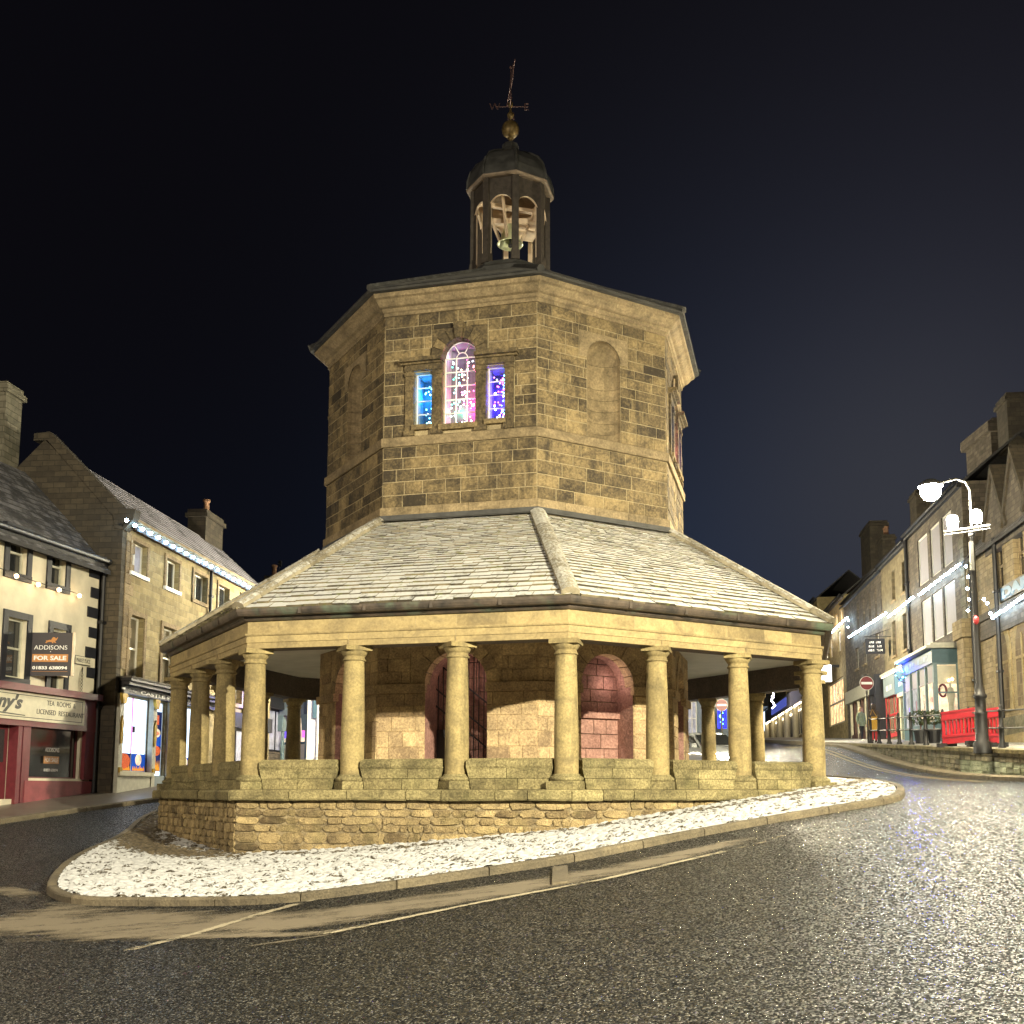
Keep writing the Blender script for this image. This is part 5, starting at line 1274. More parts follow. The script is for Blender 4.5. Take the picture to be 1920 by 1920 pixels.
for k, (r, nb_) in enumerate((((sw1[0], sw1[1], zb_, zt), 1), ((dr1[0], dr1[1], zc_0 + 1.2, zt), 0), ((sw2[0], sw2[1], zb_, zt), 1))):
    w_ = window(FC, ca_, r, .1, 'litcold' if k != 1 else 'litcold', (nb_, 0), 'pvc', .06, None, 0, name='shop_window' if k != 1 else 'shop_door')
    x0, x1 = r[0] + .07, r[1] - .07; d0 = -.1
    def post(name, ra, m, e=.006): mb = MB(FC.pt); mb.box(ra[0], ra[1], -.118, -.098 + e, ra[2], ra[3]); return part(name, mb, M[m], w_)
    def disc(x, z, rx, rz, m): mb = MB(FC.pt); mb.ext([(x + rx * math.cos(a), z + rz * math.sin(a)) for a in [j * PI / 8 for j in range(16)]], -.1, -.084); part('print', mb, M[m], w_)
    def flames(xa, xb, z0, h):
        n = 7; P = [(xa, z0)]; 
        for j in range(n): P += [(xa + (xb - xa) * (j + .5) / n, z0 + h * U(.55, 1.0)), (xa + (xb - xa) * (j + 1) / n, z0 + h * U(.15, .35))]
        mb = MB(FC.pt); mb.ext(P[:-1] + [(xb, z0 + .05), (xb, z0)], -.1, -.088); part('flame_print', mb, M['flame'], w_)
    if k == 1:
        z0, z1 = zb_ + .05, zt - .35; h = z1 - z0; post('poster', (x0 + .05, x1 - .05, z0, z1), 'poster'); post('poster', (x0 + .06, x1 - .06, z0 + h * .42, z0 + h * .62), 'posterblue', .008); xm = (x0 + x1) / 2
        disc(xm, z0 + h * .34, .36, .17, 'pizza'); disc(xm, z0 + h * .64, .3, .15, 'litcream'); disc(xm + .02, z0 + h * .63, .2, .07, 'pizza'); bx(FC, w_, 'print', (xm - .16, xm + .16, z0 + h * .78, z0 + h * .94), -.1, -.085, 'pizza'); flames(x0 + .08, x1 - .08, z0 + .02, h * .24)
    else:
        z0, z1 = zb_ + .03, zb_ + .58; xm = (x0 + x1) / 2
        for a, b in ((x0, xm - .04), (xm + .04, x1)): post('poster', (a, b, z0, z1), 'posterblue' if a > xm else 'poster'); flames(a + .04, b - .04, z0 + .01, .2)
        disc((x0 + xm) / 2, z0 + .3, .42, .24, 'pizza'); disc((x1 + xm) / 2, z0 + .36, .22, .19, 'litcream')
        if k == 0:
            bx(FC, w_, 'shelf_glow', (x0 + .05, x0 + .28, zb_ + 1.6, zb_ + 2.1), -.125, -.095, 'litviolet'); mb = MB(FC.pt); mb.box(xm - .07, xm - .045, -.1, -.08, zb_ + .6, zt - .07); part('neon_edge', mb, M['litpink'], w_); bx(FC, w_, 'latch', (xm + .02, xm + .1, zb_ + 1.25, zb_ + 1.45), -.1, -.05, 'black')
for k, x in enumerate((sw1[0] - .12, (sw1[1] + dr1[0]) / 2, (dr1[1] + sw2[0]) / 2, sw2[1] + .15)):
    pl = bx(FC, ca_, 'pilaster', (x - .13, x + .13, zc_0, zt), -.05, .12, 'greycream')
    mb = MB(FC.pt); mb.ext([(x - .1, zt - .32), (x + .1, zt - .32), (x + .17, zt - .08), (x + .17, zt), (x - .17, zt), (x - .17, zt - .08)], .1, .2); part('gilded_capital', mb, M['goldpaint'], pl); mb = MB(FC.pt); mb.ext([(x - .05, zb_ + .85), (x + .05, zb_ + .85), (x + .09, zb_ + 1.1), (x + .05, zb_ + 1.3), (x + .09, zb_ + 1.5), (x, zb_ + 1.72), (x - .09, zb_ + 1.5), (x - .05, zb_ + 1.3), (x - .09, zb_ + 1.1)], .1, .16); part('gilded_ornament', mb, M['goldpaint'], pl); mb = MB(FC.pt); mb.box(x - .09, x + .09, .1, .17, zb_ - .05, zb_ + .12); part('gilded_base', mb, M['goldpaint'], pl)
bx(FC, ca_, 'stall_riser', (sw1[0] - .2, sw1[1] + .06, zc_0, zb_ - .14), .0, .1, 'greycream'); bx(FC, ca_, 'shop_sill', (sw1[0] - .2, sw1[1] + .1, zb_ - .14, zb_ - .01), .0, .18, 'cream'); bx(FC, ca_, 'stall_riser', (dr1[0] - .1, sw2[1], zc_0, zb_ - .1), -.06, .04, 'grey')
# cold white lights
cpt = lambda x, y, b=.36: (lambda q: FC.pt(q[0], b, q[1]))(FC.px(x, y, b))
zl_ = cpt(236, 986)[2]; s_0 = FC.px(236, 986, .36)[0]
P = [FC.pt(s_0 + .58 * k + U(-.03, .03), .37, CE - .2 + U(-.02, .02)) for k in range(int((LC - 1 - s_0) / .58))]
P0 = [at(x, y, 33.25) for x, y in ((179, 1103), (179, 1073), (195, 1048), (212, 1023), (226, 995))]
light_string('cold white bulbs along the eaves of the pizza shop house', P0 + P, 'eaves', M['bulb_eaves'], .06)

# ---- houses further down the left side
for r_ in ((8.9, 13.6, zc_0 + 1.5, 2.5),): w_ = window(FC, ca_, r_, -.06, 'litdim', (3, 0), 'black', .12, name='shop_window')
bx(FC, ca_, 'shop_fascia', (8.5, 14.1, 2.5, 3.1), .0, .2, 'navy')
FD = F(FC.pt(LC + .05, -.6, 0).xy, (.0796, .9968), 1)
o_ = FD.pt(0, 0, 0); z0 = gz(o_.x, o_.y) - .6
bh = thing('stone_house', 'low roofed dark stone house beyond the snowy roof of the pizza shop', 'house', (o_.x, o_.y, gz(o_.x, o_.y)))
w1 = [(1.2, 2.2, 4.6, 6.2), (4.6, 5.6, 4.6, 6.2), (8.0, 9.0, 4.6, 6.2)]; zt_ = CE - .6; sw = (1.0, 8.8, z0 + 1.5, z0 + 3.5)
wall(FD, bh, 0, 11, z0, zt_, w1 + [sw], 'stoneD', .2, 5)
for r in w1: window(FD, bh, r, .12, 'glass', (0, 1), 'pvc', .06, None, 0, 'quoin', .12)
window(FD, bh, sw, .1, 'litdim', (3, 0), 'black', .1, name='shop_window'); bx(FD, bh, 'shop_fascia', (.3, 10, z0 + 3.5, z0 + 4.3), 0, .2, 'black')
roof_(FD, bh, 0, 11, zt_, zt_ + 2.4, 2.6, 'roofdark', .2); chimney(FD, bh, 9.5, -2.6, zt_ + 1.8, zt_ + 3.6, 1.0, .7, 'chim', 1)
lt = thing('blue_wall_light', 'small blue floodlight on the sandstone wall seen between the left columns', 'light fitting', FC.pt(10.9, .4, 3.35)); bx(FC, lt, 'housing', (10.75, 11.05, 3.2, 3.35), .05, .4, 'iron'); bx(FC, lt, 'lens', (10.77, 11.03, 3.352, 3.4), .1, .38, 'litblue')
light('blue_flood', FC.pt(10.9, .9, 3.7), (.04, .05, 1), 170, .1)
mb = MB(FD.pt); mb.tube([(.15, .15, zt_ - 1.2), (.15, .15, zt_ + 1.2)], .05, 6); part('soil_pipe', mb, M['black'], bh)
ae = thing('aerial_mast', 'thin pole with a small aerial on the far left rooftop', 'aerial', FD.pt(10.3, -2.6, zt_ + 2.3)); mb = MB(FD.pt); mb.tube([(10.3, -2.6, zt_ + 2.2), (10.3, -2.6, zt_ + 4.6)], .025, 5); part('pole', mb, M['iron'], ae); mb = MB(FD.pt); mb.tube([(10.0, -2.6, zt_ + 4.5), (10.6, -2.6, zt_ + 4.5)], .02, 4); mb.box(10.3, 10.5, -2.65, -2.5, zt_ + 4.4, zt_ + 4.7); part('antenna', mb, M['iron'], ae)
# teal shopfront facing the viewer, and the white wall beside it
YT = 50.5; a, b = at(470, 1400, YT + 2), at(579, 1400, YT)
FT = F((a.x, a.y), Vector((b.x - a.x, b.y - a.y)), 1); LTt = (Vector((b.x, b.y)) - Vector((a.x, a.y))).length
z0 = gz(a.x, a.y) - .5
ts = thing('teal_shop', 'grey teal shopfront with bracketed fascia and lit coloured window behind the left columns', 'shop', (a.x, a.y, gz(a.x, a.y)))
wn = FT.rect(512, 562, 1332, 1432); wn = (.8, wn[1] + .5, z0 + 1.4, FT.px(540, 1342)[1])
wall(FT, ts, -3, LTt, z0, 9, [wn, (.5, 1.4, 5.6, 7.2), (2.6, 3.4, 5.6, 7.2)], 'render', .2, 5)
for r in ((.5, 1.4, 5.6, 7.2), (2.6, 3.4, 5.6, 7.2)): window(FT, ts, r, .12, 'glass', (0, 1), 'pvc', .06)
window(FT, ts, wn, .12, 'litcream', (1, 0), 'teal', .12, name='shop_window')
zf_ = FT.px(540, 1342)[1]; bx(FT, ts, 'shop_fascia', (.2, LTt - .1, zf_, zf_ + .85), 0, .3, 'grey'); bx(FT, ts, 'fascia_cornice', (.05, LTt + .05, zf_ + .85, zf_ + 1.02), 0, .45, 'teal2')
for x in (.55, (wn[0] + wn[1]) / 2, wn[1] + .1):
    mb = MB(FT.pt); mb.tube([(x, .12, z0), (x, .12, zf_ - .5)], .09, 8); mb.ext([(x - .13, zf_ - .75), (x + .13, zf_ - .75), (x + .2, zf_), (x - .2, zf_)], .02, .32); part('shop_column', mb, M['teal2'], ts)
xw, nw_ = wn[0] + .2, 5
for k in range(nw_):
    x = wn[0] + (wn[1] - wn[0]) * (k + .5) / nw_; bx(FT, ts, 'window_light', (x - .13, x + .13, zf_ - 1.05, zf_ - .1), -.17, -.1, ('litviolet', 'litorange', 'litviolet', 'litorange', 'litpink')[k])
A = at(575, 1400, YT - 1); B = at(640, 1400, YT - 1); FU = F((A.x, A.y), (1, .02), 1)
wb = thing('white_house', 'white painted house wall with white downpipe behind the left columns', 'house', (A.x, A.y, gz(A.x, A.y)))
wall(FU, wb, 0, 4.5, z0, 8.5, [(2.9, 3.8, 3.0, 5.0)], 'whitepaint', .2, 5); window(FU, wb, (2.9, 3.8, 3.0, 5.0), .1, 'glass', (0, 1)); pipe(FU, wb, FU.px(596, 1380)[0], z0, 8.3, .1, .05, 'whitepaint'); bx(FU, wb, 'window_box', (.25, .55, 3.3, 4.4), 0, .12, 'teal')
roof_(FU, wb, -.1, 4.6, 8.5, 10.2, 2.5, 'roofdark', .2)
# ------------------------------------------------------------------ right-hand street
M['signred'] = plain('sign_red', (.16, .004, .008), .4, var=.05)
M['infill'] = bricks('window_infill', (.15, .105, .055), (.24, .175, .095), (.27, .22, .13), .5, .42, .5, .02)
M['added_strip2'] = glow('added_fascia_glow', (1, .85, .6), 3)  # glow for an added strip that brightens the narrow house front
FR = F((13.1 + 3.27, 30), (.109, 1), -1)
sx = lambda x, off=0.0: FR.px(x, 1390, off)[0]
def gzR(s): p = FR.pt(s, 1.0, 0); return pav_z(p.x, p.y)
# gothic hall
def marks(f, par, s0, s1, z, h, b, m, n=9):      # lettering too small to read in the photograph: broken strokes
    mb = MB(f.pt); L = (s1 - s0) / n
    for k in range(n):
        if k == n // 2: continue
        x = s0 + L * (k + .12); w = L * .7; mb.box(x, x + w * .28, b, b + .008, z - h / 2, z + h / 2)
        if R() < .7: mb.box(x + w * .28, x + w, b, b + .0078, z + h * U(-.5, .35), z + h * U(.36, .5))
        if R() < .6: mb.box(x + w * .72, x + w * .99, b, b + .0076, z - h / 2, z + h * U(0, .35))
    o = part('lettering', mb, M[m], par); return o
sG = sx(1826); zG = gzR(2) - 1.2; zE = 9.7
go = thing('gothic_hall', 'dark gothic stone hall with arched windows, steep gables and black downpipes', 'hall', FR.pt(0, 0, gzR(0)))
gw = [FR.rect(1867, 1889, 1182, 1332), FR.rect(1903, 1930, 1160, 1332)]; w0 = gw[0][1] - gw[0][0]; zg0, zg1 = gw[0][2], gw[0][3]
cs = [(g_[0] + g_[1]) / 2 for g_ in gw]; stp = cs[0] - cs[1]; W2 = .8
cs += [cs[1] - stp, cs[1] - 2 * stp, cs[1] - 3 * stp]
hs = [(c - W2, c + W2, zg0, zg1 - .8) for c in cs]; up = [(c - .55, c + .55, 7.6, 9.4) for c in cs]
wall(FR, go, -16, sG, zG, zE, hs + up, 'stoneG', .3, 10)
def gothic(c, w, z0, zs, b, d):
    r = 2 * w; P = [(c - w, z0), (c + w, z0)] + [(c - w + r * math.cos(a), zs + r * math.sin(a)) for a in [PI / 3 * k / 6 for k in range(7)]] + [(c + w - r * math.cos(a), zs + r * math.sin(a)) for a in [PI / 3 * k / 6 for k in range(5, -1, -1)]]
    mb = MB(FR.pt); mb.ext(P, b, d); return mb
for k, c in enumerate(cs):
    w_ = part('window', gothic(c, W2 + .22, zg0 - .1, zg1 - 1.0, -.1, .05), M['ashlar2'], go)
    part('blocked_panel', gothic(c, W2 - .08, zg0, zg1 - 1.05, .0, .055), M['infill'], w_)
    mb = MB(FR.pt); mb.box(c - .06, c + .06, .03, .08, zg0, zg1 - .4); mb.box(c - W2, c + W2, .03, .075, zg1 - 1.3, zg1 - 1.2); part('mullion', mb, M['ashlar2'], w_)
    window(FR, go, up[k], .2, 'glass', (1, 1), 'quoin', .1)
    mb = MB(FR.pt); z = zE - .6; g0 = c - 1.5; mb.ext([(c - 1.35, z), (c + 1.35, z), (c + 1.35, zE + .2), (c, zE + 2.5), (c - 1.35, zE + .2)], -.5, .06); gb = part('gable', mb, M['stoneD'], go)
    mb = MB(FR.pt); mb.ext([(c - 1.5, zE + .1), (c - 1.35, zE + .0), (c, zE + 2.35), (c + 1.35, zE + .0), (c + 1.5, zE + .1), (c, zE + 2.75)], -.5, .14); part('gable_coping', mb, M['gable'], gb)
mb = MB(FR.pt); mb.box(-16, sG, -.1, .16, 6.62, 6.9); mb.box(-16, sG, -.1, .1, 5.9, 6.6); part('string_course', mb, M['stoneD'], go)
mb = MB(FR.pt); mb.box(-16, sG, -.1, .22, zG, zg0 - .35); part('plinth', mb, M['retwall'], go)
for x in (1845, 1893, 1975): pipe(FR, go, sx(x), zG + .3, zE - .2, .2, .085)
for x in (1833,): mb = MB(FR.pt); s_ = sx(x); mb.box(s_ - .5, s_ + .5, -.1, .5, zG, 6.2); mb.box(s_ - .7, s_ + .7, -.1, .6, 6.2, 6.95); part('corner_pier', mb, M['stoneG'], go)
roof_(FR, go, -16, sG, zE, zE + 6.0, 5.0, 'roofdark', .3)
q0, q1 = at(1856, 780, 50), at(1935, 780, 50); mb = MB(); mb.box(q0.x, q1.x, 50, 53, 9, q0.z - .8); mb.box(q0.x - .2, q1.x + .2, 49.8, 53.2, q0.z - .8, q0.z - .3); mb.box(q0.x + .2, q1.x, 50.2, 52.8, q0.z - .3, q0.z); part('roof_tower', mb, M['stoneD'], go)
bb_ = bx(FR, go, 'sign_band', (sx(1960), sx(1893), 7.0, 7.55), .0, .1, 'ink')
ftext(FR, bb_, (sx(1960) + sx(1895)) / 2, 7.27, .105, 'DAR', (sx(1895) - sx(1960)) * .9, .42, 'bluep', ext=.01, bold=.02)
mb = MB(FR.pt); mb.ext([(sx(1880), zG), (sx(1960), zG), (sx(1960), gzR(0) + .75), (sx(1905), gzR(0) + .7), (sx(1880), gzR(0) + .25)], .3, .55); pr = part('stair_wall', mb, M['ashlar2'], go)

def house(label, x0, x1, zt, m, rise=2.2, run=2.6, z0off=1.0, name='street_house', cat='house', roof='roofdark', holes=(), over=.2):
    s0, s1 = sx(x1), sx(x0); p = FR.pt(s0, 0, 0); t = thing(name, label, cat, (p.x, p.y, gzR(s0)))
    wall(FR, t, s0 + .012, s1 - .012, gzR(s0) - z0off, zt, list(holes), m, .22, 6)
    roof_(FR, t, s0 + .01, s1 - .01, zt, zt + rise, run, roof, over)
    mb = MB(FR.pt); mb.box(s0 + .02, s1 - .02, .0, .16, zt - .25, zt - .06); mb.smooth = True; mb.tube([(s0 + .02, .26, zt - .04), (s1 - .02, .26, zt - .04)], .08, 6); part('eaves_gutter', mb, M['black'], t)
    return t, s0, s1
# tall house with bay shop
z2 = [FR.rect(1719, 1738, 1004, 1094), FR.rect(1742, 1761, 984, 1082), FR.rect(1764, 1783, 965, 1064)]
z1_ = [FR.rect(1727, 1745, 1124, 1212), FR.rect(1747, 1766, 1108, 1198), FR.rect(1768, 1790, 1092, 1190)]
def level(rs, z0=None, z1=None): a = sum(r[2] for r in rs) / len(rs) if z0 is None else z0; b = sum(r[3] for r in rs) / len(rs) if z1 is None else z1; return [(r[0], r[1], a, b) for r in rs]
z2, z1_ = level(z2), level(z1_); zt1 = z2[0][3] + .75
bo = 1.15; zb0 = gzR(sx(1760)); s_far, s_near = sx(1697, bo), sx(1755, bo)
zcan = FR.px(1757, 1205, bo)[1]; zfas0 = FR.px(1755, 1240, bo)[1]; zstall = zb0 + .62
S1, a0, a1 = house('tall dark stone house with pale blinds in six windows above the teal bay shop', 1717, 1826, zt1, 'stoneD', holes=z2 + z1_ + [(s_near + .3, s_far - .2, zstall, zfas0)], name='tall_house')
for r in z2 + z1_: window(FR, S1, r, .06, 'lav', (0, 0), 'pvc', .07, None, 0, None)
pipe(FR, S1, a1 - .15, zb0, zt1, .12, .08)
for k in range(20):
    z = zcan - .6 + k * .42
    if z > 10.3: break
    mb = MB(FR.pt); mb.t = U(.1, .9); mb.box(a0 - .02, a0 + (.75 if k % 2 else .5), -.1, .05, z, z + .4); part('quoin', mb, M['chimlit'], S1)
# bay shop
bs = thing('bay_shop', 'teal bay-fronted shop with warm lit window display and blue floodlit fascia', 'shop front', FR.pt((s_near + s_far) / 2, bo / 2, zb0))
mb = MB(FR.pt); mb.box(s_near, s_far, 0, bo, zb0 - .8, zstall); part('stall_riser', mb, M['teal'], bs)
mb = MB(FR.pt); mb.box(s_near - .02, s_far + .02, 0, bo + .02, zfas0, zcan - .14); fsc = part('shop_fascia', mb, M['teal'], bs)
mb = MB(FR.pt); mb.box(s_near - .25, s_far + .25, 0, bo + .3, zcan - .13, zcan); mb.ext([(s_near - .2, zcan), (s_far + .2, zcan), (s_far + .2, zcan + .1), (s_near - .2, zcan + .1)], 0, bo + .1); part('canopy', mb, M['greycream'], bs)
marks(FR, fsc, s_near + .6, s_far - .5, (zfas0 + zcan - .14) / 2, .3, bo + .02, 'bluep')
nb = 4
posts = [s_near + (s_far - s_near) * k / nb for k in range(nb + 1)]
for k, s_ in enumerate(posts):
    mb = MB(FR.pt); mb.box(s_ - .09, s_ + .09, bo - .16, bo, zstall, zfas0); part('bay_post', mb, M['teal2'], bs)
for k in range(nb):
    r = (posts[k] + .092, posts[k + 1] - .092, zstall, zfas0)
    w_ = window(FR, bs, r, .05, 'litdim' if k > 1 else 'litcream', (0, 0), 'teal2', .05, None, bo, name='shop_window'); mb = MB(FR.pt); mb.box(r[0], r[1], bo - .12, bo - .04, zfas0 - .8, zfas0 - .74); mb.box(r[0] + .06, r[1] - .06, bo - .11, bo - .085, zfas0 - .74, zfas0 - .05); part('blind', mb, M['lav'], w_)
    for j in range(3): bx(FR, w_, 'display_item', (r[0] + .1 + j * .2, r[0] + .25 + j * .2, zstall + .06 + U(0, 1), zstall + .5 + U(.4, 1.2)), bo - .1, bo - .088, random.choice(('ink', 'litwarm', 'litviolet', 'brownp', 'redp')))
Fe = F(FR.pt(s_near, 0, 0).xy, FR.n, 1); Fe.n = -FR.d      # the bay's end window, facing the viewer
w_ = window(Fe, bs, (.1, bo - .05, zstall, zfas0), .03, 'litcream', (0, 1), 'teal2', .07, name='end_window')
mb = MB(Fe.pt); mb.box(.1, bo - .1, -.075, -.06, zfas0 - .9, zfas0 - .1); part('blind', mb, M['litorange'] if 0 else M['cream'], w_)
p_ = Fe.pt(.42, .05, 0); Tm = lambda r, z: (r, zstall + z)
mb = MB(Fe.pt); mb.tube([(.76 + .15 * math.cos(a), -.06, zstall + 1.35 + .26 * math.sin(a)) for a in [j * PI / 8 for j in range(17)]], .05, 6); part('wreath', mb, M['maroon'], w_)
mb = MB(Fe.pt); mb.ext([(.3, zstall + .05), (.56, zstall + .05), (.54, zstall + .7), (.6, zstall + 1.2), (.54, zstall + 1.45), (.47, zstall + 1.5), (.5, zstall + 1.72), (.38, zstall + 1.72), (.41, zstall + 1.5), (.32, zstall + 1.45), (.26, zstall + 1.2), (.32, zstall + .7)], -.075, -.05); part('mannequin', mb, M['greycream'], w_)
add_bulbs(w_, 'wd', M['bulb_warm'], .05, [Fe.pt(.35, -.05, zfas0 - .7), Fe.pt(.5, -.05, zfas0 - .75)])
mb = MB(Fe.pt); mb.box(-.0, .1, -.12, .02, zstall, zfas0); mb.box(bo - .05, bo, -.12, .02, zstall, zfas0); part('bay_post', mb, M['teal2'], bs)
# next house: red shop front and turquoise door
zup = level([FR.rect(1672, 1679, 1165, 1232), FR.rect(1692, 1699, 1150, 1218)]); zu2 = level([FR.rect(1671, 1677, 1072, 1128), FR.rect(1690, 1696, 1050, 1112)])
zt2 = zu2[0][3] + .9
zb2 = gzR(sx(1690)); zsh = FR.px(1690, 1278)[1]; rsh = (sx(1686), sx(1666), zb2 + .4, FR.px(1676, 1300)[1]); rdo = (sx(1713), sx(1694), zb2, FR.px(1704, 1303)[1])
S2, b0_, b1_ = house('narrow three storey stone house above the red shopfront and turquoise door', 1664, 1717, zt2, 'stoneM', holes=zup + zu2 + [rsh, rdo])
for r in zup + zu2: window(FR, S2, r, .18, 'glass', (0, 1), 'brownp', .06, 'quoin', 0, None)
w_ = window(FR, S2, rsh, .08, 'glasswarm', (1, 1), 'redp', .1, None, 0, 'redp', .14, name='shop_window')
dd = bx(FR, S2, 'door', rdo, -.2, -.12, 'turq'); mb = MB(FR.pt); m2 = (rdo[0] + rdo[1]) / 2; mb.box(rdo[0] + .1, m2 - .05, -.121, -.11, zb2 + 1.0, rdo[3] - .6); mb.box(m2 + .05, rdo[1] - .1, -.121, -.11, zb2 + 1.0, rdo[3] - .6); mb.box(rdo[0] + .1, rdo[1] - .1, -.121, -.11, rdo[3] - .5, rdo[3] - .1); part('door_glass', mb, M['glass'], dd)
mb = MB(FR.pt); mb.box(rdo[0] - .15, rdo[1] + .15, .0, .2, rdo[3], rdo[3] + .22); mb.box(rdo[0] - .2, rdo[0], -.1, .08, zb2 - .5, rdo[3]); mb.box(rdo[1], rdo[1] + .2, -.1, .08, zb2 - .5, rdo[3]); part('door_surround', mb, M['cream'], S2)
zfx = FR.px(1690, 1262)[1]
fb_ = bx(FR, S2, 'shop_fascia', (sx(1712), sx(1687), rdo[3] + .25, zfx + .2), .0, .14, 'bluep'); fr_ = bx(FR, S2, 'shop_fascia', (sx(1686), sx(1665), rdo[3] + .3, zfx + .2), .0, .14, 'grey'); bx(FR, S2, 'fascia_cornice', (b0_ + .05, b1_ - .05, zfx + .2, zfx + .32), .0, .3, 'greycream')
marks(FR, fr_, sx(1681), sx(1670), rdo[3] + .75, .3, .14, 'white'); marks(FR, fb_, sx(1707), sx(1693), rdo[3] + .7, .25, .14, 'white')
pipe(FR, S2, b0_ + .1, zb2, zt2, .1, .08)
for t_, sa, sb, zz in ((S2, b0_ + .3, b1_ - .3, zfx + .16),): mb = MB(FR.pt); mb.box(sa, sb, .22, .28, zz - .06, zz); part('added_fascia_strip', mb, M['added_strip2'], t_)  # strip added under the cornice as extra light on the shopfront
# blue snowflake decoration
sn = thing('snowflake_decoration', 'round blue and cyan light decoration hanging by the teal bay shop', 'light decoration', FR.pt(sx(1693, .8), .8, FR.px(1693, 1256, .8)[1]))
c = Vector(FR.pt(*(lambda q: (q[0], .9, q[1]))(FR.px(1704, 1256, .9)))); mb = MB(); ux, uz = Vector((1, -.2, 0)).normalized(), Vector((0, 0, 1)); rs = .66
mb.tube([c + ux * (rs * math.cos(a)) + uz * (rs * math.sin(a)) for a in [j * PI / 8 for j in range(17)]], .02, 5)
for j in range(4): a = j * PI / 4; mb.tube([c - ux * (rs * math.cos(a)) - uz * (rs * math.sin(a)), c + ux * (rs * math.cos(a)) + uz * (rs * math.sin(a))], .015, 4)
mb.tube([c + Vector((rs, .0, 0)), c + Vector((1.4, .1, 0))], .02, 4); part('frame', mb, M['iron'], sn)
P = []
for j in range(60): a = U(0, 2 * PI); r = U(.25, .68); P.append(c + ux * (r * math.cos(a)) + uz * (r * math.sin(a)) - Vector((0, .04, 0)))
M['bulb_blue'] = glow('blue_bulb', (.03, .12, 1.0), 20); M['bulb_cyan'] = glow('cyan_bulb', (.15, .75, 1.0), 18)
add_bulbs(sn, 'bb', M['bulb_blue'], .035, P[:30]); add_bulbs(sn, 'bc', M['bulb_cyan'], .035, P[30:])
light('snowflake_light', c - Vector((.2, .3, 0)), (.02, .05, 1), 650, .3)
# dark house with navy shop
zu3 = level([FR.rect(1603, 1608, 1195, 1240), FR.rect(1618, 1623, 1183, 1232), FR.rect(1643, 1649, 1232, 1262)]); zu3[2] = (zu3[2][0], zu3[2][1], zu3[0][2], zu3[0][3]); zu4 = level([FR.rect(1606 + 11 * k, 1610 + 11 * k, 1130 - 10 * k, 1185 - 8 * k) for k in range(5)]); zt3 = zu4[0][3] + .8
zb3 = gzR(sx(1630)); rn = (sx(1660), sx(1643), zb3 + .5, FR.px(1650, 1300)[1]); rc_ = (sx(1636), sx(1600), zb3 + .5, FR.px(1620, 1310)[1])
S3, c0_, c1_ = house('long dark three storey stone house with navy and cream shopfronts', 1591, 1664, zt3, 'stoneD', holes=zu3 + zu4 + [rn, rc_], over=.35)
for r in zu3 + zu4: window(FR, S3, r, .15, 'glass', (0, 1), 'greycream', .06, 'quoin', 0, None)
window(FR, S3, rn, .1, 'litcream', (1, 0), 'navy', .12, name='shop_window'); window(FR, S3, rc_, .1, 'litviolet' if 0 else 'glasswarm', (4, 0), 'brownp', .14, name='shop_window')
bx(FR, S3, 'shop_fascia', (sx(1663), sx(1641), rn[3], rn[3] + 1.0), 0, .25, 'navy'); mb = MB(FR.pt); mb.box(sx(1663), sx(1660), 0, .55, zb3 - .5, rn[3] + 1.0); mb.box(sx(1643), sx(1641), 0, .25, zb3 - .5, rn[3]); part('shop_pier', mb, M['navy'], S3)
bx(FR, S3, 'shop_fascia', (sx(1638), sx(1596), rc_[3], rc_[3] + .8), 0, .3, 'greycream'); bx(FR, S3, 'stall_riser', (rc_[0], rc_[1], zb3 - .6, rc_[2]), 0, .1, 'brownp')
for k in range(6): s_ = rc_[0] + (rc_[1] - rc_[0]) * k / 5; bx(FR, S3, 'pilaster', (s_ - .12, s_ + .12, zb3 - .5, rc_[3]), -.02, .12, 'cream' if k % 2 else 'brownp')
chimney(FR, S3, c1_ - 2, -2.6, zt3 + 1.6, zt3 + 4.2, 1.6, .8, 'chim', 2); chimney(FR, S3, c0_ + 1, -2.6, zt3 + 1.6, zt3 + 4.6, 1.6, .8, 'chim', 0); chimney(FR, S1, a0 + 1.2, -2.6, zt1 + 1.6, zt1 + 4.0, 1.4, .8, 'chim', 0)
sg2 = thing('hanging_shop_sign', 'navy hanging sign with white lettering above the navy shopfront', 'hanging sign', FR.pt(sx(1640, .8), .8, FR.px(1640, 1212, .8)[1]))
q = FR.px(1640, 1212, .9); Fh = F(FR.pt(q[0], .35, 0).xy, FR.n, 1); Fh.n = -FR.d
bx(Fh, sg2, 'board', (.0, 1.05, q[1] - .42, q[1] + .42), -.03, .03, 'navy'); mb = MB(Fh.pt); mb.tube([(-.4, 0, q[1] + .55), (1.1, 0, q[1] + .55)], .02, 5); mb.tube([(-.4, 0, q[1] + 1.0), (.8, 0, q[1] + .58)], .015, 4); part('bracket', mb, M['iron'], sg2)
for k in range(3): marks(Fh, sg2, .22 - .05 * k, .85 + .04 * k, q[1] + .22 - .22 * k, .12, .03, 'white', 7)
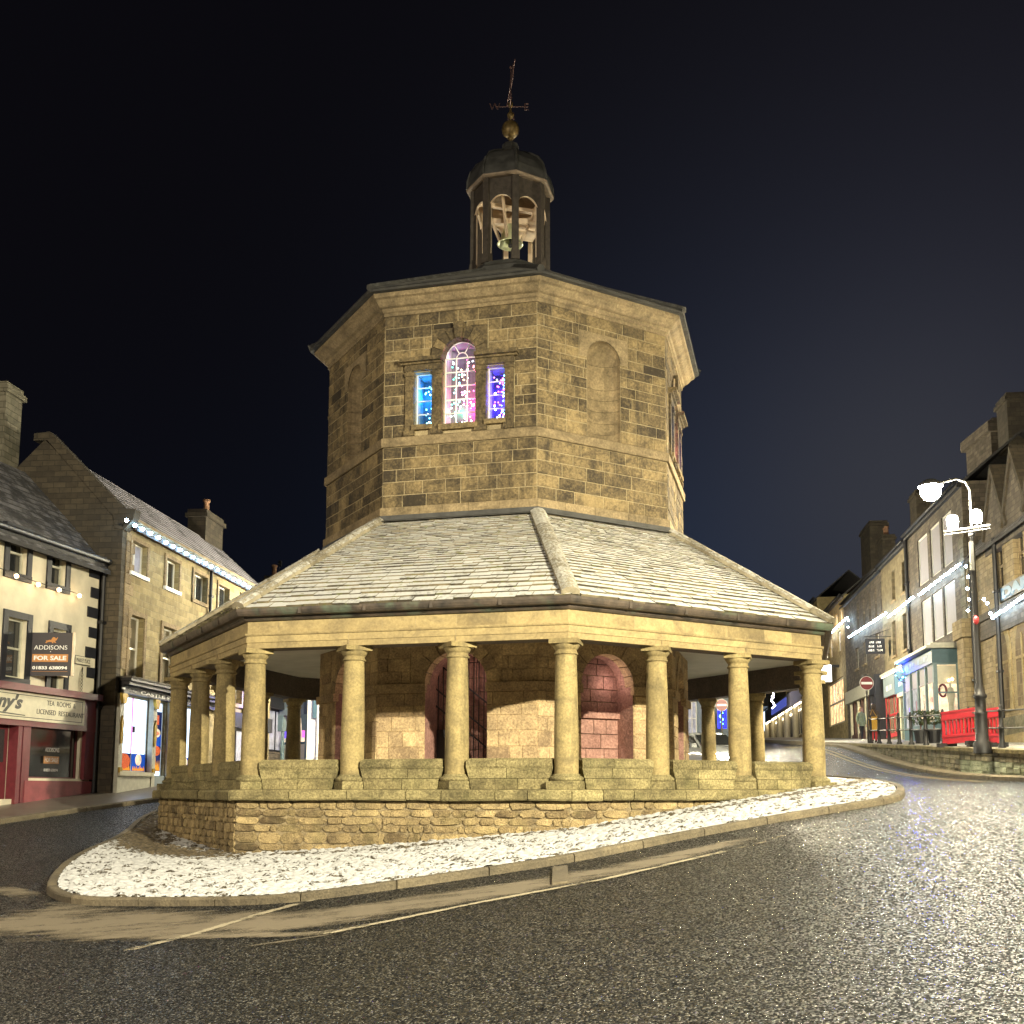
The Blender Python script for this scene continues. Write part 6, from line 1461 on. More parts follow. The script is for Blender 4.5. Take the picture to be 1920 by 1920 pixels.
# warm-lit house and the houses beyond
zu5 = level([FR.rect(1555, 1560, 1195, 1232), FR.rect(1570, 1576, 1185, 1225)]); zu6 = level([FR.rect(1556 + 9 * k, 1561 + 9 * k, 1158 - 6 * k, 1182 - 5 * k) for k in range(3)]); zt4 = zu6[0][3] + .9
zb4 = gzR(sx(1570)); rb4 = (sx(1585), sx(1556), zb4 + 1.0, zb4 + 4.2)
S4, d0_, d1_ = house('far stone house with floodlit warm top windows and a lit bay below', 1540, 1591, zt4, 'stoneY', holes=zu5 + zu6 + [rb4])
for r in zu5: window(FR, S4, r, .12, 'lav', (0, 1), 'pvc', .1)
for r in zu6: window(FR, S4, r, .1, 'litwarm', (0, 0), 'pvc', .1)
window(FR, S4, rb4, .1, 'litwarm', (4, 1), 'cream', .14, name='bay_window'); chimney(FR, S4, d0_ + 2, -2.6, zt4 + 1.5, zt4 + 5.2, 3.4, 1.2, 'chim', 0)
for k in range(3):
    p = FR.pt((zu6[k][0] + zu6[k][1]) / 2, .5, zu6[k][2] - .2); light('window_uplight', p, (1, .62, .28), 60, .1)
bs4 = thing('lit_box_sign', 'glowing white projecting box sign beyond the right corner column', 'lit sign', FR.pt(sx(1546, 1.2), 1.2, FR.px(1546, 1258, 1.2)[1]))
qa, qb = at(1532, 1247, 76), at(1559, 1278, 76); mb = MB(); mb.box(qa.x, qb.x, 75.9, 76.1, qb.z, qa.z); M['signwhite'] = glow('white_sign_face', (1, .93, .85), 6); sgb = part('face_panel', mb, M['signwhite'], bs4); mb = MB(); mb.box(qa.x - .05, qb.x + 5.5, 76.12, 76.2, qa.z - .15, qa.z + .05); part('bracket', mb, M['iron'], bs4)
lettering('42', (qb.x - .35, 75.88, qb.z + .45), (1, 0, 0), (0, 0, 1), .3, M['grey'], bs4, height=.3, ext=.004)
hl_ = (11.25, 57.0); zq = pav_z(*hl_) if hl_[0] > wallX(57) else gz(*hl_)
s4_ = thing('street_lamp', 'added lamp far up the right street, unseen behind the market house eaves', 'street lamp', (hl_[0], hl_[1], zq)); mb = MB(); mb.smooth = True; mb.lathe([(.12, zq), (.12, zq + 1.1), (.07, zq + 1.2), (.05, 8.0)], hl_, 12); part('pole', mb, M['black'], s4_); mb = MB(); mb.smooth = True; mb.ball((hl_[0], hl_[1], 8.2), .2, 12, 8); part('globe', mb, glow('added_far_lamp_glow', (1, .88, .62), 7000), s4_)  # extra lamp put out of sight to brighten the right terrace
SS = []; M['signblue'] = glow('dim_blue_sign', (.10, .13, .55), .7); M['added_strip'] = glow('added_strip_glow', (1, .82, .55), 14)  # last glow is for a strip added to light the far shop
for lab, x0, x1, zt, m, shop, gl in (('white columned shopfront with blue sign far up the street behind the right columns', 1443, 1540, 15.5, 'stoneY', 'cream', 'litcream'), ('dark shop with cold lit windows far up the street', 1398, 1443, 16, 'stoneD', 'navy', 'litcold')):
    z_ = gzR(sx(x1)); r_ = [(sx(x1) + 1 + 5.0 * k, sx(x1) + 2.4 + 5.0 * k, z_ + 5.4, z_ + 8) for k in range(5 if x0 > 1440 else 7)]; s0, s1 = sx(x1), sx(x0)
    r_ = [r for r in r_ if r[1] < s1 - .5]; rr2 = [(s0 + .8, s1 - .8, z_ + .9, z_ + 3.6)]
    t, e0, e1 = house(lab, x0, x1, zt, m, holes=r_ + rr2)
    for r in r_: window(FR, t, r, .15, 'lav' if m == 'stoneY' else 'glass', (0, 1), 'pvc', .1)
    window(FR, t, rr2[0], .1, gl if shop == 'navy' else 'glasswarm', (8, 0), shop, .16, name='shop_window')
    fz_ = bx(FR, t, 'shop_fascia', (s0 + .3, s1 - .3, z_ + 3.6, z_ + 5.0), 0, .5, shop)
    if shop == 'cream':
        ss_ = bx(FR, t, 'sign_board', (sx(1487), sx(1458), z_ + 4.0, z_ + 4.8), .5, .6, 'signblue'); mb = MB(FR.pt); mb.box(s0 + .5, s1 - .5, .34, .46, z_ + 3.5, z_ + 3.58); part('added_fascia_strip', mb, M['added_strip'], t)  # invented strip under the fascia, there to light the cream columns
        for k in range(7): s_ = s0 + .5 + (s1 - s0 - 1) * k / 6; mb = MB(FR.pt); mb.tube([(s_, .3, z_), (s_, .3, z_ + 3.6)], .28, 8); part('shop_column', mb, M['cream'], t)
    SS.append(t)
Pv = [at(1450 + U(-4, 4), 1290 + 2.2 * k, 100) for k in range(18)]; Pv = [p + Vector((0, 0, 0)) for p in Pv]
light_string('vertical tangle of white and violet lights on a far shop seen through the right arcade', Pv, 'far', glow('far_white_bulb', (.75, .7, 1), 30), .07)
# grey building closing the view behind the cars
ga, gb2 = at(1276, 1400, 74), at(1392, 1400, 78); FG = F(ga.xy, (gb2 - ga).xy, 1); LG = (gb2 - ga).xy.length; zg = gz(ga.x, ga.y)
gy_ = thing('grey_shop', 'grey blue shop building with blue lit panels behind the parked cars', 'shop', (ga.x, ga.y, zg))
hs = [(.4, 1.8, zg + .8, zg + 3.2), (2.6, 3.6, zg + .4, zg + 3.0), (.6, 1.4, zg + 4.6, zg + 6.4), (2.6, 3.4, zg + 4.6, zg + 6.4)]
wall(FG, gy_, -5, LG, zg - .6, 8.5, hs, 'grey', .2, 5)
for k, r in enumerate(hs): window(FG, gy_, r, .12, 'litdim' if k < 2 else 'glass', (2 if k == 0 else 0, 1), 'pvc', .08)
bx(FG, gy_, 'shop_fascia', (.1, 2.2, zg + 3.3, zg + 4.1), 0, .25, 'redp'); roof_(FG, gy_, -5, LG, 8.5, 11, 2.6, 'roofdark', .2)
bp = thing('blue_sign', 'blue lit vertical panel on the grey building above the parked cars', 'lit sign', at(1353, 1345, 73.5)); qa, qb = at(1345, 1322, 73.6), at(1363, 1366, 73.6); mb = MB(); mb.box(qa.x, qb.x, 73.6, 73.75, qb.z, qa.z); part('panel', mb, M['bluewash'], bp)
mb = MB(); P_ = [at(x, y, 73.55) for x, y in ((1351, 1330), (1354, 1337), (1350, 1343), (1355, 1349), (1352, 1354), (1355, 1358))]; mb.tube(P_, .06, 5); part('neon_tube', mb, M['bulb_cyan'], bp)
bp2 = thing('small_blue_sign', 'small blue lit sign beside the drum wall behind the parked cars', 'lit sign', at(1285, 1338, 72)); qa, qb = at(1282, 1328, 72), at(1290, 1347, 72); mb = MB(); mb.box(qa.x, qb.x, 72, 72.1, qb.z, qa.z); part('panel', mb, M['bluewash'], bp2); mb = MB(); mb.tube([at(1285, 1331, 71.95), at(1287, 1337, 71.95), at(1284, 1344, 71.95)], .05, 4); part('neon_tube', mb, M['bulb_cyan'], bp2)
# strings of cold lights on the right
gr = 'cold white light strings along the right-hand houses'
def run(xa, ya, xb, yb, b, stp=.33):
    a, c = FR.px(xa, ya, b), FR.px(xb, yb, b); z = (a[1] + c[1]) / 2; n = max(2, int(abs(c[0] - a[0]) / stp)); return [FR.pt(a[0] + (c[0] - a[0]) * k / n + U(-.03, .03), b, z + (a[1] - c[1]) * (.5 - k / n) + U(-.03, .03)) for k in range(n + 1)]
fp = lambda x, y, b=.3: (lambda q: FR.pt(q[0], b, q[1]))(FR.px(x, y, b))
light_string('cold white lights across and down the corner of the tall house', [fp(1815, 1145), fp(1817, 1124), fp(1814, 1104), fp(1815, 1082), fp(1811, 1062)] + run(1800, 1057, 1724, 1115, .3), 'white', M['bulb_white'], .062, gr)
light_string('cold white lights on the narrow house over the red shopfront', run(1712, 1120, 1666, 1157, .3), 'white', M['bulb_white'], .062, gr)
light_string('cold white lights on the long dark house', run(1661, 1150, 1591, 1195, .3), 'white', M['bulb_white'], .07, gr)
light_string('cold white lights on the far warm-lit house', [fp(1590, 1176), fp(1591, 1163)] + run(1588, 1158, 1552, 1193, .3, .5), 'white', M['bulb_white'], .08, gr)
light_string('cold white lights under the ledge of the gothic hall', [fp(1830, 1133, .7), fp(1845, 1124, .7), fp(1851, 1131, .7), fp(1857, 1150, .4)] + run(1861, 1158, 1960, 1090, .3), 'white', M['bulb_white'], .062, gr)

# ------------------------------------------------------------------ street furniture
pb = at(1842, 1395, 28.9); LXY = (pb.x, 28.9); zb = pav_z(*LXY) - .02
st_l = thing('street_lamp', 'black and grey lamp post with twin floodlights and lit lantern behind the railing', 'street lamp', (LXY[0], LXY[1], zb))
H1 = at(1815, 1000, 28.9).z; H2 = at(1808, 905, 28.9).z
mb = MB(); mb.smooth = True; mb.lathe([(.23, zb - .1), (.23, zb + .18), (.17, zb + .24), (.155, zb + .9), (.165, zb + .95), (.165, zb + 1.0), (.14, zb + 1.02), (.135, zb + 1.35), (.175, zb + 1.4), (.175, zb + 1.46), (.13, zb + 1.5), (.1, zb + 1.7), (.085, zb + 1.8), (.06, H1 - .1), (.09, H1 - .08), (.09, H1)], LXY, 14, 0, (False, True)); part('column', mb, M['black'], st_l)
mb = MB(); mb.smooth = True; top = Vector((LXY[0], LXY[1], H2)); lc = at(1745, 922, 28.9 - .3); mb.tube([(LXY[0], LXY[1], H1 - .1), (LXY[0], LXY[1], H2 - .2), top + Vector((-.12, -.02, .02)), top + Vector((-.4, -.1, .08)), lc + Vector((.15, 0, .22))], .035, 8); part('mast', mb, M['lead'], st_l)
mb = MB(); ca1, cb1 = at(1780, 1001, 28.9), at(1845, 982, 28.9); zc_ = (ca1.z + cb1.z) / 2; mb.tube([(ca1.x, 29.25, zc_), (cb1.x, 28.5, zc_)], .035, 6); mb.tube([(ca1.x, 29.25, zc_ - .09), (cb1.x, 28.5, zc_ - .09)], .02, 6); part('crossbar', mb, M['lead'], st_l)
M['lampglow'] = glow('lamp_glow', (1.0, .86, .56), 3600); M['lampcold'] = glow('lamp_glow_pale', (1.0, .94, .78), 800)
mb = MB(); mb.smooth = True; mb.ball((lc.x, lc.y, lc.z), .27, 16, 10, .95); hd = part('lantern', mb, M['lampglow'], st_l); mb = MB(); mb.smooth = True; mb.lathe([(.001, lc.z + .36), (.14, lc.z + .33), (.30, lc.z + .22), (.34, lc.z + .14), (.33, lc.z + .14), (.3, lc.z + .22), (.001, lc.z + .3)], (lc.x, lc.y), 14); part('lantern_cap', mb, M['lead'], hd)
for x, y, yy in ((1786, 978, 29.2), (1830, 968, 28.55)):
    p = at(x, y, yy); mb = MB(); mb.smooth = True; mb.lathe([(.13, p.z - .16), (.15, p.z - .05), (.15, p.z + .06), (.12, p.z + .14), (.05, p.z + .18), (.001, p.z + .185)], (p.x, p.y), 14, 0, (True, False)); fl_ = part('floodlight', mb, M['lampcold'], st_l); mb = MB(); mb.tube([(p.x - .13, p.y, p.z - .2), (p.x + .13, p.y, p.z - .2)], .02, 5); mb.tube([(p.x, p.y, p.z - .2), (p.x, p.y, zc_)], .018, 5); part('yoke', mb, M['iron'], fl_)
mb = MB(); mb.cbox((LXY[0] - .06, LXY[1] - .06, H1 - .65), (.09, .09, .8)); part('fuse_box', mb, M['lead'], st_l); mb = MB(); mb.ball((LXY[0] - .05, LXY[1] - .12, at(1824, 1163, 28.8).z), .08, 10, 6, 1.5); part('red_fitting', mb, M['redp'], st_l)
# railing
rl = thing('railing', 'black two-rail iron railing with knobbed posts along the edge of the raised pavement', 'railing', (12.7, 29.4, pav_z(12.7, 29.4)))
rx = lambda Y: 9.98 + .089 * Y
ys = [9.98 / ((x - 1009) / 2023 - .089) for x in (1632, 1647.5, 1666, 1685, 1707.5, 1735, 1768, 1817, 1877)] + [27.0, 24.8]
for y in ys:
    p = (rx(y), y); z = pav_z(*p); mb = MB(); mb.smooth = True; mb.lathe([(.11, z - .1), (.11, z + .05), (.072, z + .12), (.066, z + .5), (.08, z + .52), (.08, z + .58), (.062, z + .6), (.058, z + .98), (.075, z + 1.0), (.075, z + 1.05), (.035, z + 1.08), (.05, z + 1.13), (.03, z + 1.19), (.001, z + 1.21)], p, 10); part('post', mb, M['black'], rl)
for h in (.55, 1.02):
    mb = MB(); mb.smooth = True; mb.tube([(rx(y), y, pav_z(rx(y), y) + h) for y in ys], .024, 6); part('rail', mb, M['lead'] if h else M['black'], rl)
# red plastic barriers
def barrier(p0, p1, lab):
    z = pav_z(p0.x, p0.y); t = thing('plastic_barrier', lab, 'barrier', (p0.x, p0.y, z), 'red plastic barriers behind the railing'); d_ = (p1 - p0).xy; L = d_.length; f = F(p0.xy, d_, 1); zz = z + .08
    mb = MB(f.pt); mb.box(0, L, -.03, .03, zz, zz + .28); mb.box(0, L, -.03, .03, zz + .72, zz + .98); mb.box(0, .1, -.03, .03, zz + .28, zz + .72); mb.box(L - .1, L, -.03, .03, zz + .28, zz + .72); mb.box(-.01, L + .01, -.045, .045, zz + .94, zz + 1.0); mb.box(-.01, L + .01, -.045, .045, zz + .2, zz + .24); mb.box(-.01, L + .01, -.045, .045, zz + .74, zz + .78)
    n = int((L - .2) / .2)
    for k in range(1, n): x = .1 + (L - .2) * k / n; mb.box(x - .035, x + .035, -.025, .025, zz + .28, zz + .72)
    part('panel', mb, M['plasticred'], t)
    for x in (.2, L - .2): mb = MB(f.pt); mb.box(x - .07, x + .07, -.3, .3, z - .02, z + .1); part('foot', mb, M['black'], t)
P0, P1 = at(1769, 1390, 33.6), at(1836, 1390, 31.5); barrier(P0, P1, 'slotted red plastic barrier left of the lamp post')
P0, P1 = at(1838, 1390, 31.3), at(1876, 1390, 30.1); barrier(P0, P1, 'short red plastic barrier right of the lamp post')
# no entry signs
def sign(x, y, rpx, Y, lab, base=None):
    c = at(x, y, Y); r = rpx * Y / 2023; t = thing('no_entry_sign', lab, 'traffic sign', (c.x, Y, pav_z(c.x, Y) if x > 1500 else gz(c.x, Y))); zb = ORG[t.name].z
    mb = MB(); mb.smooth = True; mb.tube([(c.x, Y + .06, zb - .1), (c.x, Y + .06, c.z + r + .1)], .04, 8); part('post', mb, M['lead'], t)
    fx = F((c.x, Y), (1, 0), 1)
    for nm, rr, b, m in (('rim', r, .0, 'white'), ('disc', r * .94, .012, 'signred'), ): mb = MB(fx.pt); mb.ext([(rr * math.cos(a), c.z + rr * math.sin(a)) for a in [j * PI / 18 for j in range(36)]], b - .012, b + .006); dk = part(nm, mb, M[m], t)
    mb = MB(fx.pt); mb.box(-r * .78, r * .78, .01, .026, c.z - r * .17, c.z + r * .17); part('bar', mb, M['white'], t)
    if x > 1500: mb = MB(fx.pt); mb.box(-r * .5, r * .5, -.3, .1, c.z + r * 1.06, c.z + r * 1.15); part('sign_lamp', mb, M['lead'], t)
sign(1625, 1281, 13.2, 47.0, 'round red no entry sign on a pole above the railing end'); sign(1353, 1322, 11.5, 41.5, 'round red no entry sign seen between the right columns above the cars')
# potted shrubs outside the bay shop
M['leaf'] = plain('shrub_leaf', (.05, .07, .025), .6, var=.5, scale=9)
for k, (x, lab) in enumerate(((1727, 'clipped evergreen shrub in a dark pot by the turquoise door'), (1752, 'clipped evergreen shrub in a dark pot in front of the bay window'))):
    p = at(x, 1388, 41.5); z = pav_z(p.x, p.y); t = thing('potted_shrub', lab, 'shrub', (p.x, p.y, z), 'potted shrubs outside the bay shop'); mb = MB(); mb.lathe([(.2, z), (.26, z + .45), (.28, z + .45), (.28, z + .5), (.22, z + .48)], (p.x, p.y), 12, 0, (True, True)); part('pot', mb, M['black'], t)
    mb = MB(); mb.tube([(p.x, p.y, z + .45), (p.x + .02, p.y, z + .8)], .03, 6); part('stem', mb, M['brownp'], t); mb = MB()
    for _ in range(420):
        v = Vector((random.gauss(0, 1), random.gauss(0, 1), random.gauss(0, 1))).normalized() * (U(.5, 1) ** .5); c = Vector((p.x + v.x * .48, p.y + v.y * .45, z + 1.0 + v.z * .3)); a = Vector((U(-1, 1), U(-1, 1), U(-1, 1))).normalized(); b = a.cross(Vector((U(-1, 1), U(-1, 1), 1))).normalized(); mb.poly([c - a * .06, c + b * .028, c + a * .06, c - b * .028])
    part('foliage', mb, M['leaf'], t)

# ------------------------------------------------------------------ cars
M['carpaint'] = plain('white_car_paint', (.36, .38, .40), .25, var=.03, coat=.6); M['carpaint2'] = plain('silver_car_paint', (.42, .43, .45), .28, .2, var=.03, coat=.6); M['tyre'] = plain('tyre_rubber', (.015, .015, .015), .8); M['rim'] = plain('alloy', (.35, .35, .36), .3, .8)
M['headon'] = glow('headlight_on', (.80, .90, 1.0), 60); M['headoff'] = plain('headlight_glass', (.4, .42, .44), .1, var=.1)
def car(lab, c, rz, paint, on, W=1.78, L=4.1, H=1.48, group=None):
    z0 = gz(c[0], c[1]); t = thing('parked_car', lab, 'car', (c[0], c[1], z0), group); Mz = Matrix.Rotation(rz, 3, 'Z')
    pitch_ = math.atan2(gz(c[0] + math.sin(-rz) * -2, c[1] + math.cos(rz) * -2 * -1) - z0, 2)
    def T(a, b, e): v = Mz @ Vector((a, b, e)); return Vector((c[0] + v.x, c[1] + v.y, gz(c[0] + v.x, c[1] + v.y) * .5 + z0 * .5 + e))
    mb = MB(T); mb.smooth = True             # b=-L/2 is the nose
    st = [(-L / 2, .40, .78, .55), (-L / 2 + .08, .30, .84, .74), (-L / 2 + .3, .22, .88, .84), (-L / 2 + .95, .2, .89, .97), (-L / 2 + 1.25, .2, .89, 1.02), (0, .2, .89, 1.0), (L / 2 - .5, .22, .89, 1.02), (L / 2 - .1, .3, .86, 1.0), (L / 2, .42, .8, .9)]
    R_ = []
    for b, zl, hw_, zt in st: R_.append([(-hw_ * .92, b, zl), (-hw_, b, zl + .18), (-hw_ * .99, b, (zl + zt) / 2 + .1), (-hw_ * .93, b, zt - .07), (-hw_ * .78, b, zt), (0, b, zt + .03), (hw_ * .78, b, zt), (hw_ * .93, b, zt - .07), (hw_ * .99, b, (zl + zt) / 2 + .1), (hw_, b, zl + .18), (hw_ * .92, b, zl)])
    mb.loft(R_, True, (True, True)); body = part('body', mb, M[paint], t)
    mb = MB(T); mb.smooth = True; cs_ = [(-L / 2 + 1.15, .74, 1.0), (-L / 2 + 1.75, .66, H - .06), (-L / 2 + 2.1, .64, H), (L / 2 - 1.0, .63, H - .02), (L / 2 - .5, .62, H - .16), (L / 2 - .15, .7, 1.02)]
    mb.loft([[(-h_ - .05 * (z < 1.1), b, .98), (-h_, b, z - .05), (-h_ * .85, b, z), (0, b, z + .02), (h_ * .85, b, z), (h_, b, z - .05), (h_ + .05 * (z < 1.1), b, .98)] for b, h_, z in cs_], False); part('cabin', mb, M[paint], t)
    mb = MB(T); b0, b1 = -L / 2 + 1.2, -L / 2 + 1.72; mb.poly([(-.68, b0 - .03, 1.05), (.68, b0 - .03, 1.05), (.6, b1 - .03, H - .07), (-.6, b1 - .03, H - .07)]); part('windscreen', mb, M['glass'], t)
    for q in (-1, 1):
        mb = MB(T); mb.poly([(q * .79, -L / 2 + 1.35, 1.03), (q * .79, L / 2 - .55, 1.03), (q * .665, L / 2 - .8, H - .1), (q * .675, -L / 2 + 1.85, H - .1)]); part('side_window', mb, M['glass'], t)
        mb = MB(T); mb.cbox((0, 0, 0), (.01, .01, .01)); mb = MB(T); mb.box(q * .9 - .09, q * .9 + .09, -L / 2 + 1.3, -L / 2 + 1.42, .98, 1.12); part('wing_mirror', mb, M[paint], t)
        mb = MB(T); mb.ext([(q * .42, .6), (q * .76, .62), (q * .8, .78), (q * .5, .74)], -L / 2 - .02, -L / 2 + .3); part('headlight', mb, M['headon'] if on else M['headoff'], t)
        for b in (-L / 2 + .78, L / 2 - .75):
            mb = MB(T); mb.smooth = True; n = 18; rg = lambda x, r: [(x, b + r * math.cos(2 * PI * k / n), .31 + r * math.sin(2 * PI * k / n)) for k in range(n)]
            mb.loft([rg(q * .68, .2), rg(q * .68, .31), rg(q * .87, .31), rg(q * .88, .22)], True); w_ = part('wheel', mb, M['tyre'], t); mb = MB(T); mb.loft([rg(q * .87, .21), rg(q * .875, .05)], True, (False, True)); part('rim', mb, M['rim'], w_)
    mb = MB(T); mb.box(-.6, .6, -L / 2 - .015, -L / 2 + .1, .36, .5); part('grille', mb, M['black'], t); mb = MB(T); mb.box(-.26, .26, -L / 2 - .03, -L / 2, .46, .57); part('number_plate', mb, M['white'], t)
    return t
hl = at(1388, 1419, 35.0); car('white car with bright headlights facing the viewer behind the right columns', (hl.x - .84, 36.9), .42, 'carpaint', True)
h2 = at(1318, 1375, 44); car('second pale car standing behind the white car with headlights on', (3.7, 43.0), .42, 'carpaint2', False, H=1.55)
for dx in (-.62, .62): light('headlight_beam', (hl.x + dx * .9 + .03, 34.85 + dx * .4, hl.z), (.8, .9, 1), 60, .05, 'SPOT', math.radians(60), (math.radians(84), 0, PI + .42), .6)

# ------------------------------------------------------------------ people
M['skin'] = plain('skin', (.42, .25, .18), .6, var=.05); M['mustard'] = plain('mustard_cloth', (.38, .22, .03), .85, var=.15, scale=12); M['darkcloth'] = plain('dark_brown_cloth', (.05, .035, .03), .85, var=.2); M['blackcloth'] = plain('black_cloth', (.012, .012, .014), .85); M['greencloth'] = plain('pale_green_cloth', (.20, .24, .15), .85, var=.25); M['redcloth'] = plain('red_cloth', (.40, .03, .035), .85); M['hairdark'] = plain('dark_hair', (.03, .018, .012), .6); M['hairfair'] = plain('fair_hair', (.34, .22, .12), .6, var=.2); M['shoe'] = plain('pale_shoes', (.6, .58, .55), .6)
def person(lab, x, y, Y, rz, h, upper, lower, shoe, hair, step=.1):
    g_ = at(x, y, Y); z0 = pav_z(g_.x, Y) + .0; t = thing('person', lab, 'person', (g_.x, Y, z0)); k = h / 1.75
    V, Ed, Rd = [], [], []
    def v(p, r, par=None):
        V.append((p[0] * k, p[1] * k, p[2] * k)); Rd.append(r * k); i = len(V) - 1
        if par is not None: Ed.append((par, i))
        return i
    pel = v((0, 0, .95), .15); sp = v((0, .0, 1.12), .135, pel); chs = v((0, 0, 1.32), .155, sp); nk = v((0, -.01, 1.49), .06, chs); hd0 = v((0, -.02, 1.58), .085, nk); hd1 = v((0, -.02, 1.69), .085, hd0)
    nose = v((0, -.115, 1.615), .012, hd0)
    for q in (-1, 1):
        hp = v((q * .09, 0, .88), .095, pel); kn = v((q * .1, -.02 + q * step * .5, .49), .062, hp); an = v((q * .1, q * step, .09), .045, kn); v((q * .11, q * step - .16, .04), .035, an)
        sh = v((q * .19, 0, 1.4), .065, chs); el = v((q * .26, .02, 1.12), .048, sh); wr = v((q * .25, -.07, .88), .032, el); pm = v((q * .25, -.09, .81), .03, wr)
        for j in range(4): f0 = v((q * .25 + (j - 1.5) * .0, -.125 + j * .022, .76), .0095, pm); v((q * .245, -.13 + j * .022, .71 + abs(j - 1.5) * .008), .008, f0)
        v((q * .225, -.135, .79), .010, pm)
    me = bpy.data.meshes.new('body'); me.from_pydata(V, Ed, []); o = bpy.data.objects.new('body', me); COL.objects.link(o); md = o.modifiers.new('skin', 'SKIN'); sd = o.modifiers.new('sub', 'SUBSURF'); sd.levels = 1; sd.render_levels = 1
    for i, s_ in enumerate(me.skin_vertices[0].data): s_.radius = (Rd[i], Rd[i]); s_.use_root = i == 0
    bpy.context.view_layer.update(); nm = bpy.data.meshes.new_from_object(o.evaluated_get(bpy.context.evaluated_depsgraph_get())); bpy.data.objects.remove(o)
    nm.materials.clear()
    for m in ('skin', upper, lower, shoe): nm.materials.append(M[m])
    for p in nm.polygons:
        c = p.center / k; p.use_smooth = True
        if c.z > 1.5 or (abs(c.x) > .17 and c.z < .87 and c.z > .6): mi = 0
        elif c.z > .9 or abs(c.x) > .2: mi = 1
        elif c.z > .11: mi = 2
        else: mi = 3
        p.material_index = mi
    nm.attributes.new('tone', 'FLOAT', 'FACE'); b = bpy.data.objects.new('body', nm); COL.objects.link(b); b.parent = t; b.rotation_euler = (0, 0, rz); ORG[b.name] = ORG[t.name]
    Mz = Matrix.Rotation(rz, 3, 'Z'); T = lambda a, c, e: Vector((g_.x, Y, z0)) + Mz @ Vector((a * k, c * k, e * k))
    mb = MB(T); mb.smooth = True
    for rg in range(1): mb.loft([[(.105 * s_ * math.cos(a), .02 + .115 * s_ * math.sin(a), z) for a in [PI * 2 * j / 14 for j in range(14)]] for z, s_ in ((1.5, .75), (1.55, .95), (1.63, 1.0), (1.7, .95), (1.75, .7), (1.775, .2))], True, (False, True))
    part('hair', mb, M[hair], t)
    mb = MB(T); mb.smooth = True; mb.loft([[(s_ * .2 * math.cos(a), s_ * .155 * math.sin(a), z) for a in [PI * 2 * j / 16 for j in range(16)]] for z, s_ in ((.78, 1.05), (.95, .98), (1.15, .92), (1.32, 1.0), (1.43, .8), (1.5, .42))], True); part('coat', mb, M[upper], t)
    return t
pA = person('person in a dark hooded coat and red trousers at the railing end, seen from behind', 1640, 1390, 47.5, PI, 1.72, 'darkcloth', 'redcloth', 'blackcloth', 'hairdark')
pB = person('fair-haired person in a pale green jacket and black trousers by the shopfronts', 1616, 1388, 54, .4, 1.72, 'greencloth', 'blackcloth', 'shoe', 'hairfair', .14)
bg_ = thing('shoulder_bag', 'large mustard bag on the back of the person in the dark hooded coat', 'bag', (ORG[pA.name].x - .1, 47.2, ORG[pA.name].z + .55)); o_ = ORG[pA.name]
mb = MB(); mb.smooth = True; mb.loft([[(o_.x - .08 + s_ * .26 * math.cos(a), 47.27 + s_ * .1 * math.sin(a), o_.z + z) for a in [PI * 2 * j / 14 for j in range(14)]] for z, s_ in ((.5, .75), (.55, .95), (.8, 1.0), (1.08, .9), (1.14, .6))], True, (True, True)); part('bag_body', mb, M['mustard'], bg_)
mb = MB(); mb.tube([(o_.x - .25, 47.27, o_.z + 1.1), (o_.x - .1, 47.38, o_.z + 1.47), (o_.x + .08, 47.27, o_.z + 1.1)], .015, 5); part('strap', mb, M['mustard'], bg_)
# ------------------------------------------------------------------ night sky and lamps
w = bpy.data.worlds.new('World'); scene.world = w; w.use_nodes = True
g = N(w.node_tree); bg = w.node_tree.nodes['Background']
tc = g.n('ShaderNodeTexCoord').outputs['Generated']
def sky_glow(d, p):
    x = g.n('ShaderNodeVectorMath', operation='DOT_PRODUCT'); nv = g.n('ShaderNodeVectorMath', operation='NORMALIZE'); g.l(tc, nv.inputs[0]); g.l(nv.outputs[0], x.inputs[0]); x.inputs[1].default_value = Vector(d).normalized()
    return g.math('POWER', g.math('MAXIMUM', x.outputs['Value'], 0), p)
c = g.mix(g.math('MULTIPLY', sky_glow((.27, 1, .06), 22), 1.0, True), (.0030, .0028, .0042), (.014, .033, .075))
c = g.mix(g.math('MULTIPLY', sky_glow((.46, 1, .30), 16), .7, True), c, (.026, .025, .034))
c = g.mix(g.math('MULTIPLY', sky_glow((.37, 1, .27), 90), .8, True), c, (.040, .042, .052))
c = g.mix(g.math('MULTIPLY', sky_glow((-.35, 1, .06), 40), .5, True), c, (.004, .006, .013))
g.l(c, bg.inputs['Color']); bg.inputs['Strength'].default_value = 1.0
KEYC = (1.0, .90, .64)
# street lamp beside the photographer
LP = Vector((11.6, 0.0, 8.35)); b0 = gz(13.2, -.6)
sl = thing('street_lamp', 'tall grey street lamp on the near right roadside, out of the picture', 'street lamp', (13.2, -.6, b0))
mb = MB(); mb.smooth = True; mb.lathe([(.12, b0), (.12, b0 + 1.2), (.075, b0 + 1.3), (.055, 8.3)], (13.2, -.6), 12); part('pole', mb, M['lead'], sl)
mb = MB(); mb.tube([(13.2, -.6, 8.2), (13.1, -.55, 8.6), (11.9, -.1, 8.72)], .04, 8); part('bracket', mb, M['lead'], sl)
mb = MB(); mb.cbox((11.6, 0, 8.68), (.6, .3, .1), -.4); hd = part('lamp_head', mb, M['lead'], sl)
light('street_lamp_light', LP, KEYC, 76000, .17, 'SPOT', math.radians(118), (Vector((.1, 18.5, -7.5)) - LP).to_track_quat('-Z', 'Y').to_euler(), .9)
b1 = gz(-16.2, 4.0)
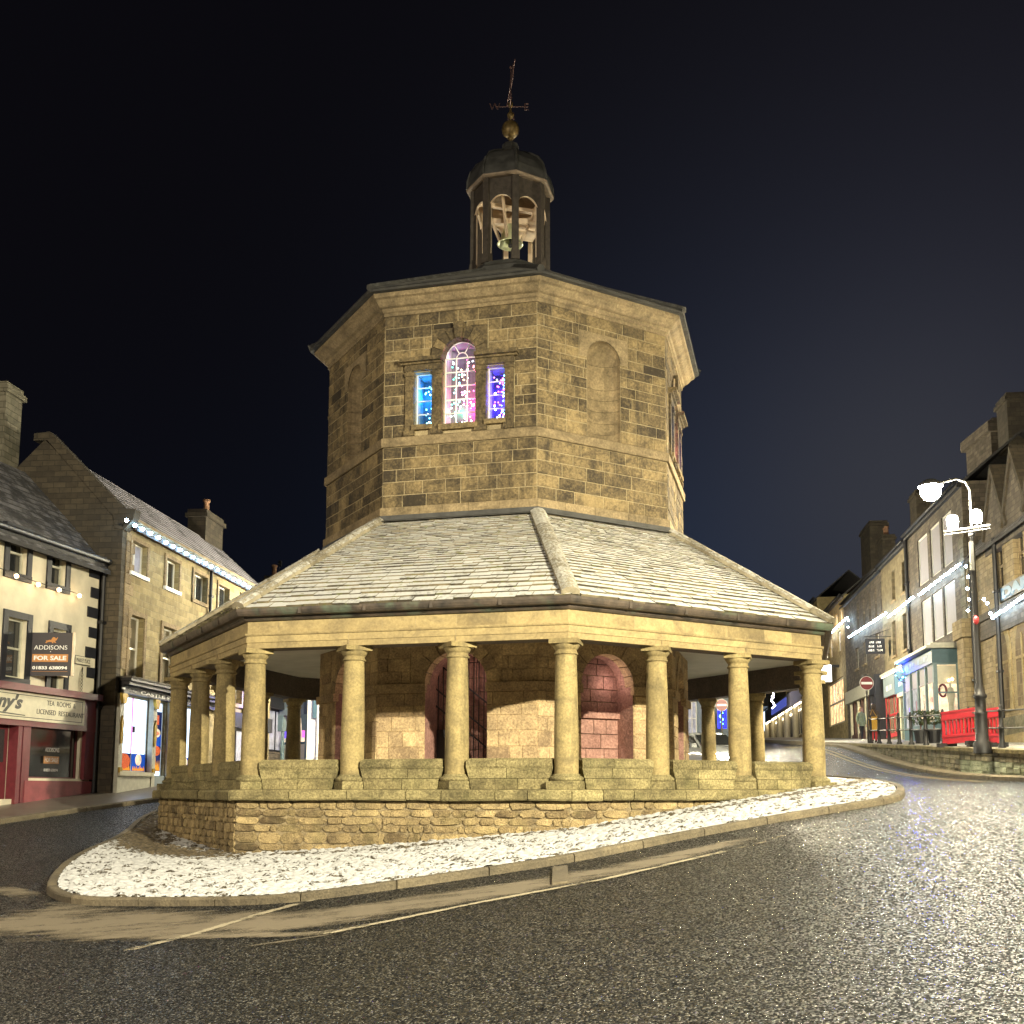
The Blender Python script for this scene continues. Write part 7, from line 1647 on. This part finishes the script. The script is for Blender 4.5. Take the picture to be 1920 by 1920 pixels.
s3_ = thing('street_lamp', 'street lamp on the near left pavement, out of the picture', 'street lamp', (-16.2, 4.0, b1))
mb = MB(); mb.smooth = True; mb.lathe([(.12, b1), (.12, b1 + 1.2), (.075, b1 + 1.3), (.055, 8.2)], (-16.2, 4.0), 12); part('pole', mb, M['lead'], s3_)
mb = MB(); mb.tube([(-16.2, 4, 8.1), (-16, 4.1, 8.5), (-14.8, 4.8, 8.6)], .04, 8); part('bracket', mb, M['lead'], s3_)
mb = MB(); mb.cbox((-14.5, 5.0, 8.58), (.6, .3, .1), .5); part('lamp_head', mb, M['lead'], s3_)
light('street_lamp_light', (-14.5, 5.0, 8.3), (1.0, .86, .66), 10500, .17, 'SPOT', math.radians(165), (Vector((-7, 24, -1)) - Vector((-14.5, 5.0, 8.3))).to_track_quat('-Z', 'Y').to_euler(), .25)
light('bell_chamber_lamp', (cx + .25, cy - .3, zb1 + .12), (1, .9, .72), 60, .06)
for p_ in LLL: light('alcove_light', p_, (1, .72, .6), 8, .08)
lb = (-6.6, 44.5); zb = gz(*lb); s2_ = thing('street_lamp', 'added street lamp behind the market house on the left road, unseen behind its roof', 'street lamp', (lb[0], lb[1], zb))
mb = MB(); mb.smooth = True; mb.lathe([(.12, zb), (.12, zb + 1.1), (.07, zb + 1.2), (.05, 6.7)], lb, 12); part('pole', mb, M['black'], s2_)
mb = MB(); mb.smooth = True; mb.ball((lb[0], lb[1], 6.95), .2, 12, 8); part('globe', mb, glow('added_back_lamp_glow', KEYC, 5200), s2_)  # extra lamp kept out of sight to light the shops at the back
scene.view_settings.view_transform = 'Standard'; scene.view_settings.look = 'None'
scene.view_settings.exposure = 0; scene.view_settings.gamma = 1
scene.render.engine = 'CYCLES'
scene.cycles.use_light_tree = True; scene.cycles.max_bounces = 5; scene.cycles.diffuse_bounces = 4; scene.cycles.glossy_bounces = 3; scene.cycles.transmission_bounces = 4
scene.cycles.sample_clamp_indirect = 4.0; scene.cycles.sample_clamp_direct = 0; scene.cycles.use_denoising = True; scene.cycles.caustics_reflective = False; scene.cycles.caustics_refractive = False
